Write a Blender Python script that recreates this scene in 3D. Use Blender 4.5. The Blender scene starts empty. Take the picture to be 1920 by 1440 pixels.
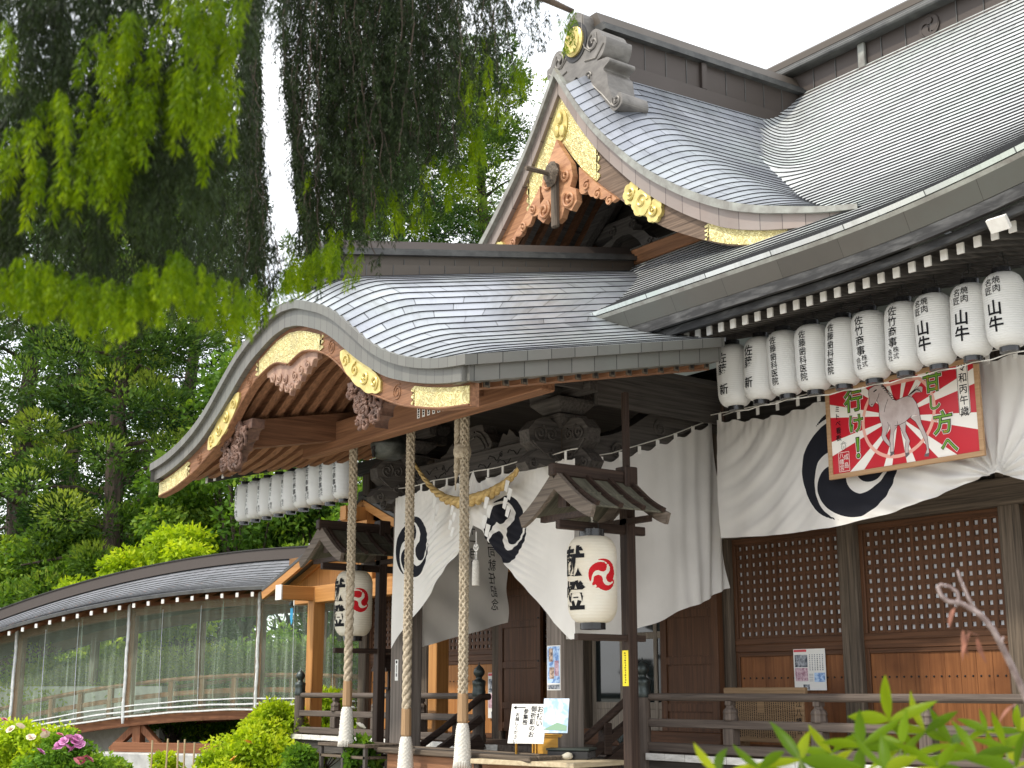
import bpy, math, random
import numpy as np
from mathutils import Vector, Matrix
from mathutils.geometry import tessellate_polygon

SC = bpy.context.scene
COL = SC.collection
R_ = math.radians
PI = math.pi

# ------------------------------------------------------------------ camera
CAM_LOC = np.array([13.25, -12.0, 1.65])
F_PX, YAW, PITCH = 2520.0, R_(53.712), R_(12.875)
cam = bpy.data.cameras.new('camera')
cam.sensor_width = 36.0
cam.lens = 36.0 * F_PX / 1920.0
cam.clip_start, cam.clip_end = 0.1, 2000.0
cam.dof.use_dof = True
cam.dof.focus_distance = 15.0
cam.dof.aperture_fstop = 5.6
cam_ob = bpy.data.objects.new('camera', cam)
COL.objects.link(cam_ob)
cam_ob.location = CAM_LOC
cam_ob.rotation_euler = (PI / 2 + PITCH, 0, YAW)
SC.camera = cam_ob

# ------------------------------------------------------------------ light
SUN_EL, SUN_AZ = R_(52.0), R_(-12.0)       # azimuth measured from -Y towards +X
sd = Vector((math.sin(SUN_AZ) * math.cos(SUN_EL), -math.cos(SUN_AZ) * math.cos(SUN_EL), math.sin(SUN_EL)))
sun = bpy.data.lights.new('sun', 'SUN')
sun.energy = 2.3
sun.angle = R_(2.5)
sun.color = (1.0, 0.93, 0.80)
sun_ob = bpy.data.objects.new('sun', sun)
COL.objects.link(sun_ob)
sun_ob.rotation_euler = sd.to_track_quat('Z', 'Y').to_euler()

world = bpy.data.worlds.new('World')
SC.world = world
world.use_nodes = True
wn, wl = world.node_tree.nodes, world.node_tree.links
wn.clear()
w_out = wn.new('ShaderNodeOutputWorld')
w_bg = wn.new('ShaderNodeBackground')
w_bg.inputs['Strength'].default_value = 0.15
sky = wn.new('ShaderNodeTexSky')
sky.sky_type = 'NISHITA'
sky.sun_disc = False
sky.sun_elevation = SUN_EL
sky.sun_rotation = math.atan2(sd.x, sd.y)
sky.air_density, sky.dust_density = 1.0, 1.5
tc = wn.new('ShaderNodeTexCoord')
mp = wn.new('ShaderNodeMapping')
mp.inputs['Scale'].default_value = (1.6, 1.6, 3.4)
mp.inputs['Location'].default_value = (0.75, 0.45, 0.1)
nz = wn.new('ShaderNodeTexNoise')
nz.inputs['Scale'].default_value = 1.7
nz.inputs['Detail'].default_value = 6
nz.inputs['Roughness'].default_value = 0.52
rp = wn.new('ShaderNodeValToRGB')
rp.color_ramp.elements[0].position = 0.38
rp.color_ramp.elements[0].color = (0.52, 0.52, 0.52, 1)
rp.color_ramp.elements[1].position = 0.55
mx = wn.new('ShaderNodeMix')
mx.data_type = 'RGBA'
mx.inputs['B'].default_value = (8.6, 8.75, 8.9, 1)
wl.new(tc.outputs['Generated'], mp.inputs['Vector'])
wl.new(mp.outputs['Vector'], nz.inputs['Vector'])
wl.new(nz.outputs['Fac'], rp.inputs['Fac'])
wl.new(rp.outputs['Color'], mx.inputs['Factor'])
wl.new(sky.outputs['Color'], mx.inputs['A'])
wl.new(mx.outputs['Result'], w_bg.inputs['Color'])
wl.new(w_bg.outputs['Background'], w_out.inputs['Surface'])

SC.view_settings.view_transform = 'Standard'
SC.view_settings.look = 'None'
SC.view_settings.exposure = 0.72
SC.view_settings.gamma = 1.0
SC.render.engine = 'CYCLES'
SC.cycles.max_bounces = 6
SC.cycles.transparent_max_bounces = 12
SC.cycles.use_denoising = True


# ------------------------------------------------------------------ helpers
def ray_dir(px, py):
    Fh = np.array([-math.sin(YAW), math.cos(YAW), 0]); Rr = np.array([math.cos(YAW), math.sin(YAW), 0])
    Z = np.array([0, 0, 1.0]); fw = Fh * math.cos(PITCH) + Z * math.sin(PITCH)
    up = -Fh * math.sin(PITCH) + Z * math.cos(PITCH)
    return Rr * (px - 960) + up * (720 - py) + fw * F_PX, Fh


def on_y(px, py, y):                      # survey: where the sight line of a measured point meets a plane
    r, _ = ray_dir(px, py)
    return CAM_LOC + r * (y - CAM_LOC[1]) / r[1]


def on_d(px, py, d):                      # survey: the point of that sight line at d metres ahead
    r, fh = ray_dir(px, py)
    return CAM_LOC + r * d / (r @ fh)


def interp(x, xs, ys):
    return np.interp(x, xs, ys)


class Spline:
    """natural-looking curve through points (Catmull-Rom), even in |x| if asked"""
    def __init__(self, pts, n=200):
        p = np.array(pts, float)
        xs, ys = p[:, 0], p[:, 1]
        m = np.gradient(ys, xs)
        q = np.linspace(xs[0], xs[-1], n)
        i = np.clip(np.searchsorted(xs, q) - 1, 0, len(xs) - 2)
        h = xs[i + 1] - xs[i]; t = (q - xs[i]) / h
        self.q = q
        self.v = ((2*t**3-3*t**2+1)*ys[i] + (t**3-2*t**2+t)*h*m[i] + (-2*t**3+3*t**2)*ys[i+1] + (t**3-t**2)*h*m[i+1])

    def __call__(self, x):
        return np.interp(x, self.q, self.v)


class MB:
    """collects shapes and links them as ONE mesh object"""
    def __init__(self):
        self.v, self.f, self.m, self.uv = [], [], [], []
        self.has_uv = False
        self.attr = None

    def add(self, vs, fs, mi=0, uvs=None):
        o = len(self.v)
        self.v.extend([tuple(map(float, p)) for p in vs])
        for k, f in enumerate(fs):
            self.f.append([i + o for i in f]); self.m.append(mi)
            if uvs is not None:
                self.uv.append(uvs[k]); self.has_uv = True
            else:
                self.uv.append([(0, 0)] * len(f))
        return o

    def box(self, a, b, mi=0, bev=0.0):
        x0, y0, z0 = [min(p, q) for p, q in zip(a, b)]; x1, y1, z1 = [max(p, q) for p, q in zip(a, b)]
        e = min(bev, (x1-x0)*.3, (y1-y0)*.3, (z1-z0)*.3)
        if e <= 0:
            vs = [(x0,y0,z0),(x1,y0,z0),(x1,y1,z0),(x0,y1,z0),(x0,y0,z1),(x1,y0,z1),(x1,y1,z1),(x0,y1,z1)]
            fs = [(0,3,2,1),(4,5,6,7),(0,1,5,4),(1,2,6,5),(2,3,7,6),(3,0,4,7)]
            self.add(vs, fs, mi); return
        vs = []; idx = {}
        for sx in (0, 1):
            for sy in (0, 1):
                for sz in (0, 1):
                    X = (x0, x1)[sx]; Y = (y0, y1)[sy]; Z = (z0, z1)[sz]
                    dx, dy, dz = e*(1-2*sx), e*(1-2*sy), e*(1-2*sz)
                    idx[sx,sy,sz] = len(vs)
                    vs += [(X, Y+dy, Z+dz), (X+dx, Y, Z+dz), (X+dx, Y+dy, Z)]
        fs = []
        I = lambda s, k: idx[s] + k
        for s in (0, 1):
            q = [(s,0,0),(s,1,0),(s,1,1),(s,0,1)]; fs.append([I(c,0) for c in (q if s else q[::-1])])
            q = [(0,s,0),(1,s,0),(1,s,1),(0,s,1)]; fs.append([I(c,1) for c in (q[::-1] if s else q)])
            q = [(0,0,s),(1,0,s),(1,1,s),(0,1,s)]; fs.append([I(c,2) for c in (q if s else q[::-1])])
        for a_, b_ in ((0,0),(0,1),(1,0),(1,1)):
            fs.append([I((a_,b_,0),0),I((a_,b_,1),0),I((a_,b_,1),1),I((a_,b_,0),1)])
            fs.append([I((a_,0,b_),0),I((a_,1,b_),0),I((a_,1,b_),2),I((a_,0,b_),2)])
            fs.append([I((0,a_,b_),1),I((1,a_,b_),1),I((1,a_,b_),2),I((0,a_,b_),2)])
        for c in idx: fs.append([I(c,0),I(c,1),I(c,2)])
        self.add(vs, fs, mi)

    def obox(self, c, half, M, mi=0):
        """box turned by the 3x3 rows M (its local axes)"""
        c = np.array(c, float); M = np.array(M, float)
        vs = []
        for sz in (-1, 1):
            for sx, sy in ((-1,-1),(1,-1),(1,1),(-1,1)):
                vs.append(c + M[0]*half[0]*sx + M[1]*half[1]*sy + M[2]*half[2]*sz)
        self.add(vs, [(0,3,2,1),(4,5,6,7),(0,1,5,4),(1,2,6,5),(2,3,7,6),(3,0,4,7)], mi)

    def beam(self, p, q, w, h, mi=0, up=(0, 0, 1)):
        p = np.array(p, float); q = np.array(q, float); d = q - p; L = np.linalg.norm(d); d /= L
        s = np.cross(d, up); s /= np.linalg.norm(s); u = np.cross(s, d)
        self.obox((p+q)/2, (L/2, w/2, h/2), (d, s, u), mi)

    def sweep(self, pts, section, mi=0, up=(0, 0, 1), scale=None, caps=True):
        """section: 2-D outline (side, up) swept along pts"""
        P = np.array(pts, float); n = len(P); k = len(section)
        T = np.gradient(P, axis=0); T /= np.linalg.norm(T, axis=1)[:, None]
        vs = []
        for i in range(n):
            s = np.cross(T[i], up)
            if np.linalg.norm(s) < 1e-6: s = np.array([1., 0, 0])
            s /= np.linalg.norm(s); u = np.cross(s, T[i])
            sc = 1 if scale is None else scale[i]
            for a, b in section: vs.append(P[i] + s*a*sc + u*b*sc)
        fs = []
        for i in range(n-1):
            for j in range(k):
                j2 = (j+1) % k
                fs.append((i*k+j, i*k+j2, (i+1)*k+j2, (i+1)*k+j))
        if caps:
            fs.append(tuple(range(k))[::-1]); fs.append(tuple(range((n-1)*k, n*k)))
        self.add(vs, fs, mi)

    def tube(self, pts, r, n=8, mi=0, caps=True):
        P = np.array(pts, float)
        r = np.full(len(P), r) if np.isscalar(r) else np.array(r)
        T = np.gradient(P, axis=0); T /= np.linalg.norm(T, axis=1)[:, None] + 1e-12
        ref = np.array([0, 0, 1.0])
        if abs(T[0] @ ref) > .9: ref = np.array([1.0, 0, 0])
        s = np.cross(T[0], ref); s /= np.linalg.norm(s)
        vs = []
        for i in range(len(P)):
            s = s - T[i]*(s @ T[i]); s /= np.linalg.norm(s) + 1e-12; u = np.cross(T[i], s)
            for j in range(n):
                a = 2*PI*j/n; vs.append(P[i] + r[i]*(s*math.cos(a) + u*math.sin(a)))
        fs = [(i*n+j, i*n+(j+1) % n, (i+1)*n+(j+1) % n, (i+1)*n+j) for i in range(len(P)-1) for j in range(n)]
        if caps:
            fs.append(tuple(range(n))[::-1]); fs.append(tuple(range((len(P)-1)*n, len(P)*n)))
        self.add(vs, fs, mi)

    def lathe(self, prof, c, n=24, mi=0, caps=True):
        c = np.array(c, float); k = len(prof); vs = []
        for r, z in prof:
            for j in range(n):
                a = 2*PI*j/n; vs.append(c + np.array([r*math.cos(a), r*math.sin(a), z]))
        fs = [(i*n+j, i*n+(j+1) % n, (i+1)*n+(j+1) % n, (i+1)*n+j) for i in range(k-1) for j in range(n)]
        if caps:
            fs.append(tuple(range(n))[::-1]); fs.append(tuple(range((k-1)*n, k*n)))
        self.add(vs, fs, mi)

    def prism(self, poly, O, A, B, N, depth, mi=0, front_only=False, bev=0.0):
        """2-D outline laid on plane O + a A + b B, thickness depth along N (front at O)"""
        O, A, B, N = [np.array(t, float) for t in (O, A, B, N)]
        k = len(poly)
        tri = tessellate_polygon([[Vector((p[0], p[1], 0)) for p in poly]])
        fr = [O + A*p[0] + B*p[1] for p in poly]
        area = sum(poly[i][0]*poly[(i+1) % k][1] - poly[(i+1) % k][0]*poly[i][1] for i in range(k))
        same = (np.cross(A, B) @ N) * area < 0           # front must face -N
        fix = []
        for t in tri:
            a2 = ((poly[t[1]][0]-poly[t[0]][0])*(poly[t[2]][1]-poly[t[0]][1]) - (poly[t[2]][0]-poly[t[0]][0])*(poly[t[1]][1]-poly[t[0]][1]))
            ccw = (np.cross(A, B) @ N) * a2 < 0
            fix.append(tuple(t) if ccw else tuple(t)[::-1])
        if front_only:
            self.add(fr, fix, mi); return
        bk = [p + N*depth for p in fr]
        fs = list(fix) + [tuple(i + k for i in t[::-1]) for t in fix]
        for i in range(k):
            j = (i+1) % k
            fs.append((i, i+k, j+k, j) if same else (j, j+k, i+k, i))
        self.add(fr + bk, fs, mi)

    def grid(self, S, nu, nv, mi=0, flip=False, uv=None):
        """S(u,v) -> point, u and v numpy arrays"""
        U, V = np.meshgrid(np.linspace(0, 1, nu+1), np.linspace(0, 1, nv+1))
        P = S(U.ravel(), V.ravel())
        w = nu+1; fs = []
        for j in range(nv):
            for i in range(nu):
                f = (j*w+i, j*w+i+1, (j+1)*w+i+1, (j+1)*w+i)
                fs.append(f[::-1] if flip else f)
        uvs = None
        if uv is not None:
            q = np.stack([U.ravel()*uv[0], V.ravel()*uv[1]], 1)
            uvs = [[tuple(q[i]) for i in f] for f in fs]
        return self.add(P, fs, mi, uvs)

    def build(self, name, mats, parent=None, smooth=False, angle=None):
        me = bpy.data.meshes.new(name)
        me.from_pydata(self.v, [], self.f)
        for m in (mats if isinstance(mats, (list, tuple)) else [mats]): me.materials.append(m)
        me.polygons.foreach_set('material_index', self.m)
        if self.has_uv:
            L = me.uv_layers.new(name='UVMap')
            L.data.foreach_set('uv', np.array([c for f in self.uv for c in f], dtype=np.float32).ravel())
        if smooth or angle:
            me.polygons.foreach_set('use_smooth', [True]*len(self.f))
            if angle: me.set_sharp_from_angle(angle=R_(angle))
        if self.attr:
            for an, av in self.attr.items():
                at = me.attributes.new(an, 'FLOAT', 'POINT'); at.data.foreach_set('value', np.asarray(av, np.float32))
        me.update()
        o = bpy.data.objects.new(name, me)
        COL.objects.link(o)
        if parent is not None: o.parent = parent
        return o


def tag(o, label=None, cat=None, group=None, kind=None):
    if label: o['label'] = label
    if cat: o['category'] = cat
    if group: o['group'] = group
    if kind: o['kind'] = kind
    return o


def thing(name, label, cat, loc=(0, 0, 0), rz=0.0, group=None):
    o = bpy.data.objects.new(name, None)
    COL.objects.link(o)
    o.location = loc; o.rotation_euler = (0, 0, rz)
    o.empty_display_size = 0.2
    return tag(o, label, cat, group)


def copy_tree(o, parent=None):
    c = o.copy(); COL.objects.link(c)
    if parent is not None: c.parent = parent
    for ch in list(o.children): copy_tree(ch, c)
    return c


# ------------------------------------------------------------------ 2-D shapes
def spiral(c, r, turns=1.6, a0=0.0, sgn=1, n=28, k=0.12):
    return [(c[0] + r*(1-(1-k)*t)*math.cos(a0+sgn*turns*2*PI*t), c[1] + r*(1-(1-k)*t)*math.sin(a0+sgn*turns*2*PI*t)) for t in np.linspace(0, 1, n)]


def scallop(p, q, n, h, m=5):
    """row of n bumps from p to q, bulging to the right of p->q by h"""
    p = np.array(p, float); q = np.array(q, float); d = (q-p)/n; nr = np.array([d[1], -d[0]]); nr /= np.linalg.norm(nr)
    out = []
    for i in range(n):
        for t in range(m):
            s = t/m; out.append(tuple(p + d*(i+s) + nr*h*math.sin(PI*s)))
    return out


def tomoe_discs(R=1.0, sgn=1, a0=PI/2):
    """three comma shapes as rows of discs (x, y, r)"""
    out = []
    for k in range(3):
        b = a0 + k*2*PI/3
        for t in np.linspace(0, 1, 70):
            w = 0.325*(1-t)**1.05
            rad = min(0.47 + .9*t, 1.0 - w)
            a = b + sgn*t*R_(165)
            out.append((R*rad*math.cos(a), R*rad*math.sin(a), R*max(w, .005)))
    return np.array(out)


def tomoe_sdf(X, Y, cx, cy, R, sgn=1, a0=PI/2):
    d = np.full(X.shape, 9.0)
    for x, y, r in tomoe_discs(R, sgn, a0):
        d = np.minimum(d, np.hypot(X-cx-x, Y-cy-y) - r)
    return d


# ------------------------------------------------------------------ lettering
_gl = {}


def glyph(ch, bold=0.0):
    """triangles of one character, em = 1, centred on its em box"""
    key = (ch, bold)
    if key in _gl: return _gl[key]
    cu = bpy.data.curves.new('t', 'FONT'); cu.body = ch; cu.size = 1.0; cu.resolution_u = 3
    cu.offset = bold; cu.align_x = 'LEFT'
    ob = bpy.data.objects.new('t', cu); COL.objects.link(ob)
    bpy.context.view_layer.update()
    me = ob.evaluated_get(bpy.context.evaluated_depsgraph_get()).to_mesh()
    me.calc_loop_triangles()
    v = np.array([p.co[:2] for p in me.vertices]) if len(me.vertices) else np.zeros((0, 2))
    t = [tuple(x.vertices) for x in me.loop_triangles]
    ob.to_mesh_clear(); bpy.data.objects.remove(ob); bpy.data.curves.remove(cu)
    if len(v):
        mn, mxx = v.min(0), v.max(0)
        if max(mxx - mn) > .5 or ord(ch) > 0x2fff: v = v - np.array([0.5*(mn[0]+mxx[0]), 0.36])
        else: v = v - np.array([0.5*(mn[0]+mxx[0]), 0.36])
    _gl[key] = (v, t)
    return _gl[key]


def text2d(s, size, pos=(0, 0), vertical=True, bold=0.0, pitch=1.0, maxlen=None, mirror=False, sx=1.0):
    """triangles for a string: vertical strings run down from pos (top centre)"""
    V, T = [], []
    x, y = pos
    for i, ch in enumerate(s):
        if ch != ' ':
            g, t = glyph(ch, bold)
            if vertical:
                if ch == 'ー': g = g[:, ::-1] * np.array([1, -1])
                q = g*size*np.array([sx, 1]) + np.array([x, y - size*pitch*(i+.5)])
            else: q = g*size*np.array([sx, 1]) + np.array([x + size*pitch*(i+.5), y])
            o = len(V)
            V.extend(map(tuple, q)); T.extend([tuple(k + o for k in a) for a in t])
    if maxlen:
        V, T = split_tris(V, T, maxlen)
    if mirror: V = [(2*pos[0]-a, b) for a, b in V]
    return V, T


def split_tris(V, T, L):
    V = list(V); out = []; st = list(T); cache = {}
    while st:
        a, b, c = st.pop()
        e = [(math.dist(V[a], V[b]), a, b, c), (math.dist(V[b], V[c]), b, c, a), (math.dist(V[c], V[a]), c, a, b)]
        m = max(e)
        if m[0] <= L: out.append((a, b, c)); continue
        _, p, q, r = m; k = (min(p, q), max(p, q))
        if k not in cache:
            cache[k] = len(V); V.append(((V[p][0]+V[q][0])/2, (V[p][1]+V[q][1])/2))
        n = cache[k]; st += [(p, n, r), (n, q, r)]
    return V, out


def put_text(mb, VT, f, mi=0):
    """place 2-D triangles through f(x, y) -> point"""
    V, T = VT
    if len(V): mb.add([f(a, b) for a, b in V], T, mi)


def plane_map(O, A, B, N=None, off=0.0):
    O, A, B = [np.array(t, float) for t in (O, A, B)]
    if N is not None: O = O - np.array(N, float)*off
    return lambda x, y: O + A*x + B*y


# ------------------------------------------------------------------ materials
def new_mat(name):
    m = bpy.data.materials.new(name); m.use_nodes = True
    n, l = m.node_tree.nodes, m.node_tree.links
    return m, n, l, n['Principled BSDF']


def ramp(n, cols):
    r = n.new('ShaderNodeValToRGB'); e = r.color_ramp.elements
    while len(e) < len(cols): e.new(0.5)
    for i, (p, c) in enumerate(cols): e[i].position = p; e[i].color = (*c, 1)
    return r


def surf(name, c1, c2, rough=.6, metal=0.0, scale=(6, 6, 6), detail=6, bump=.15, dist=.01, p=(.35, .68), spec=None, c3=None, big=None):
    """two-tone noise surface; scale is per axis in object space, so a low value draws the grain out along that axis"""
    m, n, l, b = new_mat(name)
    t = n.new('ShaderNodeTexCoord'); mp_ = n.new('ShaderNodeMapping'); mp_.inputs['Scale'].default_value = scale
    z = n.new('ShaderNodeTexNoise'); z.inputs['Scale'].default_value = 1; z.inputs['Detail'].default_value = detail
    z.inputs['Roughness'].default_value = .62; z.inputs['Distortion'].default_value = .35
    l.new(t.outputs['Object'], mp_.inputs['Vector']); l.new(mp_.outputs['Vector'], z.inputs['Vector'])
    r = ramp(n, [(p[0], c1), (p[1], c2)])
    l.new(z.outputs['Fac'], r.inputs['Fac'])
    out = r.outputs['Color']
    if c3 is not None:
        z2 = n.new('ShaderNodeTexNoise'); z2.inputs['Scale'].default_value = big or 1.3; z2.inputs['Detail'].default_value = 5
        l.new(t.outputs['Object'], z2.inputs['Vector'])
        r2 = ramp(n, [(.48, (0, 0, 0)), (.68, (1, 1, 1))]); l.new(z2.outputs['Fac'], r2.inputs['Fac'])
        mm = n.new('ShaderNodeMix'); mm.data_type = 'RGBA'; mm.inputs['B'].default_value = (*c3, 1)
        l.new(r2.outputs['Color'], mm.inputs['Factor']); l.new(out, mm.inputs['A']); out = mm.outputs['Result']
    l.new(out, b.inputs['Base Color'])
    b.inputs['Roughness'].default_value = rough; b.inputs['Metallic'].default_value = metal
    if spec is not None: b.inputs['Specular IOR Level'].default_value = spec
    if bump:
        u = n.new('ShaderNodeBump'); u.inputs['Strength'].default_value = bump; u.inputs['Distance'].default_value = dist
        l.new(z.outputs['Fac'], u.inputs['Height']); l.new(u.outputs['Normal'], b.inputs['Normal'])
    return m


def wood(name, c1, c2, axis, rough=.62, k=1.0, bump=.35, c3=None):
    s = {'x': (1.1*k, 34*k, 34*k), 'y': (34*k, 1.1*k, 34*k), 'z': (34*k, 34*k, 1.1*k)}[axis]
    return surf(name, c1, c2, rough, 0, s, 7, bump, .006, (.3, .72), spec=.22, c3=c3, big=1.1)


def sheet(name, c1, c2, c3, L, rough, metal, seam=.012, dark=.25, stagger=True):
    """sheet metal laid in courses: UV u = metres, v = course number"""
    m, n, l, b = new_mat(name)

    def M(op, a, c=None):
        k = n.new('ShaderNodeMath'); k.operation = op
        for i, q in enumerate((a, c)):
            if q is None: continue
            if isinstance(q, (int, float)): k.inputs[i].default_value = q
            else: l.new(q, k.inputs[i])
        return k.outputs[0]
    uv = n.new('ShaderNodeUVMap'); sp = n.new('ShaderNodeSeparateXYZ'); l.new(uv.outputs['UV'], sp.inputs[0])
    row = M('FLOOR', sp.outputs['Y'])
    off = M('MULTIPLY', M('MODULO', row, 2), .5) if stagger else M('MULTIPLY', row, 0.0)
    wn1 = n.new('ShaderNodeTexWhiteNoise'); wn1.noise_dimensions = '1D'; l.new(row, wn1.inputs['W'])
    uu = M('ADD', M('ADD', M('DIVIDE', sp.outputs['X'], L), off), M('MULTIPLY', wn1.outputs['Value'], .18 if stagger else 0))
    fr = M('FRACT', uu)
    sm = M('LESS_THAN', fr, seam/L)
    idn = M('ADD', M('FLOOR', uu), M('MULTIPLY', row, 37.0))
    wn2 = n.new('ShaderNodeTexWhiteNoise'); wn2.noise_dimensions = '1D'; l.new(idn, wn2.inputs['W'])
    t = n.new('ShaderNodeTexCoord')
    z = n.new('ShaderNodeTexNoise'); z.inputs['Scale'].default_value = 1.6; z.inputs['Detail'].default_value = 7; z.inputs['Roughness'].default_value = .6
    l.new(t.outputs['Object'], z.inputs['Vector'])
    f = M('ADD', M('MULTIPLY', wn2.outputs['Value'], .45), M('MULTIPLY', z.outputs['Fac'], .75))
    r = ramp(n, [(.25, c1), (.85, c2)]); l.new(f, r.inputs['Fac'])
    z2 = n.new('ShaderNodeTexNoise'); z2.inputs['Scale'].default_value = .55; z2.inputs['Detail'].default_value = 8; z2.inputs['Roughness'].default_value = .68
    mp2 = n.new('ShaderNodeMapping'); mp2.inputs['Location'].default_value = (3, 7, 1)
    l.new(t.outputs['Object'], mp2.inputs['Vector']); l.new(mp2.outputs['Vector'], z2.inputs['Vector'])
    r2 = ramp(n, [(.46, (0, 0, 0)), (.66, (1, 1, 1))]); l.new(z2.outputs['Fac'], r2.inputs['Fac'])
    mx1 = n.new('ShaderNodeMix'); mx1.data_type = 'RGBA'; mx1.inputs['B'].default_value = (*c3, 1)
    l.new(M('MULTIPLY', r2.outputs['Color'], .8), mx1.inputs['Factor']); l.new(r.outputs['Color'], mx1.inputs['A'])
    mx2 = n.new('ShaderNodeMix'); mx2.data_type = 'RGBA'; mx2.inputs['B'].default_value = (c1[0]*dark, c1[1]*dark, c1[2]*dark, 1)
    l.new(sm, mx2.inputs['Factor']); l.new(mx1.outputs['Result'], mx2.inputs['A'])
    if stagger:
        cb = n.new('ShaderNodeCombineXYZ'); l.new(M('MULTIPLY', sp.outputs['X'], 5.0), cb.inputs['X']); l.new(M('MULTIPLY', sp.outputs['Y'], .10), cb.inputs['Y'])
        z4 = n.new('ShaderNodeTexNoise'); z4.inputs['Scale'].default_value = 1; z4.inputs['Detail'].default_value = 6; z4.inputs['Roughness'].default_value = .7; l.new(cb.outputs[0], z4.inputs['Vector'])
        r4 = ramp(n, [(.50, (1, 1, 1)), (.78, (.58, .57, .54))]); l.new(z4.outputs['Fac'], r4.inputs['Fac'])
        m4 = n.new('ShaderNodeMix'); m4.data_type = 'RGBA'; m4.blend_type = 'MULTIPLY'; m4.inputs['Factor'].default_value = 1
        l.new(mx2.outputs['Result'], m4.inputs['A']); l.new(r4.outputs['Color'], m4.inputs['B']); mx2 = m4
    l.new(mx2.outputs['Result'], b.inputs['Base Color'])
    b.inputs['Metallic'].default_value = metal
    l.new(M('ADD', M('MULTIPLY', z.outputs['Fac'], .22), rough-.11), b.inputs['Roughness'])
    bp = n.new('ShaderNodeBump'); bp.inputs['Strength'].default_value = .25; bp.inputs['Distance'].default_value = .012
    l.new(M('SUBTRACT', M('ADD', M('MULTIPLY', wn2.outputs['Value'], .35), M('MULTIPLY', z.outputs['Fac'], .5)), M('MULTIPLY', sm, .8)), bp.inputs['Height'])
    l.new(bp.outputs['Normal'], b.inputs['Normal'])
    return m


def plain(name, c, rough=.6, metal=0.0, spec=None, emit=None):
    m, n, l, b = new_mat(name)
    b.inputs['Base Color'].default_value = (*c, 1); b.inputs['Roughness'].default_value = rough; b.inputs['Metallic'].default_value = metal
    if spec is not None: b.inputs['Specular IOR Level'].default_value = spec
    return m


def ink_mat(name, base, ink, rough=.8, transl=.0, wrinkle=.25, wscale=14, base2=None):
    """cloth or paper with a mark printed where the vertex attribute 'ink' (a signed distance) is below zero"""
    m, n, l, b = new_mat(name)
    at = n.new('ShaderNodeAttribute'); at.attribute_name = 'ink'
    c = n.new('ShaderNodeMath'); c.operation = 'LESS_THAN'; c.inputs[1].default_value = 0.0
    l.new(at.outputs['Fac'], c.inputs[0])
    t = n.new('ShaderNodeTexCoord'); z = n.new('ShaderNodeTexNoise'); z.inputs['Scale'].default_value = 2.0; z.inputs['Detail'].default_value = 6
    l.new(t.outputs['Object'], z.inputs['Vector'])
    r = ramp(n, [(.35, base2 or tuple(k*.9 for k in base)), (.65, base)]); l.new(z.outputs['Fac'], r.inputs['Fac'])
    mm = n.new('ShaderNodeMix'); mm.data_type = 'RGBA'; mm.inputs['B'].default_value = (*ink, 1)
    l.new(c.outputs[0], mm.inputs['Factor']); l.new(r.outputs['Color'], mm.inputs['A'])
    l.new(mm.outputs['Result'], b.inputs['Base Color'])
    b.inputs['Roughness'].default_value = rough; b.inputs['Specular IOR Level'].default_value = .2
    if wrinkle:
        z2 = n.new('ShaderNodeTexNoise'); z2.inputs['Scale'].default_value = wscale; z2.inputs['Detail'].default_value = 4
        mp_ = n.new('ShaderNodeMapping'); mp_.inputs['Scale'].default_value = (1, 1, .35)
        l.new(t.outputs['Object'], mp_.inputs['Vector']); l.new(mp_.outputs['Vector'], z2.inputs['Vector'])
        bp = n.new('ShaderNodeBump'); bp.inputs['Strength'].default_value = wrinkle; bp.inputs['Distance'].default_value = .02
        l.new(z2.outputs['Fac'], bp.inputs['Height']); l.new(bp.outputs['Normal'], b.inputs['Normal'])
    if transl:
        tr = n.new('ShaderNodeBsdfTranslucent'); l.new(mm.outputs['Result'], tr.inputs['Color'])
        ms = n.new('ShaderNodeMixShader'); ms.inputs[0].default_value = transl
        l.new(b.outputs[0], ms.inputs[1]); l.new(tr.outputs[0], ms.inputs[2])
        l.new(ms.outputs[0], n['Material Output'].inputs['Surface'])
    return m


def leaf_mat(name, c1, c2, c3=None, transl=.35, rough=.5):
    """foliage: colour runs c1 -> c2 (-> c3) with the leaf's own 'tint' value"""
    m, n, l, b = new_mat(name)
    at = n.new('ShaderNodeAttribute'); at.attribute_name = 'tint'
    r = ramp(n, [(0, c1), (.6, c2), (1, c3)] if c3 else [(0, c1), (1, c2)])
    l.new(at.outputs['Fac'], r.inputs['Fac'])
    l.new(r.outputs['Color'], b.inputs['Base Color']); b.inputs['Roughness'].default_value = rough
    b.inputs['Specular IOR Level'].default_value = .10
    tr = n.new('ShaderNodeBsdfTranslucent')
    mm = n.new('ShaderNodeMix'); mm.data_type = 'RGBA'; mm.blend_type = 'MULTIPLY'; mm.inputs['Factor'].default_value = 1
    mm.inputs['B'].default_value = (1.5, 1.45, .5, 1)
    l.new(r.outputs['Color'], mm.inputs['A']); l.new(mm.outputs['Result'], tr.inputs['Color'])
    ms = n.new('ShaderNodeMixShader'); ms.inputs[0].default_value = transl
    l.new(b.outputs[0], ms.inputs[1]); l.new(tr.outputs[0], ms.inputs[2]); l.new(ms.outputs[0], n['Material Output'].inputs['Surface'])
    return m


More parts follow.
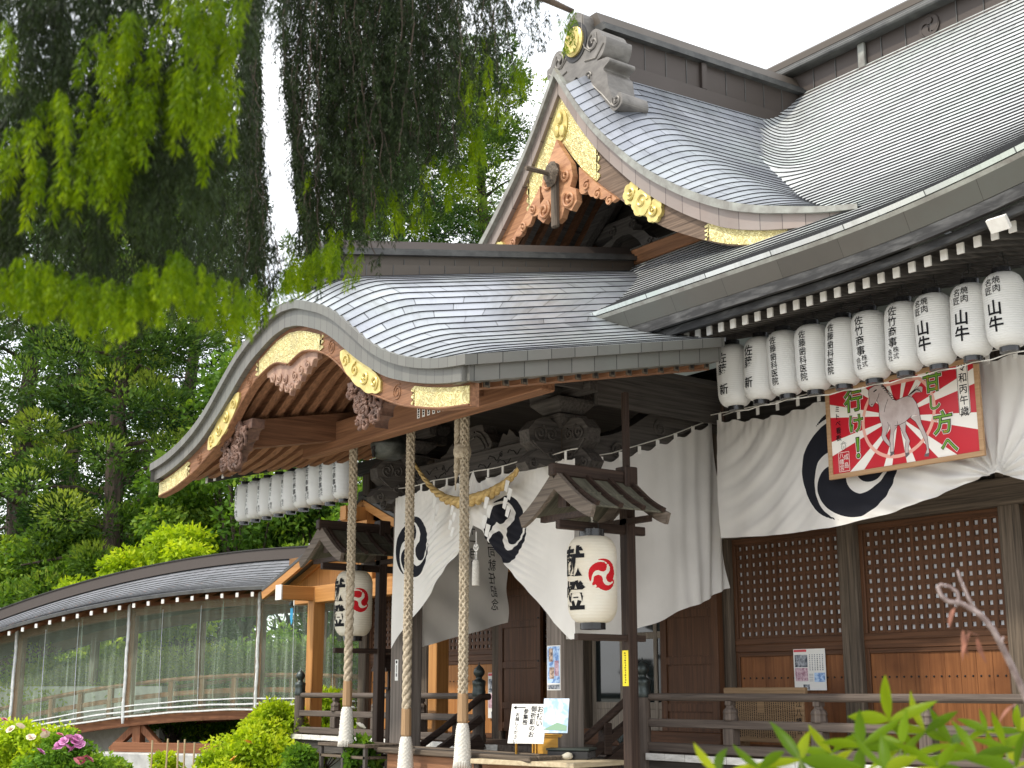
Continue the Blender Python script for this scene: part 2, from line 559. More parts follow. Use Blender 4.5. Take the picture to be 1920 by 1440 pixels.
def gold_mat(name):
    m, n, l, b = new_mat(name)
    t = n.new('ShaderNodeTexCoord')
    z = n.new('ShaderNodeTexNoise'); z.inputs['Scale'].default_value = 6; z.inputs['Detail'].default_value = 2
    l.new(t.outputs['Object'], z.inputs['Vector'])
    w = n.new('ShaderNodeTexVoronoi'); w.feature = 'SMOOTH_F1'; w.inputs['Scale'].default_value = 17
    mx_ = n.new('ShaderNodeMix'); mx_.data_type = 'RGBA'; mx_.inputs['Factor'].default_value = .22
    l.new(t.outputs['Object'], mx_.inputs['A']); l.new(z.outputs['Color'], mx_.inputs['B']); l.new(mx_.outputs['Result'], w.inputs['Vector'])
    s = n.new('ShaderNodeMath'); s.operation = 'SINE'; k = n.new('ShaderNodeMath'); k.operation = 'MULTIPLY'; k.inputs[1].default_value = 34
    l.new(w.outputs['Distance'], k.inputs[0]); l.new(k.outputs[0], s.inputs[0])
    r = ramp(n, [(0, (.40, .32, .12)), (.40, (.64, .55, .24)), (1, (.70, .62, .31))])
    q = n.new('ShaderNodeMapRange'); q.inputs[1].default_value = -1; l.new(s.outputs[0], q.inputs[0]); l.new(q.outputs[0], r.inputs['Fac'])
    z3 = n.new('ShaderNodeTexNoise'); z3.inputs['Scale'].default_value = 3.5; z3.inputs['Detail'].default_value = 8; z3.inputs['Roughness'].default_value = .7
    l.new(t.outputs['Object'], z3.inputs['Vector']); r3 = ramp(n, [(.50, (0, 0, 0)), (.70, (.75, .75, .75))]); l.new(z3.outputs['Fac'], r3.inputs['Fac'])
    m3 = n.new('ShaderNodeMix'); m3.data_type = 'RGBA'; m3.inputs['B'].default_value = (.36, .31, .17, 1)
    l.new(r3.outputs['Color'], m3.inputs['Factor']); l.new(r.outputs['Color'], m3.inputs['A']); l.new(m3.outputs['Result'], b.inputs['Base Color'])
    b.inputs['Metallic'].default_value = .45; b.inputs['Roughness'].default_value = .42
    bp = n.new('ShaderNodeBump'); bp.inputs['Strength'].default_value = .4; bp.inputs['Distance'].default_value = .008
    l.new(s.outputs[0], bp.inputs['Height']); l.new(bp.outputs['Normal'], b.inputs['Normal'])
    return m


M = {}
M['tile'] = sheet('copper_tile', (.20, .215, .25), (.36, .38, .425), (.38, .42, .42), .62, .33, .5)
M['tile_main'] = sheet('copper_tile_main', (.47, .49, .50), (.68, .705, .71), (.54, .62, .58), .9, .36, .3)
M['riser'] = plain('copper_edge_shade', (.025, .025, .028), .6, .2)  # near-black; shadow lines under the course laps painted in
M['fascia'] = sheet('copper_fascia', (.105, .102, .092), (.155, .15, .135), (.14, .145, .13), .28, .5, .25, seam=.01, dark=.35, stagger=False)
M['fascia_brown'] = sheet('copper_fascia_brown', (.19, .15, .13), (.27, .22, .195), (.25, .22, .2), .34, .5, .35, seam=.01, dark=.3, stagger=False)
M['ridge_sheet'] = sheet('copper_ridge', (.19, .155, .125), (.26, .215, .175), (.22, .20, .175), .5, .5, .3, seam=.012, dark=.4, stagger=False)
M['ridge_dark'] = surf('copper_dark', (.05, .05, .05), (.10, .10, .095), .5, .3, (4, 4, 4), bump=.1)
M['patina'] = surf('copper_patina', (.17, .16, .145), (.30, .31, .28), .55, .3, (5, 5, 5), bump=.1)
M['eave_copper'] = sheet('copper_eave', (.060, .055, .048), (.095, .088, .077), (.085, .09, .08), .75, .6, .15, seam=.006, dark=.6, stagger=False)
M['oni'] = surf('ornament_metal', (.10, .092, .084), (.20, .185, .17), .5, .15, (5, 5, 9), bump=.15, p=(.3, .7))
M['gold'] = gold_mat('gilt_plate')
M['gold_plain'] = surf('gilt', (.46, .36, .11), (.66, .55, .22), .42, .45, (9, 9, 9), bump=.2)
for ax in 'xyz':
    M['keyaki_'+ax] = wood('keyaki_wood_'+ax, (.11, .052, .028), (.29, .145, .078), ax)
    M['dark_'+ax] = wood('grey_dark_wood_'+ax, (.030, .027, .025), (.105, .094, .085), ax, .7)
    M['red_'+ax] = wood('red_brown_wood_'+ax, (.05, .023, .012), (.135, .062, .031), ax, .5)
    M['weather_'+ax] = wood('weathered_wood_'+ax, (.032, .026, .021), (.17, .132, .098), ax, .75, bump=.6)
    M['new_'+ax] = wood('new_timber_'+ax, (.34, .15, .045), (.52, .26, .085), ax, .55, k=.6)
    M['rail_'+ax] = wood('railing_wood_'+ax, (.055, .042, .036), (.15, .12, .10), ax, .6)
    M['post_'+ax] = wood('dark_post_wood_'+ax, (.018, .011, .009), (.062, .040, .030), ax, .6)
    M['corr_'+ax] = wood('corridor_wood_'+ax, (.15, .058, .028), (.28, .125, .062), ax, .55)
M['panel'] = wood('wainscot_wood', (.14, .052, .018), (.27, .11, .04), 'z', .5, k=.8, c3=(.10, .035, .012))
M['panel_lit'] = wood('wainscot_wood_lit', (.30, .12, .035), (.46, .21, .065), 'z', .5, k=.8)  # lit copy of the wainscot; sunlight on the left bays painted in
M['gegyo'] = surf('orange_carving', (.28, .12, .055), (.50, .26, .13), .6, 0, (3, 3, 14), bump=.3)
M['black_board'] = surf('weathered_black_board', (.012, .012, .013), (.09, .09, .09), .7, 0, (3, 16, 16), 7, .3, .01, (.45, .75))
M['white_paint'] = surf('white_paint', (.66, .64, .60), (.80, .79, .76), .6, 0, (8, 8, 8), bump=.05)
M['void'] = plain('interior_dark', (.012, .010, .009), .9)  # near-black: shade of interior, grooves and slots put into the colour
M['paper_back'] = surf('shoji_paper', (.52, .54, .58), (.66, .68, .71), .9, 0, (3, 3, 3), bump=0)
M['iron'] = plain('black_iron', (.02, .022, .024), .45, .6)
M['giboshi'] = surf('bronze_cap', (.035, .045, .045), (.09, .105, .10), .4, .6, (9, 9, 9), bump=.1)
M['glass'] = plain('dark_glass', (.015, .02, .02), .06, 0, .8)

# ================================================================== SHRINE HALL
hall = thing('shrine_hall', 'old wooden shrine hall with curved copper roofs, front gable and bow-shaped porch', 'shrine', (0, 0, 0))
POSTS = [-7.3, -5.35, -3.32, -1.4, 1.4, 3.35, 5.42, 7.4]
DECK = 0.97


def coursed(mb, S, nv, nu, lift, tile=0, riser=1, u_len=None, flip=False, vmap=None):
    """roof laid in courses: each course laps the one below and shows its edge"""
    us = np.linspace(0, 1, nu+1); prev = None
    for j in range(nv):
        v0, v1 = j/nv, (j+1)/nv
        if vmap: v0, v1 = vmap(v0), vmap(v1)
        a, b = S(us, v0), S(us, v1)
        du = S(np.clip(us+.01, 0, 1), v0) - S(np.clip(us-.01, 0, 1), v0)
        nrm = np.cross(du, b-a); nrm /= np.linalg.norm(nrm, axis=1)[:, None] + 1e-9
        nrm[nrm[:, 2] < 0] *= -1
        a = a + nrm*lift
        L = np.concatenate([[0], np.cumsum(np.linalg.norm(np.diff(a, axis=0), axis=1))])
        n = nu+1
        fs, uv = [], []
        for i in range(nu):
            f = (i, i+1, n+i+1, n+i); q = [(L[i], j+.02), (L[i+1], j+.02), (L[i+1], j+.98), (L[i], j+.98)]
            if flip: f, q = f[::-1], q[::-1]
            fs.append(f); uv.append(q)
        mb.add(np.concatenate([a, b]), fs, tile, uv)
        if prev is not None:
            fs = [((i, i+1, n+i+1, n+i) if not flip else (n+i, n+i+1, i+1, i)) for i in range(nu)]
            mb.add(np.concatenate([prev - nrm*.001, a]), fs, riser)
        else:
            fs = [((i, i+1, n+i+1, n+i) if not flip else (n+i, n+i+1, i+1, i)) for i in range(nu)]
            mb.add(np.concatenate([a - nrm*(lift+.03), a]), fs, tile, [[(L[i], .5), (L[i+1], .5), (L[i+1], .5), (L[i], .5)] for i in range(nu)])
        prev = b


# ---- main roof -----------------------------------------------------
main_z = Spline([(-2.62, 5.80), (-2.0, 6.12), (-1.5, 6.45), (-.5, 7.17), (.5, 8.02), (1.5, 8.97), (2.4, 9.93), (3.1, 10.72)])
gz = Spline([(0, 9.90), (.22, 9.58), (.45, 9.25), (.75, 8.87), (1.2, 8.40), (1.75, 7.90), (2.2, 7.57), (2.7, 7.26), (3.15, 7.03), (3.6, 6.85), (4.0, 6.72), (4.5, 6.57), (5.0, 6.45)])
gz_bar = Spline([(0, 8.86), (.35, 8.42), (.76, 8.02), (1.14, 7.71), (1.52, 7.41), (1.87, 7.15), (2.38, 6.87), (2.96, 6.60), (3.6, 6.42), (4.3, 6.30)])
GY = -1.55
gable_rise = lambda d: .52*(1-(np.minimum(d, 4.9)/4.9)**2)


XR = 9.6


def upturn(x, y):
    return np.clip(x - 5.0, 0, None)**2 * .028 * np.clip((1.5 - y)/4.1, 0, 1)


def S_main(u, v):
    w = XR - 4.4*min(1.0, max(0.0, (float(v)-.12)/.5))
    x = -w + (w+XR)*u
    y = -2.62 + 5.72*v
    z = main_z(y) + upturn(x, y)
    if y > .30:                           # the valley beside the front gable is a rounded sweep
        d = np.abs(x); roll = math.sin(PI/2*min(1, (y-GY)/1.15))
        zc_ = gz(np.minimum(d, 4.9)) + gable_rise(d)*roll + .05*max(0, y-GY-1.0) - .035
        k = .55; h = np.clip(.5 + .5*(zc_-z)/k, 0, 1); s = z*(1-h) + zc_*h + k*h*(1-h)
        z = np.where(d < 4.9, z + (s-z)*np.clip((4.9-d)/.8, 0, 1)*min(1, (y-.30)/.5), z)
    return np.stack([x, np.full_like(x, y), z], 1)


# even course widths along the slope
_yy = np.linspace(-2.62, 3.1, 400); _s = np.concatenate([[0], np.cumsum(np.hypot(np.diff(_yy), np.diff(main_z(_yy))))]); _s /= _s[-1]
vm = lambda v: float(np.interp(v, _s, (_yy+2.62)/5.72))
mb = MB(); coursed(mb, S_main, 54, 200, .0175, vmap=vm)
main_roof = mb.build('main_roof', [M['tile_main'], M['riser']], hall)
# back slope, so that the roof is closed
mb = MB()
mb.grid(lambda u, v: np.stack([-5.2-4.0*v+(14.8+4.0*v)*u, 3.1+.8+5.6*v, 10.7-4.9*v**.8], 1), 20, 8, flip=False)
mb.build('back_slope', M['tile_main'], main_roof)

# edge of the main roof: copper band, black boards, soffit
mb = MB(); n = 60
xs = np.linspace(-XR, XR, n+1)
for y0, y1, za, zb, mi in ((-2.60, -2.585, -.035, -.075, 1), (-2.585, -2.50, -.075, -.245, 0), (-2.50, -2.44, -.245, -.25, 0)):
    vs = [(x, y0, 5.80 + upturn(x, -2.6) + za) for x in xs] + [(x, y1, 5.80 + upturn(x, -2.6) + zb) for x in xs]
    fs = [(i+n+1, i+n+2, i+1, i) for i in range(n)]
    mb.add(vs, fs, mi, [[(xs[i]+20, .5), (xs[i+1]+20, .5), (xs[i+1]+20, .5), (xs[i]+20, .5)] for i in range(n)])
mb.build('eave_band', [M['eave_copper'], M['patina']], main_roof)
mb = MB()
for y0, z0, z1, th in ((-2.50, -.25, -.36, .05), (-2.42, -.36, -.44, .05)):
    sec = [(0, z1), (th, z1), (th, z0), (0, z0)]
    mb.sweep([(x, y0, 5.80 + upturn(x, -2.6)) for x in xs], [(-a, b) for a, b in sec][::-1])
mb.build('eave_board', M['black_board'], main_roof)
mb = MB()
mb.grid(lambda u, v: np.stack([-XR+2*XR*u, -2.40+2.5*v, 5.42+.62*v + upturn(-XR+2*XR*u, -2.6)*(1-v)], 1), 40, 4, flip=True)
mb.build('eave_soffit', M['dark_y'], main_roof)
x = 2.62
pos = []
while x < 9.4: pos.append(x); x += .172
x = -9.3
while x < -4.9: pos.append(x); x += .344
for x in pos:
    mb = MB(); dz = float(upturn(np.array(x), -2.4)); z = 5.345 + dz
    mb.beam((x, -2.24, z), (x, .05, z + .60 - dz), .062, .085)
    mb.box((x-.034, -2.262, z-.049), (x+.034, -2.243, z+.046), 1)
    mb.build('rafter', [M['dark_y'], M['white_paint']], main_roof)

# main ridge
mb = MB()
mb.box((-5.2, 2.98, 10.30), (8.6, 3.92, 10.62), 0)
mb.box((-5.2, 3.06, 10.62), (8.6, 3.84, 11.02), 0)
mb.box((-5.3, 2.86, 11.02), (8.7, 4.04, 11.10), 1, .02)
mb.box((-5.3, 2.92, 11.10), (8.7, 3.98, 11.16), 1)
mb.box((-5.3, 2.98, 11.16), (8.7, 3.92, 11.36), 2, .05)
main_ridge = mb.build('main_ridge', [M['fascia_brown'], M['ridge_dark'], M['ridge_sheet']], main_roof)


def panel_seams(name, pts, w, h, depth, m, parent):
    """thin standing seams on a ridge side"""
    mb_ = MB()
    for p in pts: mb_.box((p[0]-w/2, p[1]-depth/2, p[2]), (p[0]+w/2, p[1]+depth/2, p[2]+h))
    return mb_.build(name, m, parent)


mb = MB()
for x in np.arange(-5.0, 8.4, .43): mb.box((x-.006, 3.045, 10.625), (x+.006, 3.07, 11.015))
for x in np.arange(-5.0, 8.4, .36): mb.box((x-.006, 2.968, 10.42), (x+.006, 2.99, 10.615))
mb.build('ridge_seam', M['ridge_dark'], main_roof)
for x in (1.55, 4.05, -1.6, -4.1):
    mb = MB(); mb.box((x-.06, 2.99, 10.62), (x+.06, 3.05, 11.02), 0, .01)
    mb.build('ridge_post', M['patina'], main_roof)


def tomoe_relief(mb_, f, R, a0, sgn=1, mi=0, n=14, h=.02):
    """three raised commas; f(x, y, lift) -> point"""
    for k in range(3):
        d = tomoe_discs(R, sgn, a0)[k*70:(k+1)*70:5]
        L, Rr = [], []
        for i, (x, y, r) in enumerate(d):
            t = d[min(i+1, len(d)-1)][:2] - d[max(i-1, 0)][:2]; t = t/(np.linalg.norm(t)+1e-9); nr = np.array([-t[1], t[0]])
            L.append((x+nr[0]*r, y+nr[1]*r)); Rr.append((x-nr[0]*r, y-nr[1]*r))
        x, y, r = d[0]; t = d[1][:2]-d[0][:2]; a = math.atan2(t[1], t[0])
        head = [(x + r*math.cos(a+PI/2+q), y + r*math.sin(a+PI/2+q)) for q in np.linspace(.25, PI-.25, 8)]
        poly = L[::-1] + head + Rr
        c = np.mean(poly, 0)
        tri = tessellate_polygon([[Vector((p[0], p[1], 0)) for p in poly]])
        k0 = len(poly)
        vs = [f(p[0], p[1], h) for p in poly] + [f(p[0], p[1], 0) for p in poly]
        fs = [tuple(t_) for t_ in tri] + [(i, (i+1) % k0, (i+1) % k0+k0, i+k0) for i in range(k0)]
        mb_.add(vs, fs, mi)


mb = MB(); tomoe_relief(mb, lambda a, b, h: (2.72+a, 3.058-h, 10.82+b), .17, PI/2, h=.02)
mb.build('ridge_crest', M['fascia_brown'], main_roof)

# ---- front gable ---------------------------------------------------
def S_gable(sgn):
    def S(u, v):
        y = GY + (3.3-GY)*(u**1.35)
        d = np.full_like(y, 4.9 - (4.9-.22)*v)
        roll = np.sin(PI/2*np.clip((y-GY)/1.15, 0, 1))
        z = gz(d) + gable_rise(d)*roll + .05*np.clip(y-GY-1.0, 0, None)
        return np.stack([sgn*d, y, z], 1)
    return S


_dd = np.linspace(.22, 4.9, 300)[::-1]; _s2 = np.concatenate([[0], np.cumsum(np.hypot(np.diff(_dd), np.diff(gz(_dd))))]); _s2 /= _s2[-1]
vmg = lambda v: float(np.interp(v, _s2, (4.9-_dd)/(4.9-.22)))
mb = MB()
for sg in (1, -1): coursed(mb, S_gable(sg), 36, 40, .011, flip=(sg < 0), vmap=vmg)
gable = mb.build('gable_roof', [M['tile'], M['riser']], hall)

# verge: copper edge in two bands
for sg in (1, -1):
    mb = MB(); d = np.linspace(0, 4.95, 48)
    L = np.concatenate([[0], np.cumsum(np.hypot(np.diff(d), np.diff(gz(d))))])
    w1 = np.interp(d, [0, 3, 4.95], [.11, .10, .05]); w2 = np.interp(d, [0, 3, 4.6, 4.95], [.24, .22, .12, .05])
    for y0, a, b, mi in ((GY-.02, 0*d, w1, 0), (GY+.05, w1, w1+w2, 1)):
        za, zb = gz(d)-a+.005, gz(d)-b
        n = len(d)
        # front face, and the return under it
        rows = [np.stack([sg*d, 0*d+y0, za], 1), np.stack([sg*d, 0*d+y0, zb], 1), np.stack([sg*d, 0*d+GY+.30, zb+.01], 1)]
        for r0, r1 in ((0, 1), (1, 2)):
            fs, uv = [], []
            for i in range(n-1):
                f = (i, n+i, n+i+1, i+1); q = [(L[i], .5), (L[i], .5), (L[i+1], .5), (L[i+1], .5)]
                if sg < 0: f, q = f[::-1], q[::-1]
                fs.append(f); uv.append(q)
            mb.add(np.concatenate([rows[r0], rows[r1]]), fs, mi, uv)
        top = [rows[0], np.stack([sg*d, 0*d+GY+.06, gz(d)+.012], 1)]
        if mi == 0:
            fs = [((n+i, i, i+1, n+i+1) if sg > 0 else (n+i+1, i+1, i, n+i)) for i in range(n-1)]
            mb.add(np.concatenate(top), fs, 0, [[(L[i], .5)]*2 + [(L[i+1], .5)]*2 for i in range(n-1)])
    mb.build('verge_band', [M['patina'], M['fascia_brown']], gable)


def curve_board(d0, d1, zt, zb, y0, y1, sg, n=40, mi=0, mb_=None, ins_t=0.0, ins_b=0.0):
    """board with curved top and bottom, between d0 and d1 from the centre line"""
    mb_ = mb_ or MB(); d = np.linspace(d0, d1, n)
    t, b = zt(d)-ins_t, zb(d)+ins_b
    F = [np.stack([sg*d, 0*d+y0, t], 1), np.stack([sg*d, 0*d+y0, b], 1), np.stack([sg*d, 0*d+y1, b], 1), np.stack([sg*d, 0*d+y1, t], 1)]
    V = np.concatenate(F); fs = []
    for k in range(4):
        for i in range(n-1):
            f = (k*n+i, ((k+1) % 4)*n+i, ((k+1) % 4)*n+i+1, k*n+i+1)
            fs.append(f if sg > 0 else f[::-1])
    for i in (0, n-1):
        f = (i, n+i, 2*n+i, 3*n+i); fs.append(f[::-1] if (i == 0) == (sg > 0) else f)
    mb_.add(V, fs, mi)
    return mb_


gb_top = lambda d: gz(d) - np.interp(d, [0, 3, 4.95], [.33, .30, .12])
gb_bot = gz_bar
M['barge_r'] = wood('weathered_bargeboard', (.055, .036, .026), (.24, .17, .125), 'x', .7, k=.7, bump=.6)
M['barge_l'] = wood('sunlit_bargeboard', (.16, .07, .035), (.40, .20, .10), 'x', .6, k=.8)  # brighter orange copy; sunlight on the left board is in the colour
for sg in (1, -1):
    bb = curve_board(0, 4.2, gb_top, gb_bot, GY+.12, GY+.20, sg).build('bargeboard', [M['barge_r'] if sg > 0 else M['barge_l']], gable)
    # gilt fittings: apex plate, flower, foot plate
    mb = MB(); q = np.linspace(0, .72, 14)
    curve_board(0.0, .72, gb_top, gb_bot, GY+.105, GY+.12, sg, mb_=mb, ins_t=.015, ins_b=.015)
    e = scallop((.72, float(gb_bot(.72))+.02), (.72, float(gb_top(.72))-.02), 4, .07)
    mb.prism([(sg*a, b) for a, b in e], (0, GY+.105, 0), (1, 0, 0), (0, 0, 1), (0, 1, 0), .015)
    mb.build('gilt_plate', M['gold'], bb)
    mb = MB(); curve_board(2.72, 3.9, gb_top, gb_bot, GY+.105, GY+.12, sg, mb_=mb, ins_t=.015, ins_b=.015)
    e = scallop((2.72, float(gb_top(2.72))-.02), (2.72, float(gb_bot(2.72))+.02), 4, .08)
    mb.prism([(sg*a, b) for a, b in e], (0, GY+.105, 0), (1, 0, 0), (0, 0, 1), (0, 1, 0), .015)
    mb.build('gilt_plate', M['gold'], bb)
    mb = MB(); c = (1.62, float(gb_top(1.62)+gb_bot(1.62))/2)
    sl = -math.atan2(float(gz(1.4)-gz(1.9)), .5)
    for k in range(-1, 2):
        cc = (c[0] + k*.27*math.cos(sl), c[1] + k*.27*math.sin(sl)); rr = .13 if k else .165
        poly = [(sg*(cc[0] + (rr + .022*abs(math.sin(3.5*a)))*math.cos(a)), cc[1] + (rr + .022*abs(math.sin(3.5*a)))*math.sin(a)) for a in np.linspace(0, 2*PI, 43)[:-1]]
        mb.prism(poly, (0, GY+.07 - (.01 if k == 0 else 0), 0), (1, 0, 0), (0, 0, 1), (0, 1, 0), .05)
        mb.tube([(sg*p[0], GY+.065, p[1]) for p in spiral(cc, rr*.62, 1.2, k*2.0)], .022, 6)
    mb.build('gilt_flower', M['gold_plain'], bb)
mb = MB()
mb.prism([(.15*math.cos(a), 9.10+.23*math.sin(a)) for a in np.linspace(0, 2*PI, 24)[:-1]], (0, GY+.085, 0), (1, 0, 0), (0, 0, 1), (0, 1, 0), .03)
for a in (0.5, 2.6, 4.7):
    mb.lathe([(.0, 0), (.07, .005), (.06, .03), (0, .05)], (0, 0, 0), 10)
mb.v = mb.v[:]  # crest with three bosses
bo = [(0, 9.20), (-.055, 9.03), (.06, 9.00)]
nb = len(mb.v) - 3*40
for k in range(3):
    for i in range(40):
        x, y, z = mb.v[nb + k*40 + i]; mb.v[nb + k*40 + i] = (bo[k][0]+x*.9, GY+.085-z, bo[k][1]+y*1.3)
mb.build('gilt_crest', M['gold_plain'], gable)

# pendant under the apex
mb = MB()
half = [(0, 8.88), (.10, 8.72), (.30, 8.45), (.34, 8.25), (.28, 8.12), (.40, 8.05), (.42, 7.88), (.30, 7.78), (.16, 7.86), (.10, 7.74), (0, 7.70)]
poly = half + [(-a, b) for a, b in half[1:-1]][::-1]
mb.prism(poly, (0, GY+.02, 0), (1, 0, 0), (0, 0, 1), (0, 1, 0), .09)
for sg in (1, -1):
    for c, r in (((.27, 7.95), .13), ((.20, 8.30), .09)):
        mb.tube([(sg*p[0], GY+.01, p[1]) for p in spiral(c, r, 1.5, 2.2)], .022, 6)
gegyo = mb.build('gable_pendant', M['gegyo'], gable)
mb = MB(); mb.box((-.06, GY-.05, 7.62), (.06, GY+.03, 8.52), 0, .02)
mb.build('pendant_tongue', M['weather_z'], gegyo)
mb = MB(); mb.lathe([(.0, -.02), (.13, 0), (.15, .03), (.10, .07), (0, .09)], (0, 0, 0), 12)
mb.v = [(p[0]*(1+.12*math.cos(6*math.atan2(p[1], p[0]))), GY-.05-p[2], 8.36+p[1]*1.2) for p in mb.v]
mb.tube([(0, GY-.12, 8.36), (-.02, GY-.48, 8.36)], .035, 8)
mb.build('hex_boss', M['weather_y'], gegyo)
for sg in (1, -1):
    mb = MB()
    top = [(d, float(gb_bot(d))+.01) for d in np.linspace(.42, 1.1, 8)]
    low = scallop((1.16, float(gb_bot(1.1))-.05), (.40, float(gb_bot(.42))-.28), 4, -.06, 5)
    low = [(a, b) for a, b in low]
    mb.prism([(sg*a, b) for a, b in top + low], (0, GY+.06, 0), (1, 0, 0), (0, 0, 1), (0, 1, 0), .06)
    for c, r in (((.58, 8.05), .07), ((.80, 7.86), .07), ((1.03, 7.70), .06)):
        mb.tube([(sg*p[0], GY+.05, p[1]) for p in spiral(c, r, 1.4, 1)], .017, 5)
    mb.build('pendant_wing', M['gegyo'], gegyo)

# gable wall behind: boards, beams, frog-leg strut
mb = MB(); d = np.linspace(-4.6, 4.6, 60)
poly = [(a, float(gz(abs(a)))-.1) for a in d] + [(4.6, 6.2), (-4.6, 6.2)]
mb.prism(poly, (0, .25, 0), (1, 0, 0), (0, 0, 1), (0, 1, 0), .05)
mb.build('gable_wall', M['dark_x'], gable)
M['gbeam'] = wood('gable_beam', (.10, .045, .02), (.30, .14, .065), 'x', .6)
for z, h, y, L, mt in ((7.36, .22, -.45, 2.55, 'gbeam'), (6.98, .20, -.35, 2.9, 'gbeam'), (8.10, .20, -.05, 1.65, 'dark_x')):
    mb = MB(); mb.box((-L, y, z-h/2), (L, y+.22, z+h/2), 0, .015); mb.build('gable_beam', M[mt], gable)
mb = MB()
for sg in (1, -1):
    mb.beam((0, -.15, 8.85), (sg*1.75, -.15, 7.45), .12, .16)
    mb.beam((0, .05, 9.0), (sg*2.3, .05, 7.1), .12, .12)
mb.build('gable_strut', M['dark_x'], gable)
mb = MB()
half = [(0, 8.0), (.16, 7.98), (.26, 7.86), (.20, 7.78), (.42, 7.72), (.56, 7.58), (.78, 7.50), (.80, 7.46), (.42, 7.46), (.30, 7.62), (.14, 7.74), (.0, 7.76)]
mb.prism(half + [(-a, b) for a, b in half[1:-1]][::-1], (0, -.38, 0), (1, 0, 0), (0, 0, 1), (0, 1, 0), .14)
for sg in (1, -1):
    mb.tube([(sg*p[0], -.39, p[1]) for p in spiral((.2, 7.86), .08, 1.3, 0)], .018, 5)
    mb.tube([(sg*p[0], -.39, p[1]) for p in spiral((.55, 7.53), .06, 1.3, 0)], .015, 5)
mb.build('frog_leg_strut', M['dark_x'], gable)
mb = MB()
for k in range(7):
    y = -1.15 + .24*k
    for sg in (1, -1):
        q = np.linspace(.1, 4.2, 24)
        mb.sweep([(sg*a, y, float(gz(a))-.43) for a in q], [(-.035, -.05), (.035, -.05), (.035, .05), (-.035, .05)])
mb.build('gable_rafters', M['red_x'], gable)
mb = MB()
for sg in (1, -1):
    q = np.linspace(0, 4.4, 30)
    vs = [(sg*a, GY+.15, float(gz(a))-.36) for a in q] + [(sg*a, .3, float(gz(a))-.36) for a in q]
    mb.add(vs, [(i, i+1, 31+i, 30+i) for i in range(29)])
mb.build('gable_soffit', M['dark_y'], gable)

# gable ridge
mb = MB(); ys = np.linspace(-1.0, 3.1, 12)
zr = 9.98 + .035*(ys+1)


def ridge_run(mb_, w0, w1, h0, h1, mi):
    n = len(ys); vs = []
    for i, y in enumerate(ys):
        for a, b in ((-w0, h0), (w0, h0), (w1, h1), (-w1, h1)): vs.append((a, y, zr[i]+b))
    fs = [(i*4+k, (i+1)*4+k, (i+1)*4+(k+1) % 4, i*4+(k+1) % 4)[::-1] for i in range(n-1) for k in range(4)]
    fs += [(0, 1, 2, 3), tuple((n-1)*4+k for k in (3, 2, 1, 0))]
    mb_.add(vs, fs, mi)


ridge_run(mb, .40, .38, -.30, .10, 0); ridge_run(mb, .33, .33, .10, .52, 0)
ridge_run(mb, .43, .43, .52, .59, 1); ridge_run(mb, .38, .38, .59, .64, 1); ridge_run(mb, .33, .24, .64, .84, 2)
mb.build('gable_ridge', [M['fascia_brown'], M['ridge_dark'], M['ridge_sheet']], gable)
mb = MB()
for y in np.arange(-.6, 3.1, .40):
    z = 9.98 + .035*(y+1)
    mb.box((.325, y-.006, z+.105), (.338, y+.006, z+.515))
mb.build('ridge_seam', M['ridge_dark'], gable)
mb = MB(); z = 9.98 + .035*1.9
mb.box((.325, .92-.05, z+.10), (.385, .92+.05, z+.52), 0, .01)
mb.build('ridge_post', M['fascia_brown'], gable)

# ridge-end ornament
OY = -1.18
orn = []
for px, py in ((1040, 55), (1088, 60), (1116, 100), (1124, 290), (1140, 350), (1172, 372), (1200, 352), (1172, 300), (1180, 245), (1225, 203), (1262, 222), (1290, 270), (1322, 268), (1318, 345), (1285, 440), (1240, 492), (1335, 458), (1352, 492), (1305, 552), (1302, 580), (1332, 615), (1345, 720), (1378, 808), (1408, 822), (1438, 780), (1462, 788), (1470, 872), (1404, 946), (1352, 930), (1300, 880)):
    q = on_y(880 + px*.20833, py*.20833, OY); orn.append((q[0], q[2]))
oc = orn[0][0]
half = [(max(0.0, a-oc), b - .0) for a, b in orn]
half[0] = (0.0, half[0][1])
half = [(a, b - .0) for a, b in half]
half_low = [(.40, half[-1][1]+.22), (.16, half[-1][1]+.48), (0, half[-1][1]+.60)]
outl = half + half_low
def smooth2(pts, k=5):
    p_ = np.array(pts); out = []
    for i in range(len(p_)-1):
        a0, a1, a2, a3 = p_[max(i-1, 0)], p_[i], p_[i+1], p_[min(i+2, len(p_)-1)]
        for t_ in np.arange(k)/k:
            out.append(tuple(.5*((2*a1) + (a2-a0)*t_ + (2*a0-5*a1+4*a2-a3)*t_**2 + (3*a1-a0-3*a2+a3)*t_**3)))
    return out + [tuple(p_[-1])]


outl = [(max(a, 0.0), b) for a, b in smooth2(outl)]
outl[0] = (0.0, outl[0][1]); outl[-1] = (0.0, outl[-1][1])
full = outl + [(-a, b) for a, b in outl[1:-1]][::-1]
mb = MB(); mb.prism(full, (0, OY, 0), (1, 0, 0), (0, 0, 1), (0, 1, 0), .46)
zt_ = half[0][1]
for sg in (1, -1):
    for px, py, r, t0 in ((1205, 330, .13, 1.8), (1420, 850, .10, 2.5), (1160, 640, .07, 0)):
        q = on_y(880 + px*.20833, py*.20833, OY); c = (q[0]-oc, q[2])
        mb.tube([(sg*p[0], OY-.004, p[1]) for p in spiral(c, r, 1.25, t0, 1)], .016, 6)
    for line in (((1100, 80), (1108, 300), (1130, 380), (1180, 410), (1240, 330), (1230, 240)), ((1130, 500), (1230, 470), (1300, 330)), ((1180, 700), (1290, 800), (1380, 900), (1430, 860))):
        P = [on_y(880 + a*.20833, b*.20833, OY) for a, b in line]
        mb.tube([(sg*(p[0]-oc), OY-.002, p[2]) for p in P], .014, 6)
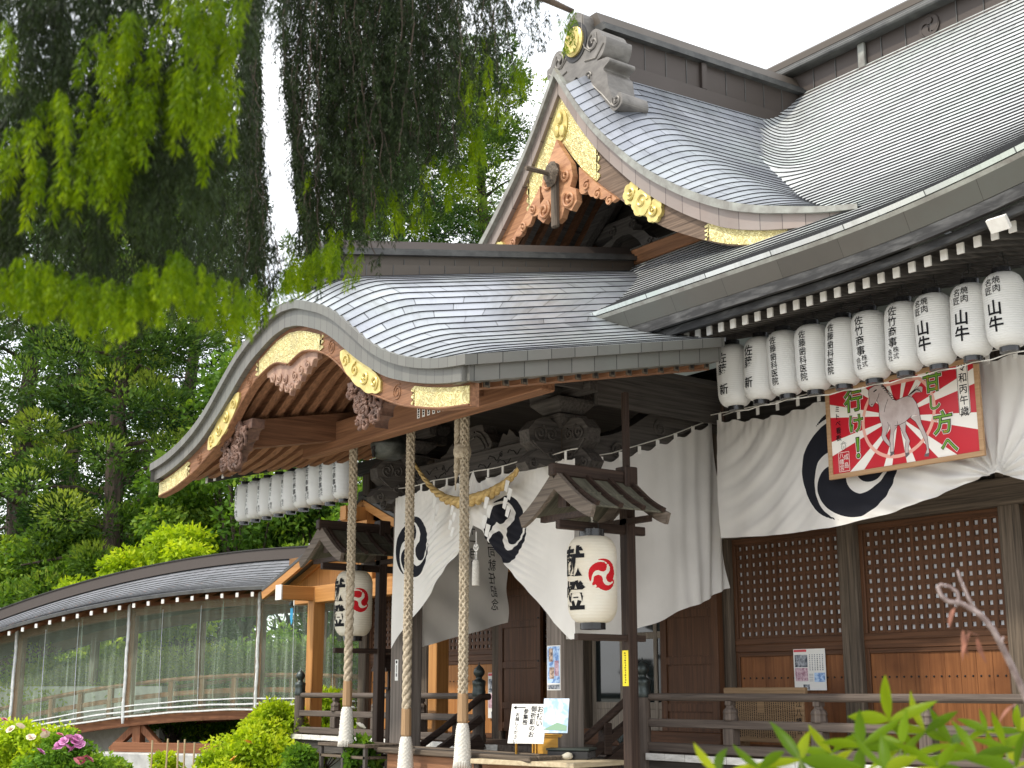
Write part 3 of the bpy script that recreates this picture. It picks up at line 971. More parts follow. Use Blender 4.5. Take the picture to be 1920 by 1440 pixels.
oni = mb.build('ridge_end_ornament', M['oni'], hall)
mb = MB(); mb.prism([(.25*math.cos(a), zt_-.46+.29*math.sin(a)) for a in np.linspace(0, 2*PI, 28)[:-1]], (0, OY-.012, 0), (1, 0, 0), (0, 0, 1), (0, 1, 0), .02)
mb.build('crest_recess_shade', M['riser'], oni)  # dark disc on the face, shade of the recess painted
mb = MB()
mb.lathe([(.0, .0), (.19, .0), (.19, .03), (.15, .05), (0, .055)], (0, 0, 0), 24)
mb.v = [(p[0], OY-.012-p[2], zt_-.46+p[1]*1.15) for p in mb.v]
tomoe_relief(mb, lambda a, b, h: (a, OY-.06-h, zt_-.46+b*1.15), .15, 1.2, h=.015)
mb.build('gilt_crest', M['gold_plain'], oni)

# ---- porch with the bow-shaped gable -------------------------------
PY, TILT, PW = -5.47, .205, 3.66
kt = Spline([(0, 5.89), (.3, 5.86), (.6, 5.77), (.9, 5.665), (1.15, 5.55), (1.4, 5.40), (1.65, 5.235), (1.9, 5.07), (2.2, 4.91), (2.5, 4.79), (2.8, 4.70), (3.2, 4.615), (3.7, 4.555)])
kf = Spline([(0, 5.625), (.3, 5.585), (.6, 5.495), (.9, 5.385), (1.15, 5.25), (1.4, 5.09), (1.65, 4.935), (1.9, 4.80), (2.2, 4.655), (2.5, 4.555), (2.8, 4.475), (3.2, 4.395), (3.7, 4.33)])
kb = Spline([(0, 5.20), (.12, 5.235), (.3, 5.275), (.6, 5.235), (.9, 5.13), (1.2, 4.95), (1.4, 4.80), (1.7, 4.61), (2.1, 4.44), (2.4, 4.33), (2.7, 4.255), (3.1, 4.175), (3.6, 4.125)])
prise = lambda d: .27*(1-(np.minimum(d, PW)/PW)**2)


def pz(d, y):
    return kt(d) + prise(d)*np.sin(PI/2*np.clip((y-PY)/.8, 0, 1)) + TILT*(y-PY)


def S_porch(sgn):
    def S(u, v):
        d = np.full_like(u, PW - (PW-.05)*v)
        y = PY + (np.interp(d, [1.45, 2.1], [-.45, -2.2])-PY)*(u**1.3)
        return np.stack([sgn*d, y, pz(d, y)], 1)
    return S


_d3 = np.linspace(.05, PW, 300)[::-1]; _s3 = np.concatenate([[0], np.cumsum(np.hypot(np.diff(_d3), np.diff(kt(_d3))))]); _s3 /= _s3[-1]
vmp = lambda v: float(np.interp(v, _s3, (PW-_d3)/(PW-.05)))
mb = MB()
for sg in (1, -1): coursed(mb, S_porch(sg), 23, 36, .011, flip=(sg < 0), vmap=vmp)
porch = mb.build('porch_roof', [M['tile'], M['riser']], hall)

for sg in (1, -1):
    mb = MB(); d = np.linspace(0, PW+.02, 60); n = len(d)
    L = np.concatenate([[0], np.cumsum(np.hypot(np.diff(d), np.diff(kt(d))))])
    mid = kt(d) - .085
    for y0, za, zb, yb in ((PY-.02, kt(d)+.012, mid, PY+.03), (PY+.03, mid, kf(d), PY+.16)):
        rows = [np.stack([sg*d, 0*d+y0, za], 1), np.stack([sg*d, 0*d+y0, zb], 1), np.stack([sg*d, 0*d+yb, zb], 1)]
        for r0, r1 in ((0, 1), (1, 2)):
            fs, uv = [], []
            for i in range(n-1):
                f = (i, n+i, n+i+1, i+1); q = [(L[i]*1.9, .5), (L[i]*1.9, .5), (L[i+1]*1.9, .5), (L[i+1]*1.9, .5)]
                if sg < 0: f, q = f[::-1], q[::-1]
                fs.append(f); uv.append(q)
            mb.add(np.concatenate([rows[r0], rows[r1]]), fs, 0, uv)
    r = [np.stack([sg*d, 0*d+PY-.02, kt(d)+.012], 1), np.stack([sg*d, 0*d+PY+.04, kt(d)+.022], 1)]
    mb.add(np.concatenate(r), [((n+i, i, i+1, n+i+1) if sg > 0 else (n+i+1, i+1, i, n+i)) for i in range(n-1)], 0, [[(L[i], .5)]*2+[(L[i+1], .5)]*2 for i in range(n-1)])
    # the side eave band
    ys = np.linspace(PY-.02, -2.24, 16); m_ = len(ys)
    for xo, za, zb, xi in ((PW+.02, .012, -.085, PW-.03), (PW-.03, -.085, -.23, PW-.2)):
        z = 4.556 + TILT*(ys-PY)
        rows = [np.stack([0*ys+sg*xo, ys, z+za], 1), np.stack([0*ys+sg*xo, ys, z+zb], 1), np.stack([0*ys+sg*xi, ys, z+zb], 1)]
        for r0, r1 in ((0, 1), (1, 2)):
            fs = [((i, m_+i, m_+i+1, i+1) if sg < 0 else (i+1, m_+i+1, m_+i, i)) for i in range(m_-1)]
            uv = [[(ys[i]+9, .5), (ys[i]+9, .5), (ys[i+1]+9, .5), (ys[i+1]+9, .5)][::(1 if sg < 0 else -1)] for i in range(m_-1)]
            mb.add(np.concatenate([rows[r0], rows[r1]]), fs, 0, uv)
    mb.build('porch_edge_band', M['fascia'], porch)

for sg in (1, -1):
    bb = curve_board(0, 3.6, kf, kb, PY+.10, PY+.19, sg, 70).build('bargeboard', M['keyaki_x'], hall)
    mb = MB()
    curve_board(0, .74, kf, kb, PY+.088, PY+.10, sg, 24, mb_=mb, ins_t=.05, ins_b=.022)
    zt1, zb1 = float(kf(.74))-.05, float(kb(.74))+.022
    mb.prism([(sg*a, b) for a, b in scallop((.74, zb1), (.74, zt1), 3, .085)], (0, PY+.088, 0), (1, 0, 0), (0, 0, 1), (0, 1, 0), .012)
    mb.build('gilt_plate', M['gold'], bb)
    mb = MB(); curve_board(2.68, 3.585, kf, kb, PY+.088, PY+.10, sg, 20, mb_=mb, ins_t=.03, ins_b=.022)
    zt1, zb1 = float(kf(2.68))-.03, float(kb(2.68))+.022
    mb.prism([(sg*a, b) for a, b in scallop((2.68, zt1), (2.68, zb1), 3, .07)], (0, PY+.088, 0), (1, 0, 0), (0, 0, 1), (0, 1, 0), .012)
    mb.build('gilt_plate', M['gold'], bb)
    mb = MB()
    up, dn = [], []
    for t in np.linspace(1.22, 2.06, 22):
        c = float(kf(t)+kb(t))/2 + .0; h = .115*(1 - abs((t-1.64)/.44)**3) + .02 + .018*abs(math.sin((t-1.22)*14))
        up.append((sg*t, c+h)); dn.append((sg*t, c-h))
    mb.prism(up + dn[::-1], (0, PY+.075, 0), (1, 0, 0), (0, 0, 1), (0, 1, 0), .025)
    for t in (1.35, 1.55, 1.75, 1.94):
        c = (t, float(kf(t)+kb(t))/2)
        mb.tube([(sg*p[0], PY+.07, p[1]) for p in spiral(c, .075, 1.3, t*9)], .014, 5)
    mb.build('gilt_flower', M['gold_plain'], bb)
    mb = MB()   # moulding along the lower edge
    q = np.linspace(.02, 3.58, 70)
    mb.tube([(sg*a, PY+.092, float(kb(a))+.012) for a in q], .012, 6)
    # carved eyes in the bare wood
    for t in (1.0, 2.35):
        c = (t, float(kf(t)+kb(t))/2)
        mb.tube([(sg*p[0], PY+.098, p[1]) for p in spiral(c, .085, 2.1, 1)], .008, 5)
    mb.build('bargeboard_moulding', M['keyaki_x'], bb)


def carved_cluster(name, parent, m, cx, cz, w, h, y, n, seed, depth=.12, tip=0.0):
    """hanging carving: a lumpy outline with rolling curls over it"""
    rnd = random.Random(seed); mb_ = MB()
    top = [(cx-w/2, cz+h/2), (cx+w/2, cz+h/2)]
    low = scallop((cx+w/2, cz+h*.30), (cx+tip, cz-h/2), 4, .05) + scallop((cx+tip, cz-h/2), (cx-w/2, cz+h*.30), 4, .05)
    mb_.prism(top[:1] + top[1:] + low, (0, y, 0), (1, 0, 0), (0, 0, 1), (0, 1, 0), depth)
    for i in range(n):
        a, b = rnd.random(), rnd.random()
        x_ = cx + (a-.5)*w*.86*(1-.55*b); z_ = cz + h*.42 - b*h*.82
        r = rnd.uniform(.035, .07)*min(1.4, w/.5)
        P = [(p[0], y-.012-.02*rnd.random()-.03*k/18, p[1]) for k, p in enumerate(spiral((x_, z_), r, 1.35, rnd.uniform(0, 6), rnd.choice((-1, 1)), 18))]
        mb_.tube(P, np.linspace(.024, .014, 18), 6)
    return mb_.build(name, m, parent)


M['carve'] = surf('carved_wood', (.055, .028, .020), (.17, .09, .062), .65, 0, (9, 9, 9), bump=.4)
M['carve_pale'] = surf('carved_wood_pale', (.20, .11, .08), (.38, .24, .17), .6, 0, (9, 9, 9), bump=.3)
mb = MB()
top = [(a, float(kb(abs(a)))+.02) for a in np.linspace(-.62, .62, 14)]
low = scallop((.62, 5.16), (0, 4.86), 5, .045) + scallop((0, 4.86), (-.62, 5.16), 5, .045)
mb.prism(top + low, (0, PY+.13, 0), (1, 0, 0), (0, 0, 1), (0, 1, 0), .06)
for sg in (1, -1):
    for c, r in (((.12, 5.06), .06), ((.27, 5.10), .055), ((.42, 5.13), .05), ((.06, 4.95), .045), ((.2, 4.98), .04)):
        mb.tube([(sg*p[0], PY+.12, p[1]) for p in spiral(c, r, 1.35, 2, 1)], .012, 5)
mb.build('bow_pendant', M['carve_pale'], porch)
for sg in (1, -1):
    for k, (cx, w, h, zc, tp) in enumerate(((1.62, .98, .56, 4.52, .1),)):
        carved_cluster('side_pendant', porch, M['carve'], sg*cx, zc, w, h, PY+.22, 34, 5+sg, .16, sg*tp)

# porch ridge
mb = MB(); ys = np.linspace(-4.95, -.45, 8); zr = 6.30 + .178*(ys+4.95) - .04
ridge_run(mb, .34, .34, -.25, .12, 0); ridge_run(mb, .29, .29, .12, .24, 0); ridge_run(mb, .36, .36, .24, .29, 1); ridge_run(mb, .31, .31, .29, .33, 1); ridge_run(mb, .27, .2, .33, .45, 2)
mb.build('porch_ridge', [M['ridge_sheet'], M['ridge_dark'], M['fascia_brown']], porch)
mb = MB()
for sg in (1, -1):
    mb.tube([(sg*.30, -5.12, 6.25), (sg*.30, -4.90, 6.29)], .075, 12); mb.tube([(sg*.30, -5.125, 6.25), (sg*.30, -5.12, 6.25)], .045, 12, 1)
mb.box((-.34, -5.06, 6.15), (.34, -4.94, 6.72), 0, .03)
mb.build('porch_ridge_end', [M['ridge_dark'], M['riser']], porch)
mb = MB()
for k, y in enumerate(np.arange(-4.6, -.6, .36)):
    z = 6.26 + .178*(y+4.95)
    mb.box((.335, y-.005, z-.15), (.345, y+.005, z+.115)); mb.box((.285, y+.17, z+.15), (.296, y+.18, z+.235))
mb.build('ridge_seam', M['ridge_dark'], porch)

# underside of the porch: boards and bowed rafters
ku = Spline([(0, 5.36), (.3, 5.34), (.6, 5.27), (.9, 5.17), (1.2, 5.03), (1.5, 4.86), (1.8, 4.70), (2.1, 4.57), (2.5, 4.44), (2.9, 4.36), (3.3, 4.30), (3.7, 4.26)])
mb = MB()
mb.grid(lambda u, v: np.stack([(u*2-1)*3.55, PY+.15+3.05*v, ku(np.abs(u*2-1)*3.55)+.10+TILT*(.15+3.05*v)], 1), 60, 8, flip=True)

mb.build('porch_soffit', M['keyaki_y'], porch)
mb = MB(); mb.box((-1.5, -2.62, 5.22), (1.5, -2.56, 5.75)); mb.box((-2.2, -2.62, 5.16), (2.2, -.1, 5.22))
for sg in (1, -1): mb.box((sg*2.0, -4.6, 4.9), (sg*2.06, -2.6, 5.16)); mb.box((sg*2.0, -2.6, 4.75), (sg*2.06, -.2, 5.16))
mb.build('porch_infill', M['dark_y'], porch)  # added dark boards that shut out the bright sky gap
k = 0
y = PY + .34
while y < -2.3:
    for sg in (-1, 1):
        mb = MB(); q = np.linspace(.02, 3.50, 30)
        mb.sweep([(sg*a, y, float(ku(a)) + .045 + TILT*(y-PY)) for a in q], [(-.045, -.055), (.045, -.055), (.045, .055), (-.045, .055)])
        zc = float(ku(3.5)) + .045 + TILT*(y-PY)
        mb.box((sg*3.50, y-.036, zc-.05), (sg*3.508, y+.036, zc+.05), 1)
        mb.box((sg*3.505, y-.02, zc-.032), (sg*3.512, y+.02, zc+.03), 2)
        mb.build('porch_rafter', [M['keyaki_x'], M['weather_z'], M['void']], porch)
    y += .215
M['keyaki_dk'] = wood('keyaki_beam', (.075, .034, .019), (.20, .098, .053), 'y', .6)
for sg in (1, -1):
    x = sg*1.62
    mb = MB(); mb.sweep([(x, PY+.30, 4.67), (x, -3.75, 4.67+.19*1.42)] + ([(x, -2.95, 4.67+.19*2.2)] if sg < 0 else []), [(-.11, -.17), (.11, -.17), (.11, .17), (-.11, .17)])
    mb.build('porch_purlin', M['keyaki_dk'], porch)
mb = MB(); mb.box((-2.4, -3.92, 4.62), (2.75, -3.74, 4.98), 0, .015)
cross = mb.build('porch_cross_beam', M['keyaki_x'], porch)

# ---- porch columns, brackets, carved beams -------------------------
CX, CY = 1.62, -2.75
M['col_z'] = wood('grey_column_wood', (.085, .07, .062), (.215, .185, .16), 'z', .7, k=.7, bump=.5)
for sg in (-1, 1):
    mb = MB(); mb.box((sg*CX-.15, CY-.15, .70), (sg*CX+.15, CY+.15, 4.02), 0, .022)
    col = mb.build('porch_column', M['col_z'], hall)
    mb = MB()
    mb.box((sg*CX-.10, CY-.10, 4.02), (sg*CX+.10, CY+.10, 4.52), 1, .02)
    # bearing blocks and arms, three tiers
    for z, s in ((4.50, .20), (4.68, .26)):
        mb.add([(sg*CX+a*s*(.6 if k < 4 else 1), CY+b*s*(.6 if k < 4 else 1), z + (0 if k < 4 else .11)) for k, (a, b) in enumerate(((-1,-1),(1,-1),(1,1),(-1,1))*2)],
               [(0,3,2,1),(4,5,6,7),(0,1,5,4),(1,2,6,5),(2,3,7,6),(3,0,4,7)])
        mb.box((sg*CX-s, CY-s, z+.11), (sg*CX+s, CY+s, z+.16), 0, .01)
    mb.box((sg*CX-.55, CY-.06, 4.86), (sg*CX+.55, CY+.06, 4.98), 0, .01)
    mb.box((sg*CX-.06, CY-.55, 4.86), (sg*CX+.06, CY+.55, 4.98), 0, .01)
    for dx, dy in ((-.46, 0), (.46, 0), (0, -.46), (0, .46)):
        mb.add([(sg*CX+dx+a*(.07 if k < 4 else .11), CY+dy+b*(.07 if k < 4 else .11), 4.98 + (0 if k < 4 else .07)) for k, (a, b) in enumerate(((-1,-1),(1,-1),(1,1),(-1,1))*2)],
               [(0,3,2,1),(4,5,6,7),(0,1,5,4),(1,2,6,5),(2,3,7,6),(3,0,4,7)])
        mb.box((sg*CX+dx-.11, CY+dy-.11, 5.05), (sg*CX+dx+.11, CY+dy+.11, 5.11), 0, .008)
    mb.build('bracket_set', [M['dark_x'], M['weather_z']], col)
    # carved nosings: one to the front, one to the outside
    nose = [(.10, 4.52), (.26, 4.60), (.44, 4.57), (.55, 4.45), (.53, 4.31), (.42, 4.24), (.52, 4.17), (.60, 4.08), (.54, 4.00), (.44, 4.02), (.40, 4.08), (.30, 4.06), (.20, 4.10), (.10, 4.08)]
    for nm, A, N in (('front', (0, -1, 0), (1, 0, 0)), ('side', (sg, 0, 0), (0, 1, 0))):
        mb = MB()
        O = np.array((sg*CX, CY, 0)) - np.array(N)*.09
        mb.prism(nose, O, A, (0, 0, 1), N, .18)
        for s_ in (0, 1):
            O2 = O + np.array(N)*(.19 if s_ else -.012); f = plane_map(O2, A, (0, 0, 1))
            for c, r, t in (((.40, 4.42), .10, 1.7), ((.24, 4.42), .07, 1.4), ((.50, 4.08), .055, 1.4), ((.26, 4.20), .06, 1.3)):
                mb.tube([f(*p) for p in spiral(c, r, t, 2)], .014, 5)
            mb.tube([f(*p) for p in ((.12, 4.14), (.22, 4.22), (.34, 4.2), (.42, 4.26), (.5, 4.33))], .013, 5)
        mb.build('carved_nosing', M['dark_y'] if nm == 'front' else M['dark_x'], col)
mb = MB()
mb.box((-CX+.15, CY-.13, 4.15), (CX-.15, CY+.13, 4.47), 0, .02)
mb.box((-CX-.6, CY-.08, 5.02), (CX+.6, CY+.08, 5.20), 0, .01)
tie = mb.build('carved_beam', M['dark_x'], hall)
mb = MB()
for sg in (-1, 1):
    mb.tube([(sg*p[0], CY-.135, p[1]) for p in spiral((1.22, 4.35), .075, 1.6, 3.5)], .009, 5)
    mb.tube([(sg*1.30, CY-.135, 4.31), (sg*1.20, CY-.135, 4.22), (sg*1.05, CY-.135, 4.19), (sg*.95, CY-.135, 4.17)], .008, 5)
    for x0_, zz in ((.35, 4.34), (.55, 4.27), (.15, 4.27), (.75, 4.36)):
        mb.tube([(sg*(x0_+t), CY-.135, zz+.03*math.sin(t*26)+.01*math.sin(t*61)) for t in np.linspace(0, .26, 20)], .006, 5)
    mb.tube([(sg*p[0], CY-.135, p[1]) for p in spiral((.62, 4.36), .035, 1.3, 1)], .006, 5)
mb.build('carved_line', M['void'], tie)  # raised tubes, shade of the cut grooves painted near-black
mb = MB()   # frog-leg strut over the beam
half = [(0, 4.80), (.13, 4.79), (.17, 4.70), (.24, 4.66), (.33, 4.55), (.30, 4.47), (.0, 4.47)]
mb.prism(half + [(-a, b) for a, b in half[1:-1]][::-1], (.05, CY-.10, 0), (1, 0, 0), (0, 0, 1), (0, 1, 0), .2)
wing = [(.36, 4.47), (.42, 4.56), (.48, 4.64), (.56, 4.60), (.60, 4.67), (.68, 4.62), (.74, 4.56), (.86, 4.53), (.92, 4.47)]
for sg in (1, -1): mb.prism([(sg*a, b) for a, b in wing], (.05, CY-.04, 0), (1, 0, 0), (0, 0, 1), (0, 1, 0), .08)
for sg in (1, -1):
    mb.tube([(.05+sg*a, CY-.11, b) for a, b in ((.02, 4.72), (.12, 4.68), (.2, 4.6), (.27, 4.5))], .012, 5)
    mb.tube([(.05+sg*a, CY-.11, b) for a, b in ((.02, 4.66), (.1, 4.62), (.17, 4.54), (.2, 4.49))], .010, 5)
mb.build('frog_leg_strut', M['dark_x'], tie)
# arched beams from the columns to the hall
for sg in (-1, 1):
    P = [(sg*CX, CY+.1+t*2.55, 4.28 + .62*t + .10*math.sin(PI*t) - .16*math.sin(2*PI*t)) for t in np.linspace(0, 1, 24)]
    sc = [1 + .35*math.sin(PI*t) for t in np.linspace(0, 1, 24)]
    mb = MB(); mb.sweep(P, [(-.12, -.16), (.12, -.16), (.12, .16), (-.12, .16)], scale=sc)
    for k, t0 in enumerate((.25, .5, .72)):
        for s_ in (-1, 1):
            i = int(t0*23); c = P[i]
            mb.tube([(c[0]+s_*.17, c[1]+a, c[2]+b) for a, b in spiral((0, 0), .10, 1.6, k*2)], .014, 5)
    mb.build('arched_beam', M['dark_y'], hall)

# ---- hall body -----------------------------------------------------
for x in POSTS:
    mb = MB(); mb.box((x-.125, -.125, .40), (x+.125, .125, 5.5), 0, .018)
    mb.build('hall_post', M['weather_z'], hall)
mb = MB()
mb.box((-7.42, -.16, 3.46), (-1.275, .10, 3.74), 0, .012); mb.box((1.275, -.16, 3.46), (7.52, .10, 3.74), 0, .012)
mb.build('head_beam', M['weather_x'], hall)
mb = MB(); mb.box((-7.6, -.11, 4.86), (7.7, .11, 5.12), 0, .012); mb.box((-7.6, -.20, 5.40), (7.7, .20, 5.62), 0, .012)
mb.build('wall_plate', M['dark_x'], hall)
mb = MB()
for a, b in zip(POSTS[:-1], POSTS[1:]):
    mb.box((a+.125, -.02, 3.74), (b-.125, .04, 4.86)); mb.box((a+.125, -.02, 5.12), (b-.125, .04, 5.40))
mb.box((-7.35, 0.125, .4), (-7.25, 7.0, 5.6)); mb.box((7.35, .125, .4), (7.45, 7.0, 5.6)); mb.box((-7.35, 6.9, .4), (7.45, 7.0, 5.6))
mb.build('plank_wall', M['dark_z'], hall)
mb = MB()
mb.box((-7.3, .55, .6), (7.3, .60, 5.5)); mb.box((-7.3, .05, .90), (7.3, .6, .94))
mb.build('inner_wall', M['void'], hall)  # near-black, so the shade of the room is in the colour


def lattice_bay(x0, x1, pale, nx, first=True):  # pale: wainscot takes the copy with sunlight painted in
    mb_ = MB(); z0, z1 = 2.19, 3.46; e = .055
    mb_.box((x0, -.05, z0), (x1, .05, z0+.075), 1, .006); mb_.box((x0, -.05, z1-.07), (x1, .05, z1), 1, .006)
    mb_.box((x0, -.05, z0+.075), (x0+e, .05, z1-.07), 0, .006); mb_.box((x1-e, -.05, z0+.075), (x1, .05, z1-.07), 0, .006)
    xs_ = np.linspace(x0+e, x1-e, nx+1); zs_ = np.linspace(z0+.075, z1-.07, 12)
    pw = (xs_[1]-xs_[0])
    for x_ in xs_: mb_.box((x_-pw*.25, -.024, z0+.075), (x_+pw*.25, .004, z1-.07))
    for z_ in zs_: mb_.box((x0+e, -.021, z_-.028), (x1-e, .002, z_+.028), 1)
    lt = mb_.build('lattice_panel', [M['red_z'], M['red_x']], hall)
    b_ = MB(); b_.box((x0+e, .0065, z0+.08), (x1-e, .012, z1-.075)); b_.build('paper_backing', M['paper_back'], lt)
    w_ = MB(); w_.box((x0, -.05, 2.10), (x1, .05, z0), 1, .006)
    w_.box((x0, -.045, DECK), (x0+.06, .045, 2.10), 0, .005); w_.box((x1-.06, -.045, DECK), (x1, .045, 2.10), 0, .005)
    w_.box((x0+.06, -.04, DECK), (x1-.06, .04, DECK+.07), 1, .004); w_.box((x0+.06, -.04, 2.05), (x1-.06, .04, 2.10), 1, .004)
    n_ = int((x1-x0-.12)/.185); q_ = np.linspace(x0+.06, x1-.06, n_+1)
    for a_, b__ in zip(q_[:-1], q_[1:]): w_.box((a_+.001, -.022, DECK+.07), (b__-.001, .02, 2.05), 2, .0025)
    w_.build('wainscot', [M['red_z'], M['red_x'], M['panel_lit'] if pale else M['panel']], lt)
    nl = MB()
    for a_, b__ in zip(q_[:-1], q_[1:]):
        for t_ in (.25, .75): nl.lathe([(.0, .0), (.012, 0), (.009, .008), (0, .011)], (0, 0, 0), 8)
    for k_ in range(len(nl.v)//32):
        xx = q_[k_//2] + (q_[1]-q_[0])*(.25 if k_ % 2 == 0 else .75)
        for i_ in range(32):
            v_ = nl.v[k_*32+i_]; nl.v[k_*32+i_] = (xx+v_[0], -.022-v_[2], 1.80+v_[1])
    nl.build('nail_row', M['iron'], lt)


lattice_bay(3.475, 5.295, False, 16)
lattice_bay(1.525, 3.225, False, 15)
lattice_bay(5.545, 7.275, False, 15)
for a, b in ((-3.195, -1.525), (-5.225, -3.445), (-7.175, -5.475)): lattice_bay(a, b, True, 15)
for sg in (-1, 1):   # dark jamb strips beside the centre bay
    pass


def panel_door(name, O, A, N, w, z0, z1, rows, mat_, parent, stud=True):
    """framed door leaf: stiles, rails and sunk panels; O hinge foot, A along the leaf, N into the leaf"""
    O, A, N = [np.array(t, float) for t in (O, A, N)]
    mb_ = MB()

    def bx(a0, a1, c0, c1, d0, d1, mi=0):
        ctr = O + A*(a0+a1)/2 + N*(d0+d1)/2 + np.array([0, 0, (c0+c1)/2])
        mb_.obox(ctr, ((a1-a0)/2, (d1-d0)/2, (c1-c0)/2), (A, N, (0, 0, 1)), mi)
    bx(0, .10, z0, z1, 0, .05); bx(w-.10, w, z0, z1, 0, .05)
    for z in rows: bx(.10, w-.10, z-.045, z+.045, .003, .047)
    bx(.10, w-.10, z0, z1, .022, .034)
    for za, zb in zip(rows[:-1], rows[1:]):
        bx(.118, w-.118, za+.063, zb-.063, .014, .022)
    if stud:
        for z in (rows[0]+.9, rows[0]+1.5): bx(w-.06, w-.035, z-.0125, z+.0125, -.008, 0, 1)
    return mb_.build(name, [mat_, M['iron']], parent)


panel_door('door_leaf', (.36, -.20, 0), (.995, .06, 0), (-.06, .995, 0), 1.02, DECK+.12, 3.62, (DECK+.2, 1.45, 2.02, 2.60, 3.06, 3.55), M['red_z'], hall)
mb = MB(); mb.box((1.30, -.24, DECK), (1.42, -.13, 3.72), 0, .01); mb.build('door_post', M['red_z'], hall)
panel_door('door_leaf', (-3.16, -.20, 0), (.995, .0, 0), (0, 1, 0), 1.02, DECK+.12, 3.62, (DECK+.2, 1.45, 2.02, 2.60, 3.06, 3.55), M['red_z'], hall)
# sliding glass doors in the centre bay
M['grey_frame'] = wood('bleached_door_frame', (.15, .125, .10), (.34, .29, .235), 'z', .75)
for k, (a, b) in enumerate(((-1.27, -.62), (-.66, .02), (-.02, .66), (.62, 1.27))):
    y0 = .02 + (.05 if k % 2 else 0)
    mb = MB()
    mb.box((a, y0, DECK+.05), (a+.07, y0+.04, 3.4), 0, .006); mb.box((b-.07, y0, DECK+.05), (b, y0+.04, 3.4), 0, .006)
    for z in (DECK+.05, 1.42, 2.32, 3.30): mb.box((a+.07, y0+.003, z), (b-.07, y0+.037, z+.09), 0, .006)
    mb.box((a+.07, y0+.012, DECK+.14), (b-.07, y0+.026, 1.42))
    gd = mb.build('glass_door', M['grey_frame'], hall)
    mb = MB(); mb.box((a+.07, y0+.016, 1.51), (b-.07, y0+.022, 2.32)); mb.box((a+.07, y0+.016, 2.41), (b-.07, y0+.022, 3.30))
    mb.build('door_glass', M['glass'], gd)
mb = MB(); mb.box((-1.275, -.14, DECK-.02), (1.275, .12, DECK+.05), 0, .01); mb.box((-1.6, -.42, DECK+.0), (1.6, -.24, DECK+.20), 0, .01)
mb.build('door_sill', M['red_x'], hall)
mb = MB(); mb.lathe([(0, 0), (.08, 0), (.085, .02), (.06, .035), (0, .03)], (0, 0, 0), 24)
tomoe_relief(mb, lambda a, b, h: (a, b, .035+h), .055, .4, h=.008)
mb.v = [(-.15+p[0], -.42-p[2], DECK+.11+p[1]) for p in mb.v]
mb.build('round_crest', M['giboshi'], hall)

# ---- veranda -------------------------------------------------------
VY = -1.42
mb = MB()
x = -7.55
while x < 8.8:
    mb.box((x+.002, VY, .895), (x+.318, -.13, DECK), 0, .004); x += .32
deck = mb.build('veranda_floor', M['rail_y'], hall)
mb = MB(); x = -7.55
M['lip'] = surf('white_board_ends', (.52, .51, .48), (.80, .79, .76), .7, 0, (5, 5, 22), bump=.2)
while x < 8.8:
    if not (-1.7 < x < 1.1): mb.box((x+.004, VY-.012, .892), (x+.316, VY-.001, DECK-.002), 0, .003)
    if abs(x - .05) < .16: mb.build('white_edge', M['lip'], deck); mb = MB()
    x += .32
mb.build('white_edge', M['lip'], deck)
mb = MB(); mb.box((-7.5, VY+.06, .70), (8.8, VY+.2, .893)); mb.box((-7.7, VY+.02, .74), (-7.4, VY+.3, .86))
for x in np.arange(-7.3, 8.8, 1.95): mb.box((x-.07, VY+.08, 0), (x+.07, VY+.22, .70))
mb.build('veranda_frame', M['dark_x'], deck)


def giboshi(name, x, y, z0, r, ztop, parent):
    mb_ = MB(); mb_.lathe([(r, z0), (r*1.04, z0+.03), (r, z0+.06), (r, ztop)], (x, y, 0), 20)
    p_ = mb_.build(name, M['rail_z'], parent, angle=40)
    c_ = MB(); h = ztop
    c_.lathe([(r*1.0, h-.05), (r*1.06, h-.04), (r*1.06, h+.02), (r*1.0, h+.03), (r*1.0, h+.10), (r*1.05, h+.11), (r*1.05, h+.15), (r*.8, h+.165), (r*.52, h+.18), (r*.50, h+.205), (r*.62, h+.215),
              (r*.86, h+.245), (r*.90, h+.275), (r*.72, h+.315), (r*.35, h+.345), (r*.10, h+.365), (0.004, h+.40)], (x, y, 0), 20)
    c_.build('onion_cap', M['giboshi'], p_, smooth=True)
    return p_


RY = -1.32


def railing(x0, x1, studs, ends=()):
    mb_ = MB()
    mb_.tube([(x0, RY, 1.585), (x1, RY, 1.585)], .042, 12)
    rl = mb_.build('railing', M['rail_x'], hall)
    mb_ = MB(); mb_.box((x0, RY-.045, 1.255), (x1, RY+.045, 1.345), 0, .008); mb_.build('middle_rail', M['rail_x'], rl)
    mb_ = MB(); mb_.box((x0, RY-.055, .985), (x1, RY+.055, 1.085), 0, .008); mb_.build('foot_rail', M['rail_x'], rl)
    for x_ in studs:
        b_ = MB()
        s2_ = MB(); s2_.box((x_-.075, RY-.06, 1.085), (x_+.075, RY+.06, 1.255), 0, .008); s2_.build('lower_block', M['rail_z'], rl)
        b_.lathe([(.082, 1.345), (.086, 1.36), (.082, 1.375), (.078, 1.41), (.085, 1.43), (.076, 1.455), (.05, 1.48), (.044, 1.51)], (x_, RY, 0), 8)
        b_.box((x_-.04, RY-.05, 1.50), (x_+.04, RY+.05, 1.548), 0, .006)
        b_.build('rail_stud', M['rail_z'], rl)


railing(1.36, 8.7, (2.67, 3.9, 5.2, 6.5))
railing(-7.2, -1.95, (-6.0, -4.75, -3.5))
giboshi('railing_newel', 1.31, -1.36, .70, .085, 1.63, hall)
giboshi('railing_newel', -1.85, -1.46, .70, .085, 1.63, hall)
giboshi('railing_newel', -7.22, RY, .70, .085, 1.63, hall)
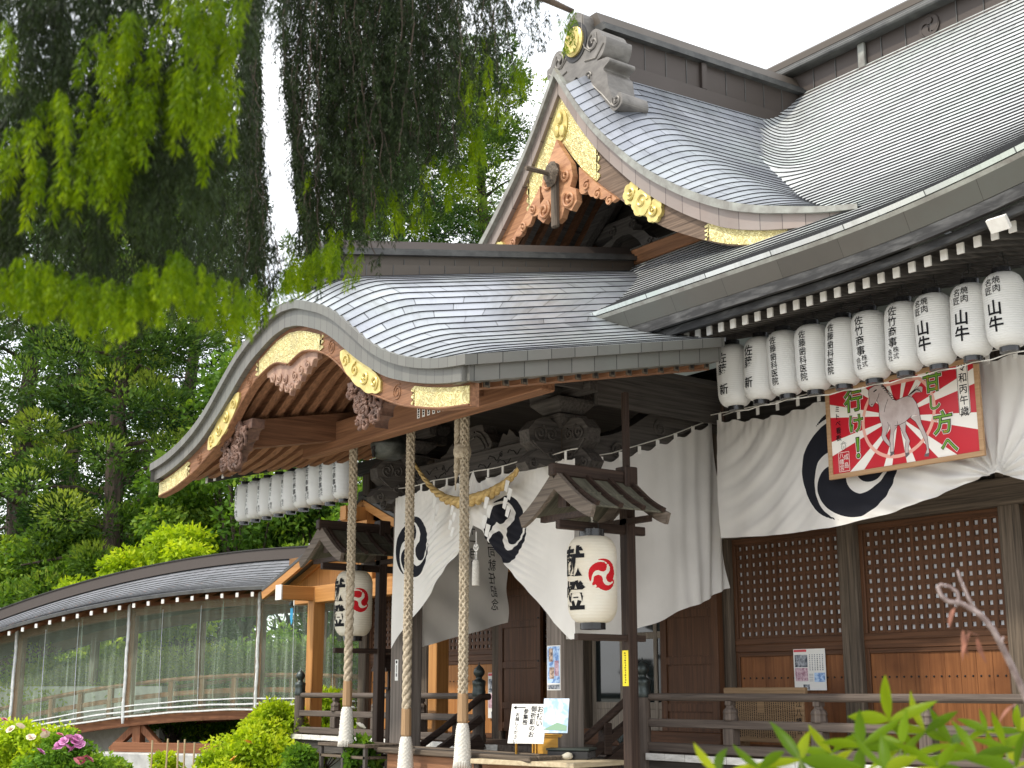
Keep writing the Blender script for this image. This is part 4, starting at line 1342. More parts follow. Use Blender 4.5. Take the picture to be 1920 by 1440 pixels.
# front steps with sloping handrails
mb = MB()
for k in range(5):
    mb.box((-1.25, -1.50-.27*(k+1), .80-.17*k), (1.05, -1.50-.27*k, .85-.17*k), 0, .008)
mb.build('front_step', M['rail_x'], hall)
for x in (1.22, -1.75):
    mb = MB()
    mb.sweep([(x, -1.36, 1.58), (x, -1.50, 1.57), (x, -1.75, 1.40), (x, -2.1, 1.17), (x, -2.42, .98), (x, -2.6, .95)], [(.045*math.cos(t), .045*math.sin(t)) for t in np.linspace(0, 2*PI, 11)[:-1]])
    mb.beam((x, -1.50, 1.30), (x, -2.75, .55), .08, .09)
    mb.beam((x, -1.50, 1.02), (x, -2.85, .22), .09, .18)
    mb.box((x-.06, -1.92, .95), (x+.06, -1.80, 1.30), 0, .01)
    mb.build('stair_handrail', M['post_y'], hall)

# ================================================================== PAPER LANTERNS
M['lantern'] = ink_mat('lantern_paper', (.80, .80, .78), (.8, .8, .8), .55, .25, 0, base2=(.77, .77, .755))
M['lantern_old'] = ink_mat('lantern_paper_aged', (.80, .77, .68), (.55, .012, .02), .6, .25, 0, base2=(.72, .66, .54))
M['ink'] = plain('black_ink', (.012, .012, .014), .7, 0, .08)
M['lacquer'] = plain('black_lacquer', (.012, .012, .014), .25, 0, .6)
M['string'] = plain('white_string', (.6, .58, .53), .8)
M['wire'] = plain('wire', (.05, .05, .05), .5, .5)


def body_r(t, R, cap):
    """radius of the lantern body, t from 0 (bottom) to 1 (top)"""
    e = np.minimum(t, 1-t)*2
    s = np.clip(e/.42, 0, 1)
    return cap + (R-cap)*np.sqrt(np.clip(1-(1-s)**2, 0, 1))


def lantern(name, label, loc, R, H, cap, ribs, texts, red=None, group=None, mat_body=None, hang=.12, rz=0.0):
    """texts: rows of (string, angle offset in metres, z fraction from top, size, bold, pitch)"""
    t = thing(name, label, 'lantern', loc, rz, group)           # origin: underside of the body
    nr = ribs*4
    ts = np.linspace(0, 1, nr+1)
    rr = body_r(ts, R, cap) - (.0035 if R < .2 else .004)*(np.cos(ts*ribs*2*PI)*.5+.5)
    nseg = 56
    mb = MB(); mb.lathe(list(zip(rr, ts*H)), (0, 0, 0), nseg)
    if red is not None:
        P = np.array(mb.v); ang = np.arctan2(P[:, 1], P[:, 0]); da = (ang - red[0] + PI) % (2*PI) - PI
        mb.attr = {'ink': tomoe_sdf(da*R, P[:, 2], 0, red[1], red[2], sgn=1, a0=R_(100)) + .006}
    else: mb.attr = {'ink': np.ones(len(mb.v))}
    b = mb.build('lantern_body', mat_body or M['lantern'], t, smooth=True)
    if texts:
        mb = MB()

        def f(x, y):
            a = -PI/2 + x/R; z = min(max(y, .005), H-.005); r = float(body_r(np.array(z/H), R, cap)) + .003
            return (r*math.cos(a), r*math.sin(a), z)
        for s, xo, fz, size, bold, pitch in texts:
            put_text(mb, text2d(s, size, (xo, H*(1-fz)), True, bold, pitch, maxlen=R*.16), f)
        mb.build('lantern_writing', M['ink'], b)
    for nm, z0, z1 in (('bottom_cap', -.045*R/.18, .012), ('top_cap', H-.012, H+.05*R/.18)):
        mb = MB(); mb.lathe([(cap*.90, z0), (cap*1.02, z0), (cap*1.02, z1), (cap*.90, z1)], (0, 0, 0), 28)
        mb.build(nm, M['lacquer'], t, angle=40)
    mb = MB(); zt = H+.05*R/.18
    mb.tube([(-cap*.9, 0, zt-.03), (-cap*.8, 0, zt+hang*.6), (0, 0, zt+hang), (cap*.8, 0, zt+hang*.6), (cap*.9, 0, zt-.03)], .004, 5)
    mb.tube([(0, 0, zt+hang), (.02, .0, zt+hang+.05)], .006, 5)
    mb.build('wire_handle', M['wire'], t)
    return t


T_SATO = [('佐藤', .0, .15, .125, .012, 1.0), ('新', .0, .66, .125, .012, 1.0)]
T_DENT = [('佐藤歯科医院', .0, .11, .088, .008, 1.0)]
T_TAKE = [('佐竹商事', .0, .09, .102, .010, 1.0), ('株式', .034, .68, .062, .004, 1.0), ('会社', -.034, .70, .062, .004, 1.0)]
T_YAKI = [('焼肉', .04, .08, .078, .008, 1.0), ('名匠', -.04, .10, .078, .008, 1.0), ('山牛', .0, .40, .15, .022, 1.0)]
LX0, LDX, LY, LZ = 3.19, .373, -1.6, 4.66
spec = [(T_SATO, 'with two big name characters over a third, nearest the porch'), (T_SATO, 'with two big name characters over a third, second from the porch'),
        (T_DENT, 'with six-character writing, first of the three alike'), (T_DENT, 'with six-character writing, middle of the three alike'), (T_DENT, 'with six-character writing, last of the three alike'),
        (T_TAKE, 'with four large and four small characters, nearer the porch'), (T_TAKE, 'with four large and four small characters, over the horse'),
        (T_YAKI, 'with bold two-character name, leftmost of three alike'), (T_YAKI, 'with bold two-character name, middle of three alike'), (T_YAKI, 'with bold two-character name, at the right edge')]
protos = {}
for i, (tx, lab) in enumerate(spec):
    loc = (LX0 + LDX*i, LY, LZ - (.015 + .035*math.sin(PI*(i-2)/9) if i > 2 else 0) + .004*math.sin(i*2.3))
    k = id(tx)
    if k not in protos:
        protos[k] = lantern('paper_lantern', 'white paper lantern ' + lab, loc, .184, .68, .085, 32, tx, group='white lanterns under the right eave')
        o = protos[k]
    else:
        o = copy_tree(protos[k]); o.location = loc; o['label'] = 'white paper lantern ' + lab
    o.rotation_euler = (R_([1.5, -1, .5, 2, -1.5, 1, -.5, 1.5, -1, .5][i]), R_([-1, 1.5, -1.8, .5, 1.6, -1.2, 1.4, -.6, 1.2, -1][i]), R_([3, -4, 2, 6, -5, 3, 0, -3, 5, 2][i]))
T_BEST = [('日東ベスト', .0, .10, .082, .008, 1.0), ('株式', .034, .72, .058, .004, 1.0), ('会社', -.034, .74, .058, .004, 1.0)]
T_TAK2 = T_TAKE
words = ['leftmost', 'second from the left', 'third from the left', 'fourth from the left', 'fifth from the left', 'sixth from the left', 'seventh from the left', 'eighth from the left', 'last before the rope']
pb = None
for i in range(9):
    loc = (-9.06 + .455*i, LY, LZ-.04)
    if i < 5:
        if pb is None: o = pb = lantern('paper_lantern', '', loc, .184, .68, .085, 32, T_BEST, group='white lanterns under the left eave')
        else: o = copy_tree(pb)
    else:
        o = copy_tree(protos[id(T_TAKE)]); o['group'] = 'white lanterns under the left eave'
    o.location = loc
    o['label'] = 'white paper lantern under the left eave, ' + words[i]
    o.rotation_euler.z = R_([2, -3, 0, 3, -1, 2, -2, 1, 0][i])
mb = MB(); mb.tube([(2.7, LY, 5.56), (9.3, LY, 5.60)], .022, 8)
for i in range(10): mb.tube([(LX0+LDX*i+.02, LY, 5.40), (LX0+LDX*i, LY, 5.57)], .004, 4)
tag(mb.build('lantern_pole', M['iron']), 'dark pole under the right eave carrying the row of lanterns', 'pole')
mb = MB(); mb.tube([(-9.6, LY, 5.52), (-4.9, LY, 5.52)], .022, 8)
for i in range(9): mb.tube([(-9.04+.455*i, LY, 5.36), (-9.06+.455*i, LY, 5.53)], .004, 4)
tag(mb.build('lantern_pole', M['iron']), 'dark pole under the left eave carrying the far row of lanterns', 'pole')
mb = MB(); P = []
for i in range(10):
    P += [(LX0+LDX*i, LY, LZ-.05-(.015 + .035*math.sin(PI*(i-2)/9) if i > 2 else 0)), (LX0+LDX*(i+.5), LY, LZ-.068-(.015 + .035*math.sin(PI*(i-1.5)/9) if i > 2 else 0))]
mb.tube([(2.35, -.95, 4.78)] + P, .006, 5)
tag(mb.build('string', M['string']), 'white string running under the bottoms of the right-hand lanterns', 'string')

# big lanterns on the roofed posts
T_KEN = [('献', .0, .13, .30, .035, 1.0), ('燈', .0, .53, .30, .035, 1.0)]


def lantern_stand(label, x, y, rod):
    t = thing('lantern_stand', label, 'lantern stand', (x, y, 0), 0, 'roofed lantern stands before the porch')
    mb = MB(); mb.box((-.06, -.06, .15), (.06, .06, 3.90), 0, .008)
    if rod: mb.box((-.03, -.03, 3.90), (.03, .03, 4.72), 0, .004)
    mb.box((-.085, -.085, 3.70), (.085, .085, 3.92), 0, .01)
    mb.build('post', M['post_z'], t)
    mb = MB(); mb.box((-.03, -.70, 2.14), (.03, .20, 2.205), 0, .006); mb.build('lower_arm', M['post_y'], t)
    mb = MB(); mb.box((-.035, -.92, 3.22), (.035, .22, 3.31), 0, .008); mb.box((-.38, -.84, 3.32), (.38, -.78, 3.38)); mb.box((-.38, -.06, 3.32), (.38, .0, 3.38)); mb.build('upper_arm', M['post_y'], t)
    prof = lambda a: 3.77 - .80*a + .42*a*a*a
    for sg in (-1, 1):
        mb = MB(); q = np.linspace(0, .53, 10)
        top = [(sg*a, prof(a)) for a in q]
        for ya, yb in ((-.90, .02),):
            vs = [(a, ya, b) for a, b in top] + [(a, yb, b) for a, b in top] + [(a, ya, b-.018) for a, b in top] + [(a, yb, b-.018) for a, b in top]
            n = 10; fs = []
            for i in range(n-1):
                fs += [(i, i+1, n+i+1, n+i), (2*n+i, 3*n+i, 3*n+i+1, 2*n+i+1), (i, 2*n+i, 2*n+i+1, i+1), (n+i, n+i+1, 3*n+i+1, 3*n+i)]
            fs += [(n-1, 3*n-1, 4*n-1, 2*n-1)]
            if sg < 0: fs = [f[::-1] for f in fs]
            mb.add(vs, fs)
        mb.box((sg*.27-.008, -.89, prof(.27)-.004), (sg*.27+.008, .01, prof(.27)+.014))
        sl = mb.build('roof_board', M['stand_roof'], t)
        for y in (-.86, -.56, -.27, .0):
            mb = MB(); mb.sweep([(sg*a, y, prof(a)+.022) for a in np.linspace(.03, .56, 10)], [(-.022, -.022), (.022, -.022), (.022, .022), (-.022, .022)])
            mb.build('batten', M['post_x'], sl)
        for y in (-.93, .04):
            mb = MB(); mb.sweep([(sg*a, y, prof(a)-.055) for a in np.linspace(.0, .57, 10)], [(-.028, -.075), (.028, -.075), (.028, .065), (-.028, .065)], scale=np.linspace(1.1, .85, 10))
            mb.build('gable_board', M['stand_barge'], sl)
    mb = MB(); mb.box((-.05, -1.0, 3.745), (.05, -.0, 3.87), 0, .012); mb.build('ridge_beam', M['post_y'], t)
    mb = MB(); mb.prism([(-.07, 3.44), (.07, 3.44), (.05, 3.60), (.02, 3.64), (-.02, 3.64), (-.05, 3.60)], (0, -.86, 0), (1, 0, 0), (0, 0, 1), (0, 1, 0), .05); mb.build('gable_pendant', M['post_z'], t)
    return t


M['stand_roof'] = surf('mossy_boards', (.05, .048, .032), (.12, .112, .08), .8, 0, (4, 22, 4), bump=.3)
M['stand_barge'] = wood('grey_gable_board', (.07, .055, .045), (.20, .165, .135), 'x', .7)
SXR, SXL, SY = 2.80, -2.62, -2.85
lantern_stand('dark wooden roofed lantern stand right of the porch, holding the nearer big lantern', SXR, SY, True)
lantern_stand('dark wooden roofed lantern stand left of the porch, partly behind a bell rope', SXL, SY+.30, False)
big = lantern('big_lantern', 'big aged paper lantern with bold black characters and red crest, right of the porch', (SXR, SY-.48, 2.31), .25, .86, .125, 28, T_KEN, red=(R_(-12), .46, .165), group='big votive lanterns', mat_body=M['lantern_old'], hang=.10)
b2 = copy_tree(big); b2.location = (SXL, SY-.12, 2.36); b2['label'] = 'big paper lantern with bold black characters and red crest, behind the left bell rope'
for x, l in ((SXR, 'right'), (SXL, 'left')):
    yl = SY-.48 if x > 0 else SY-.12
    mb = MB(); mb.tube([(x, yl, 3.40), (x+.015, yl, 3.28)], .012, 6)
    for k in range(5): mb.tube([(x, yl, 3.29), (x+.05*math.cos(k*1.3), yl+.05*math.sin(k*1.3), 3.24)], .005, 4)
    tag(mb.build('straw_tie', None or M['string']), 'straw tie fastening the big %s lantern to its stand' % l, 'tie')
mb = MB(); mb.box((SXR-.045, SY-.064, 1.70), (SXR+.045, SY-.0605, 2.05))
yn = tag(mb.build('yellow_notice', plain('yellow_notice', (.85, .70, .015), .5)), 'narrow yellow notice stuck on the right lantern stand post', 'notice')
mb = MB(); f = plane_map((SXR, SY-.0652, 0), (1, 0, 0), (0, 0, 1))
for k in range(13): mb.box((SXR-.012+.004*(k % 3), SY-.0655, 2.03-.024*k), (SXR+.006+.004*(k % 2), SY-.0642, 2.018-.024*k))
mb.build('notice_lines', M['ink'], yn)

# ================================================================== CURTAINS
M['cloth'] = ink_mat('white_cloth', (.87, .855, .82), (.016, .017, .024), .85, .22, .22, 9)
M['cloth_shade'] = ink_mat('shaded_white_cloth', (.77, .75, .72), (.016, .017, .024), .85, .18, .2, 8)  # same white cloth greyed: shade under the roofs painted in
M['cloth_plain'] = plain('white_tape', (.74, .73, .70), .85)


def cloth(name, label, S, nu, nv, ink=None, m=None, flip=False, group='white curtains of the shrine'):
    mb_ = MB(); mb_.grid(S, nu, nv, 0, flip)
    if ink is None: mb_.attr = {'ink': np.ones(len(mb_.v))}
    else:
        U, V = np.meshgrid(np.linspace(0, 1, nu+1), np.linspace(0, 1, nv+1)); mb_.attr = {'ink': ink(U.ravel(), V.ravel())}
    return tag(mb_.build(name, m or M['cloth'], None, smooth=True), label, 'curtain', group)


NY = -2.97
lowp = [on_y(a, b, NY) for a, b in ((737, 1216), (775, 1152), (824, 1089), (865, 1025), (887, 985), (910, 1000), (944, 1051), (985, 1104), (1034, 1167), (1071, 1199), (1082, 1198))]
lowx = [p[0] for p in lowp]; lowz = [p[2] for p in lowp]
NX0, NX1 = lowx[0], lowx[-1]
gx = lowx[4]


def S_front(u, v):
    x = NX0 + (NX1-NX0)*u
    zt_ = 4.13 - .035*np.abs(np.sin((x-NX0)/.29*PI))**.7 + .16*np.exp(-((x-gx)/.06)**2) - .05*np.exp(-((x-gx)/.3)**2)
    zb_ = np.interp(x, lowx, lowz)
    z = zt_ + (zb_-zt_)*v
    r = np.hypot(x-gx, (4.2-z)*.6)
    th = np.arctan2(4.25-z, x-gx)
    fold = .022*np.sin(th*17)*np.exp(-((r-.55)/.55)**2) + .012*np.sin((z*1.0+.28*np.abs(x-gx))*24)*v*np.clip(1.6-r, 0, 1) + .03*np.sin(x*5+z*1.3)*v
    gather = .05*v*np.sin(u*PI*9)*.5
    fold = fold + .010*np.sin((z*1.6+.7*np.abs(x-gx))*46)*np.exp(-((r-.9)/.5)**2)*v + .006*np.sin(x*70)*np.exp(-v*7)
    return np.stack([x + .0*v, NY - .05*v*(1-v) - fold - gather*.35, z], 1)


def ink_front(u, v):
    P = S_front(u, v)
    d = np.full(len(P), 9.0)
    for cx, cz, R, sg in ((-1.16, 3.42, .395, 1), (.83, 3.45, .40, 1)):
        d = np.minimum(d, tomoe_sdf(P[:, 0], P[:, 2], cx, cz, R, sg, R_(100)) + .010)
    return d


front = cloth('front_curtain', 'white porch curtain gathered up in the middle, printed with two black crests', S_front, 220, 110, ink_front)


def tabs(points, parent, w=.035, h=.10, n_dir=(1, 0, 0)):
    d_ = np.array(n_dir, float)
    for p in points:
        mb_ = MB(); p = np.array(p); up = np.array([0, 0, 1.0]); nn = np.cross(d_, up)
        mb_.obox(p + up*(h/2-.02), (w/2, .004, h/2), (d_, nn, up)); mb_.build('hanging_tab', M['cloth_plain'], parent)


tabs([(x, NY-.005, 4.12) for x in np.arange(NX0+.03, NX1, .292) if abs(x-gx) > .2], front)
mb = MB(); P = [(x, NY-.004, 4.21 - .018*math.sin(PI*(((x-NX0) % .9)/.9))) for x in np.linspace(NX0-.1, NX1+.05, 40)]
mb.tube(P, .007, 5)
tag(mb.build('curtain_cord', M['string']), 'white cord carrying the porch curtain between the columns', 'cord')

# side curtains of the porch
SXC = 1.80


def S_right(u, v):
    ye = -.60 + .20*v
    y = -2.92 + (ye+2.92)*u
    zt_ = 4.00 + .345*(y+2.92) + .02*np.cos((y+2.92)/.29*2*PI) - .10*np.sin(PI*u)*.6
    zb_ = np.maximum(1.95 + .352*(y+2.92), 2.20) + .012*np.sin(y*9)
    z = zt_ + (zb_-zt_)*v
    k = np.clip((u-.55)/.45, 0, 1)
    fold = .040*np.sin((u*(.9+.25*v)-.1*v)*66)*k**1.6*(.35+.65*v) + .05*np.sin(u*7+v*2.2)*v*(1-k) + .018*np.sin((u*1.2+v*.35)*21)*(.3+.7*v)
    return np.stack([SXC + .06*np.sin(PI*u)*v + fold, y, z], 1)


right = cloth('side_curtain', 'plain shaded white curtain hanging between right porch column and hall', S_right, 160, 90, None, M['cloth_shade'], flip=True)
tabs([(SXC, -2.92+2.3*k/8., 3.99+.345*2.3*k/8. - .06*math.sin(PI*k/8.)) for k in range(9)], right, .05, .10, (0, 1, 0))
mb = MB(); mb.tube([(SXC, -3.0, 4.10), (SXC, -2.2, 4.28), (SXC, -1.3, 4.58), (SXC, -.55, 4.88), (2.25, -.86, 4.86)], .007, 5)
tag(mb.build('curtain_cord', M['string']), 'white cord carrying the plain right side curtain', 'cord')
mb = MB()
for dx in (0, .03): mb.tube([(2.02+dx, -.62, 4.85), (2.05+dx, -.60, 3.9)], .006, 5)
mb.lathe([(.0, 3.80), (.035, 3.83), (.045, 3.87), (.03, 3.92), (.0, 3.94)], (2.06, -.60, 0), 8)
mb.tube([(2.05, -.60, 3.83), (2.03, -.60, 3.74)], .006, 4); mb.tube([(2.07, -.60, 3.83), (2.10, -.60, 3.72)], .006, 4)
tag(mb.build('tied_cord', M['string']), 'knotted double cord hanging between side curtain and main curtain', 'cord')


def S_left(u, v):
    y = -2.85 + (1.70+.0*v)*u
    zt_ = 4.25 + .1*u; zb_ = 2.13 + .25*(y+2.85)
    z = zt_ + (zb_-zt_)*v
    fold = .03*np.sin((z*1.2+u*1.1)*9)*v + .015*np.sin(u*14+v*5)
    return np.stack([-1.62 + .05*np.sin(PI*u)*v + fold, y, z], 1)


left = cloth('side_curtain', 'shaded white curtain with mirrored writing, hanging inside the porch on the left', S_left, 90, 70, None, M['cloth_shade'], flip=True)
mb = MB()


def f_left(y, z):
    u = np.array([(y+2.85)/1.70]); zt_ = 4.25 + .1*u; zb_ = 2.13 + .25*(y+2.85); v = np.clip((z-zt_)/(zb_-zt_), 0, 1)
    p = S_left(u, v)[0]; return (p[0]+.006, p[1], p[2])


pA = on_d(905, 985, 15.0)
for s, px, py, size, lean in (('美宮司就任記念', 914, 975, .165, .03), ('年十一月日', 882, 960, .15, .02)):
    r, _ = ray_dir(px, py); p = CAM_LOC + r*((-1.62-CAM_LOC[0])/r[0])
    y0, z0 = p[1], p[2]
    V, T = text2d(s, size, (0, 0), True, .006, 1.06, maxlen=.08, sx=.8)
    put_text(mb, ([(y0 - a - b*.09, z0 + b) for a, b in V], T), f_left)
mb.build('curtain_writing', M['ink'], left)

# the long curtain under the right eave
MY = -.90
lx = [2.19, 2.6, 3.2, 3.9, 4.6, 5.2, 5.72, 5.86, 6.0, 6.5, 7.2, 8.2]
lz = [3.37, 3.345, 3.31, 3.315, 3.39, 3.50, 3.63, 3.66, 3.60, 3.42, 3.33, 3.30]


def S_main_c(u, v):
    x = 2.19 + 6.0*u
    zt_ = 4.74 + .03*np.cos((x-2.19)/.30*2*PI)*.5 - .03*np.sin(PI*np.clip((x-2.19)/1.85, 0, 1))*3
    zb_ = np.interp(x, lx, lz)
    z = zt_ + (zb_-zt_)*v
    r1 = np.hypot((x-2.15), (z-4.85)); crease = .0025*np.sin((r1-.2*z)*47+x*2)*np.exp(-((x-3.1)/.8)**2) + .007*np.sin(x*62)*np.exp(-v*8) + .010*np.sin((x*.8+z*2.2)*20)*np.exp(-((x-5.0)/.8)**2)*v; r2 = np.hypot(x-5.86, z-3.62)
    th2 = np.arctan2(z-3.62, x-5.86)
    swag = .012*np.sin((r1*1.0 - .25*z)*21)*np.exp(-((x-2.9)/.55)**2) + .030*np.sin(th2*19)*np.exp(-(r2/.75)**2)*np.clip(r2/.1, 0, 1) + .028*np.sin(x*3.1+v*3)*v + .014*np.sin(x*11+v*4)*(.3+.7*v)
    belly = .10*np.sin(PI*np.clip((x-2.19)/3.7, 0, 1))*v
    return np.stack([x, MY - belly - swag - crease, z], 1)


def ink_main(u, v):
    P = S_main_c(u, v); return tomoe_sdf(P[:, 0], P[:, 2], 4.13, 4.0, .64, 1, R_(108)) + .012


mainc = cloth('long_curtain', 'long white curtain under the right eave with a giant black crest behind the board', S_main_c, 380, 90, ink_main, M['cloth_shade'])
tabs([(x, MY, 4.73) for x in np.arange(2.25, 8.1, .30)], mainc, .045, .11)
mb = MB(); mb.tube([(2.1, MY, 4.83), (3.1, MY, 4.81), (4.1, MY, 4.83), (6, MY, 4.83), (8.3, MY, 4.84)], .007, 5)
tag(mb.build('curtain_cord', M['string']), 'white cord carrying the long curtain under the right eave', 'cord')
for x in (2.28, 6.12):
    mb = MB(); mb.box((x-.022, -.90, 4.72), (x+.022, -.86, 5.45), 0, .004)
    tag(mb.build('hanging_batten', M['post_z']), 'dark batten dropping from the eave to the long curtain, ' + ('beside the porch' if x < 4 else 'right of the horse board'), 'batten')

# ================================================================== VOTIVE BOARD
M['bd_red'] = plain('red_paint', (.50, .012, .025), .3); M['bd_white'] = plain('cream_paint', (.80, .77, .72), .3)
M['bd_ring'] = plain('pink_paint', (.76, .40, .33), .3); M['bd_horse'] = surf('grey_horse_paint', (.44, .36, .35), (.58, .51, .50), .4, 0, (7, 7, 7), bump=0)
M['bd_green'] = plain('green_paint', (.13, .30, .025), .35); M['bd_orange'] = plain('orange_paint', (.55, .13, .02), .4); M['bd_hoof'] = plain('hoof_paint', (.12, .10, .11), .4)
M['bd_frame'] = wood('pale_board_frame', (.32, .19, .10), (.50, .33, .19), 'x', .55)
BX0, BX1, BZ0, BZ1, BY = 4.00, 5.87, 3.80, 4.76, -1.10
board = thing('votive_board', 'big framed painted board with a pale horse on red sun rays and green writing', 'painted board', ((BX0+BX1)/2, BY, BZ0))
lo = np.array(((BX0+BX1)/2, BY, BZ0))
W, Hh = BX1-BX0, BZ1-BZ0
mb = MB(); mb.box((-W/2, 0, 0), (W/2, .035, .05), 0, .004); mb.box((-W/2, 0, Hh-.05), (W/2, .035, Hh), 0, .004); mb.box((-W/2, .0, .05), (-W/2+.05, .035, Hh-.05), 0, .004); mb.box((W/2-.05, .0, .05), (W/2, .035, Hh-.05), 0, .004)
mb.build('board_frame', M['bd_frame'], board)
iw, ih = W-.10, Hh-.10
src = np.array([(75, 465), (1505, 190), (1540, 1030), (165, 1270)], float); dst = np.array([(-iw/2, Hh-.05), (iw/2, Hh-.05), (iw/2, .05), (-iw/2, .05)])
A_ = []
for (x, y), (u, v) in zip(src, dst):
    A_.append([x, y, 1, 0, 0, 0, -u*x, -u*y, -u]); A_.append([0, 0, 0, x, y, 1, -v*x, -v*y, -v])
Hm = np.linalg.svd(np.array(A_))[2][-1].reshape(3, 3)


def zb(x, y):
    p = Hm @ np.array([x, y, 1.0]); return (p[0]/p[2], p[1]/p[2])


mb = MB(); mb.box((-iw/2, .016, .05), (iw/2, .024, Hh-.05), 0)
panel = mb.build('painted_panel', M['bd_red'], board)


def clip_poly(poly):
    for ax, lim, sgn in ((0, -iw/2+.001, 1), (0, iw/2-.001, -1), (1, .051, 1), (1, Hh-.051, -1)):
        out = []
        for i in range(len(poly)):
            a, b = poly[i], poly[(i+1) % len(poly)]; ia, ib = (a[ax]-lim)*sgn >= 0, (b[ax]-lim)*sgn >= 0
            if ia: out.append(a)
            if ia != ib:
                t = (lim-a[ax])/(b[ax]-a[ax]); out.append((a[0]+(b[0]-a[0])*t, a[1]+(b[1]-a[1])*t))
        poly = out
    return poly


def flat(mb_, poly, y, mi=0): mb_.prism(poly, (0, y, 0), (1, 0, 0), (0, 0, 1), (0, 1, 0), .001, mi)


def strip(mb_, pts, w, y, mi=0):
    P = np.array(pts, float); T = np.gradient(P, axis=0); T /= np.linalg.norm(T, axis=1)[:, None]+1e-9
    Nn = np.stack([-T[:, 1], T[:, 0]], 1); n = len(P)
    ww = (w*np.ones(n)/2)[:, None]
    a, b = P+Nn*ww, P-Nn*ww
    mb_.add([(p[0], y, p[1]) for p in a] + [(p[0], y, p[1]) for p in b], [(i, n+i, n+i+1, i+1) for i in range(n-1)], mi)


mb = MB(); c = zb(790, 700)
for (a, b) in (((90, 575), (105, 710)), ((140, 950), (150, 1090)), ((330, 1240), (470, 1215)), ((660, 1185), (740, 1170)), ((880, 1145), (960, 1130)), ((1165, 1090), (1335, 1063)), ((1535, 835), (1525, 675)), ((1510, 400), (1505, 245)), ((1090, 250), (985, 280)), ((870, 320), (820, 330)), ((690, 345), (640, 350)), ((430, 390), (330, 420))):
    pa, pb_ = zb(*a), zb(*b)
    ea = (c[0]+(pa[0]-c[0])*1.6, c[1]+(pa[1]-c[1])*1.6); eb = (c[0]+(pb_[0]-c[0])*1.6, c[1]+(pb_[1]-c[1])*1.6)
    poly = clip_poly([c, ea, eb])
    if len(poly) > 2: flat(mb, poly, .0140)
mb.build('sun_ray', M['bd_white'], panel)
mb = MB(); rg = [zb(790+345*math.cos(t)*1.0, 690+395*math.sin(t)-(345*math.cos(t))*.17) for t in np.linspace(0, 2*PI, 70)]
cr = clip_poly(rg)
strip(mb, [p for p in rg if .07 < p[1] < Hh-.07], .035, .0130)
mb.build('sun_ring', M['bd_ring'], panel)
body = [(590, 385), (545, 395), (495, 425), (490, 470), (500, 520), (497, 575), (515, 603), (538, 606), (553, 578), (582, 545), (600, 600), (606, 700), (625, 770), (660, 790), (720, 800), (760, 795), (800, 790), (860, 760), (925, 700), (960, 690), (1000, 700), (995, 650), (965, 570), (930, 520), (880, 505), (830, 520), (770, 548), (730, 530), (690, 470), (650, 410), (615, 385)]
legs = [[(635, 770), (640, 840), (633, 890), (650, 930), (690, 975), (718, 1000), (722, 960), (690, 920), (675, 890), (690, 850), (705, 800), (690, 760)],
        [(712, 780), (720, 850), (712, 930), (720, 1000), (722, 1050), (730, 1080), (758, 1055), (752, 1000), (748, 930), (756, 850), (790, 790), (785, 750)],
        [(800, 780), (830, 850), (850, 900), (870, 930), (862, 1000), (865, 1060), (872, 1085), (902, 1060), (892, 1010), (908, 940), (885, 890), (865, 850), (868, 760)],
        [(905, 715), (960, 760), (1000, 830), (1030, 900), (1055, 960), (1065, 1020), (1050, 1065), (1080, 1070), (1088, 1045), (1080, 990), (1070, 900), (1045, 840), (1015, 770), (1000, 690)]]
mb = MB()
for k, pl in enumerate([body] + legs): flat(mb, [zb(*p) for p in pl], .0122 - .0003*k)
flat(mb, [zb(*p) for p in ((880, 505), (930, 450), (1000, 410), (1025, 420), (1020, 470), (960, 470), (910, 510))], .0125)
horse = mb.build('painted_horse', M['bd_horse'], panel)
mb = MB()
for pl in ([(590, 385), (545, 395), (495, 425), (490, 470), (500, 520), (497, 575), (515, 603), (538, 606), (553, 578), (582, 545), (600, 600), (606, 700), (625, 770)], [(615, 385), (650, 410), (690, 470), (730, 530), (770, 548), (830, 520), (880, 505), (930, 520), (965, 570), (995, 650), (1000, 700)], [(760, 795), (800, 790), (860, 760), (925, 700)], [(690, 530), (665, 600), (655, 660)], [(600, 470), (590, 510), (575, 545)]): strip(mb, [zb(*p) for p in pl], .0045, .0102)
for pl in legs: strip(mb, [zb(*p) for p in pl], .004, .0101)
for k in range(9):
    a, b = (600+k*17, 385+k*19), (650+k*15, 400+k*17); strip(mb, [zb(*a), zb((a[0]+b[0])/2+8, (a[1]+b[1])/2-6), zb(*b)], .007, .0100)
for k in range(6): strip(mb, [zb(885+k*4, 503-k*2), zb(935+k*8, 455-k*3), zb(975+k*9, 405+k*14)], .004, .0100)
strip(mb, [zb(543, 455), zb(560, 440), zb(575, 432)], .014, .0099); strip(mb, [zb(525, 585), zb(535, 578)], .010, .0099)
mb.build('horse_outline', M['ink'], horse)
mb = MB()
for pl in ([(725, 1045), (722, 1090), (762, 1060), (755, 1040)], [(865, 1055), (868, 1102), (905, 1065), (897, 1048)], [(1048, 1062), (1042, 1085), (1082, 1085), (1088, 1050)]): flat(mb, [zb(*p) for p in pl], .0095)
mb.build('hoof', M['bd_hoof'], horse)
for lay, (bold, m_, y_) in enumerate(((.062, 'bd_white', .0085), (.038, 'ink', .0078), (.006, 'bd_green', .0071))):
    mb = MB(); f = lambda a, b: (a, y_, b)
    for ch, x, y, s in (('甘', 1120, 370, .225), ('し', 1145, 572, .165), ('方', 1215, 770, .235), ('へ', 1272, 975, .20), ('行', 335, 545, .24), ('け', 378, 770, .21), ('！', 405, 1010, .27)):
        q = zb(x, y); put_text(mb, text2d(ch, s, (q[0], q[1]+s/2), True, bold), f)
    mb.build('green_writing', M[m_], panel)
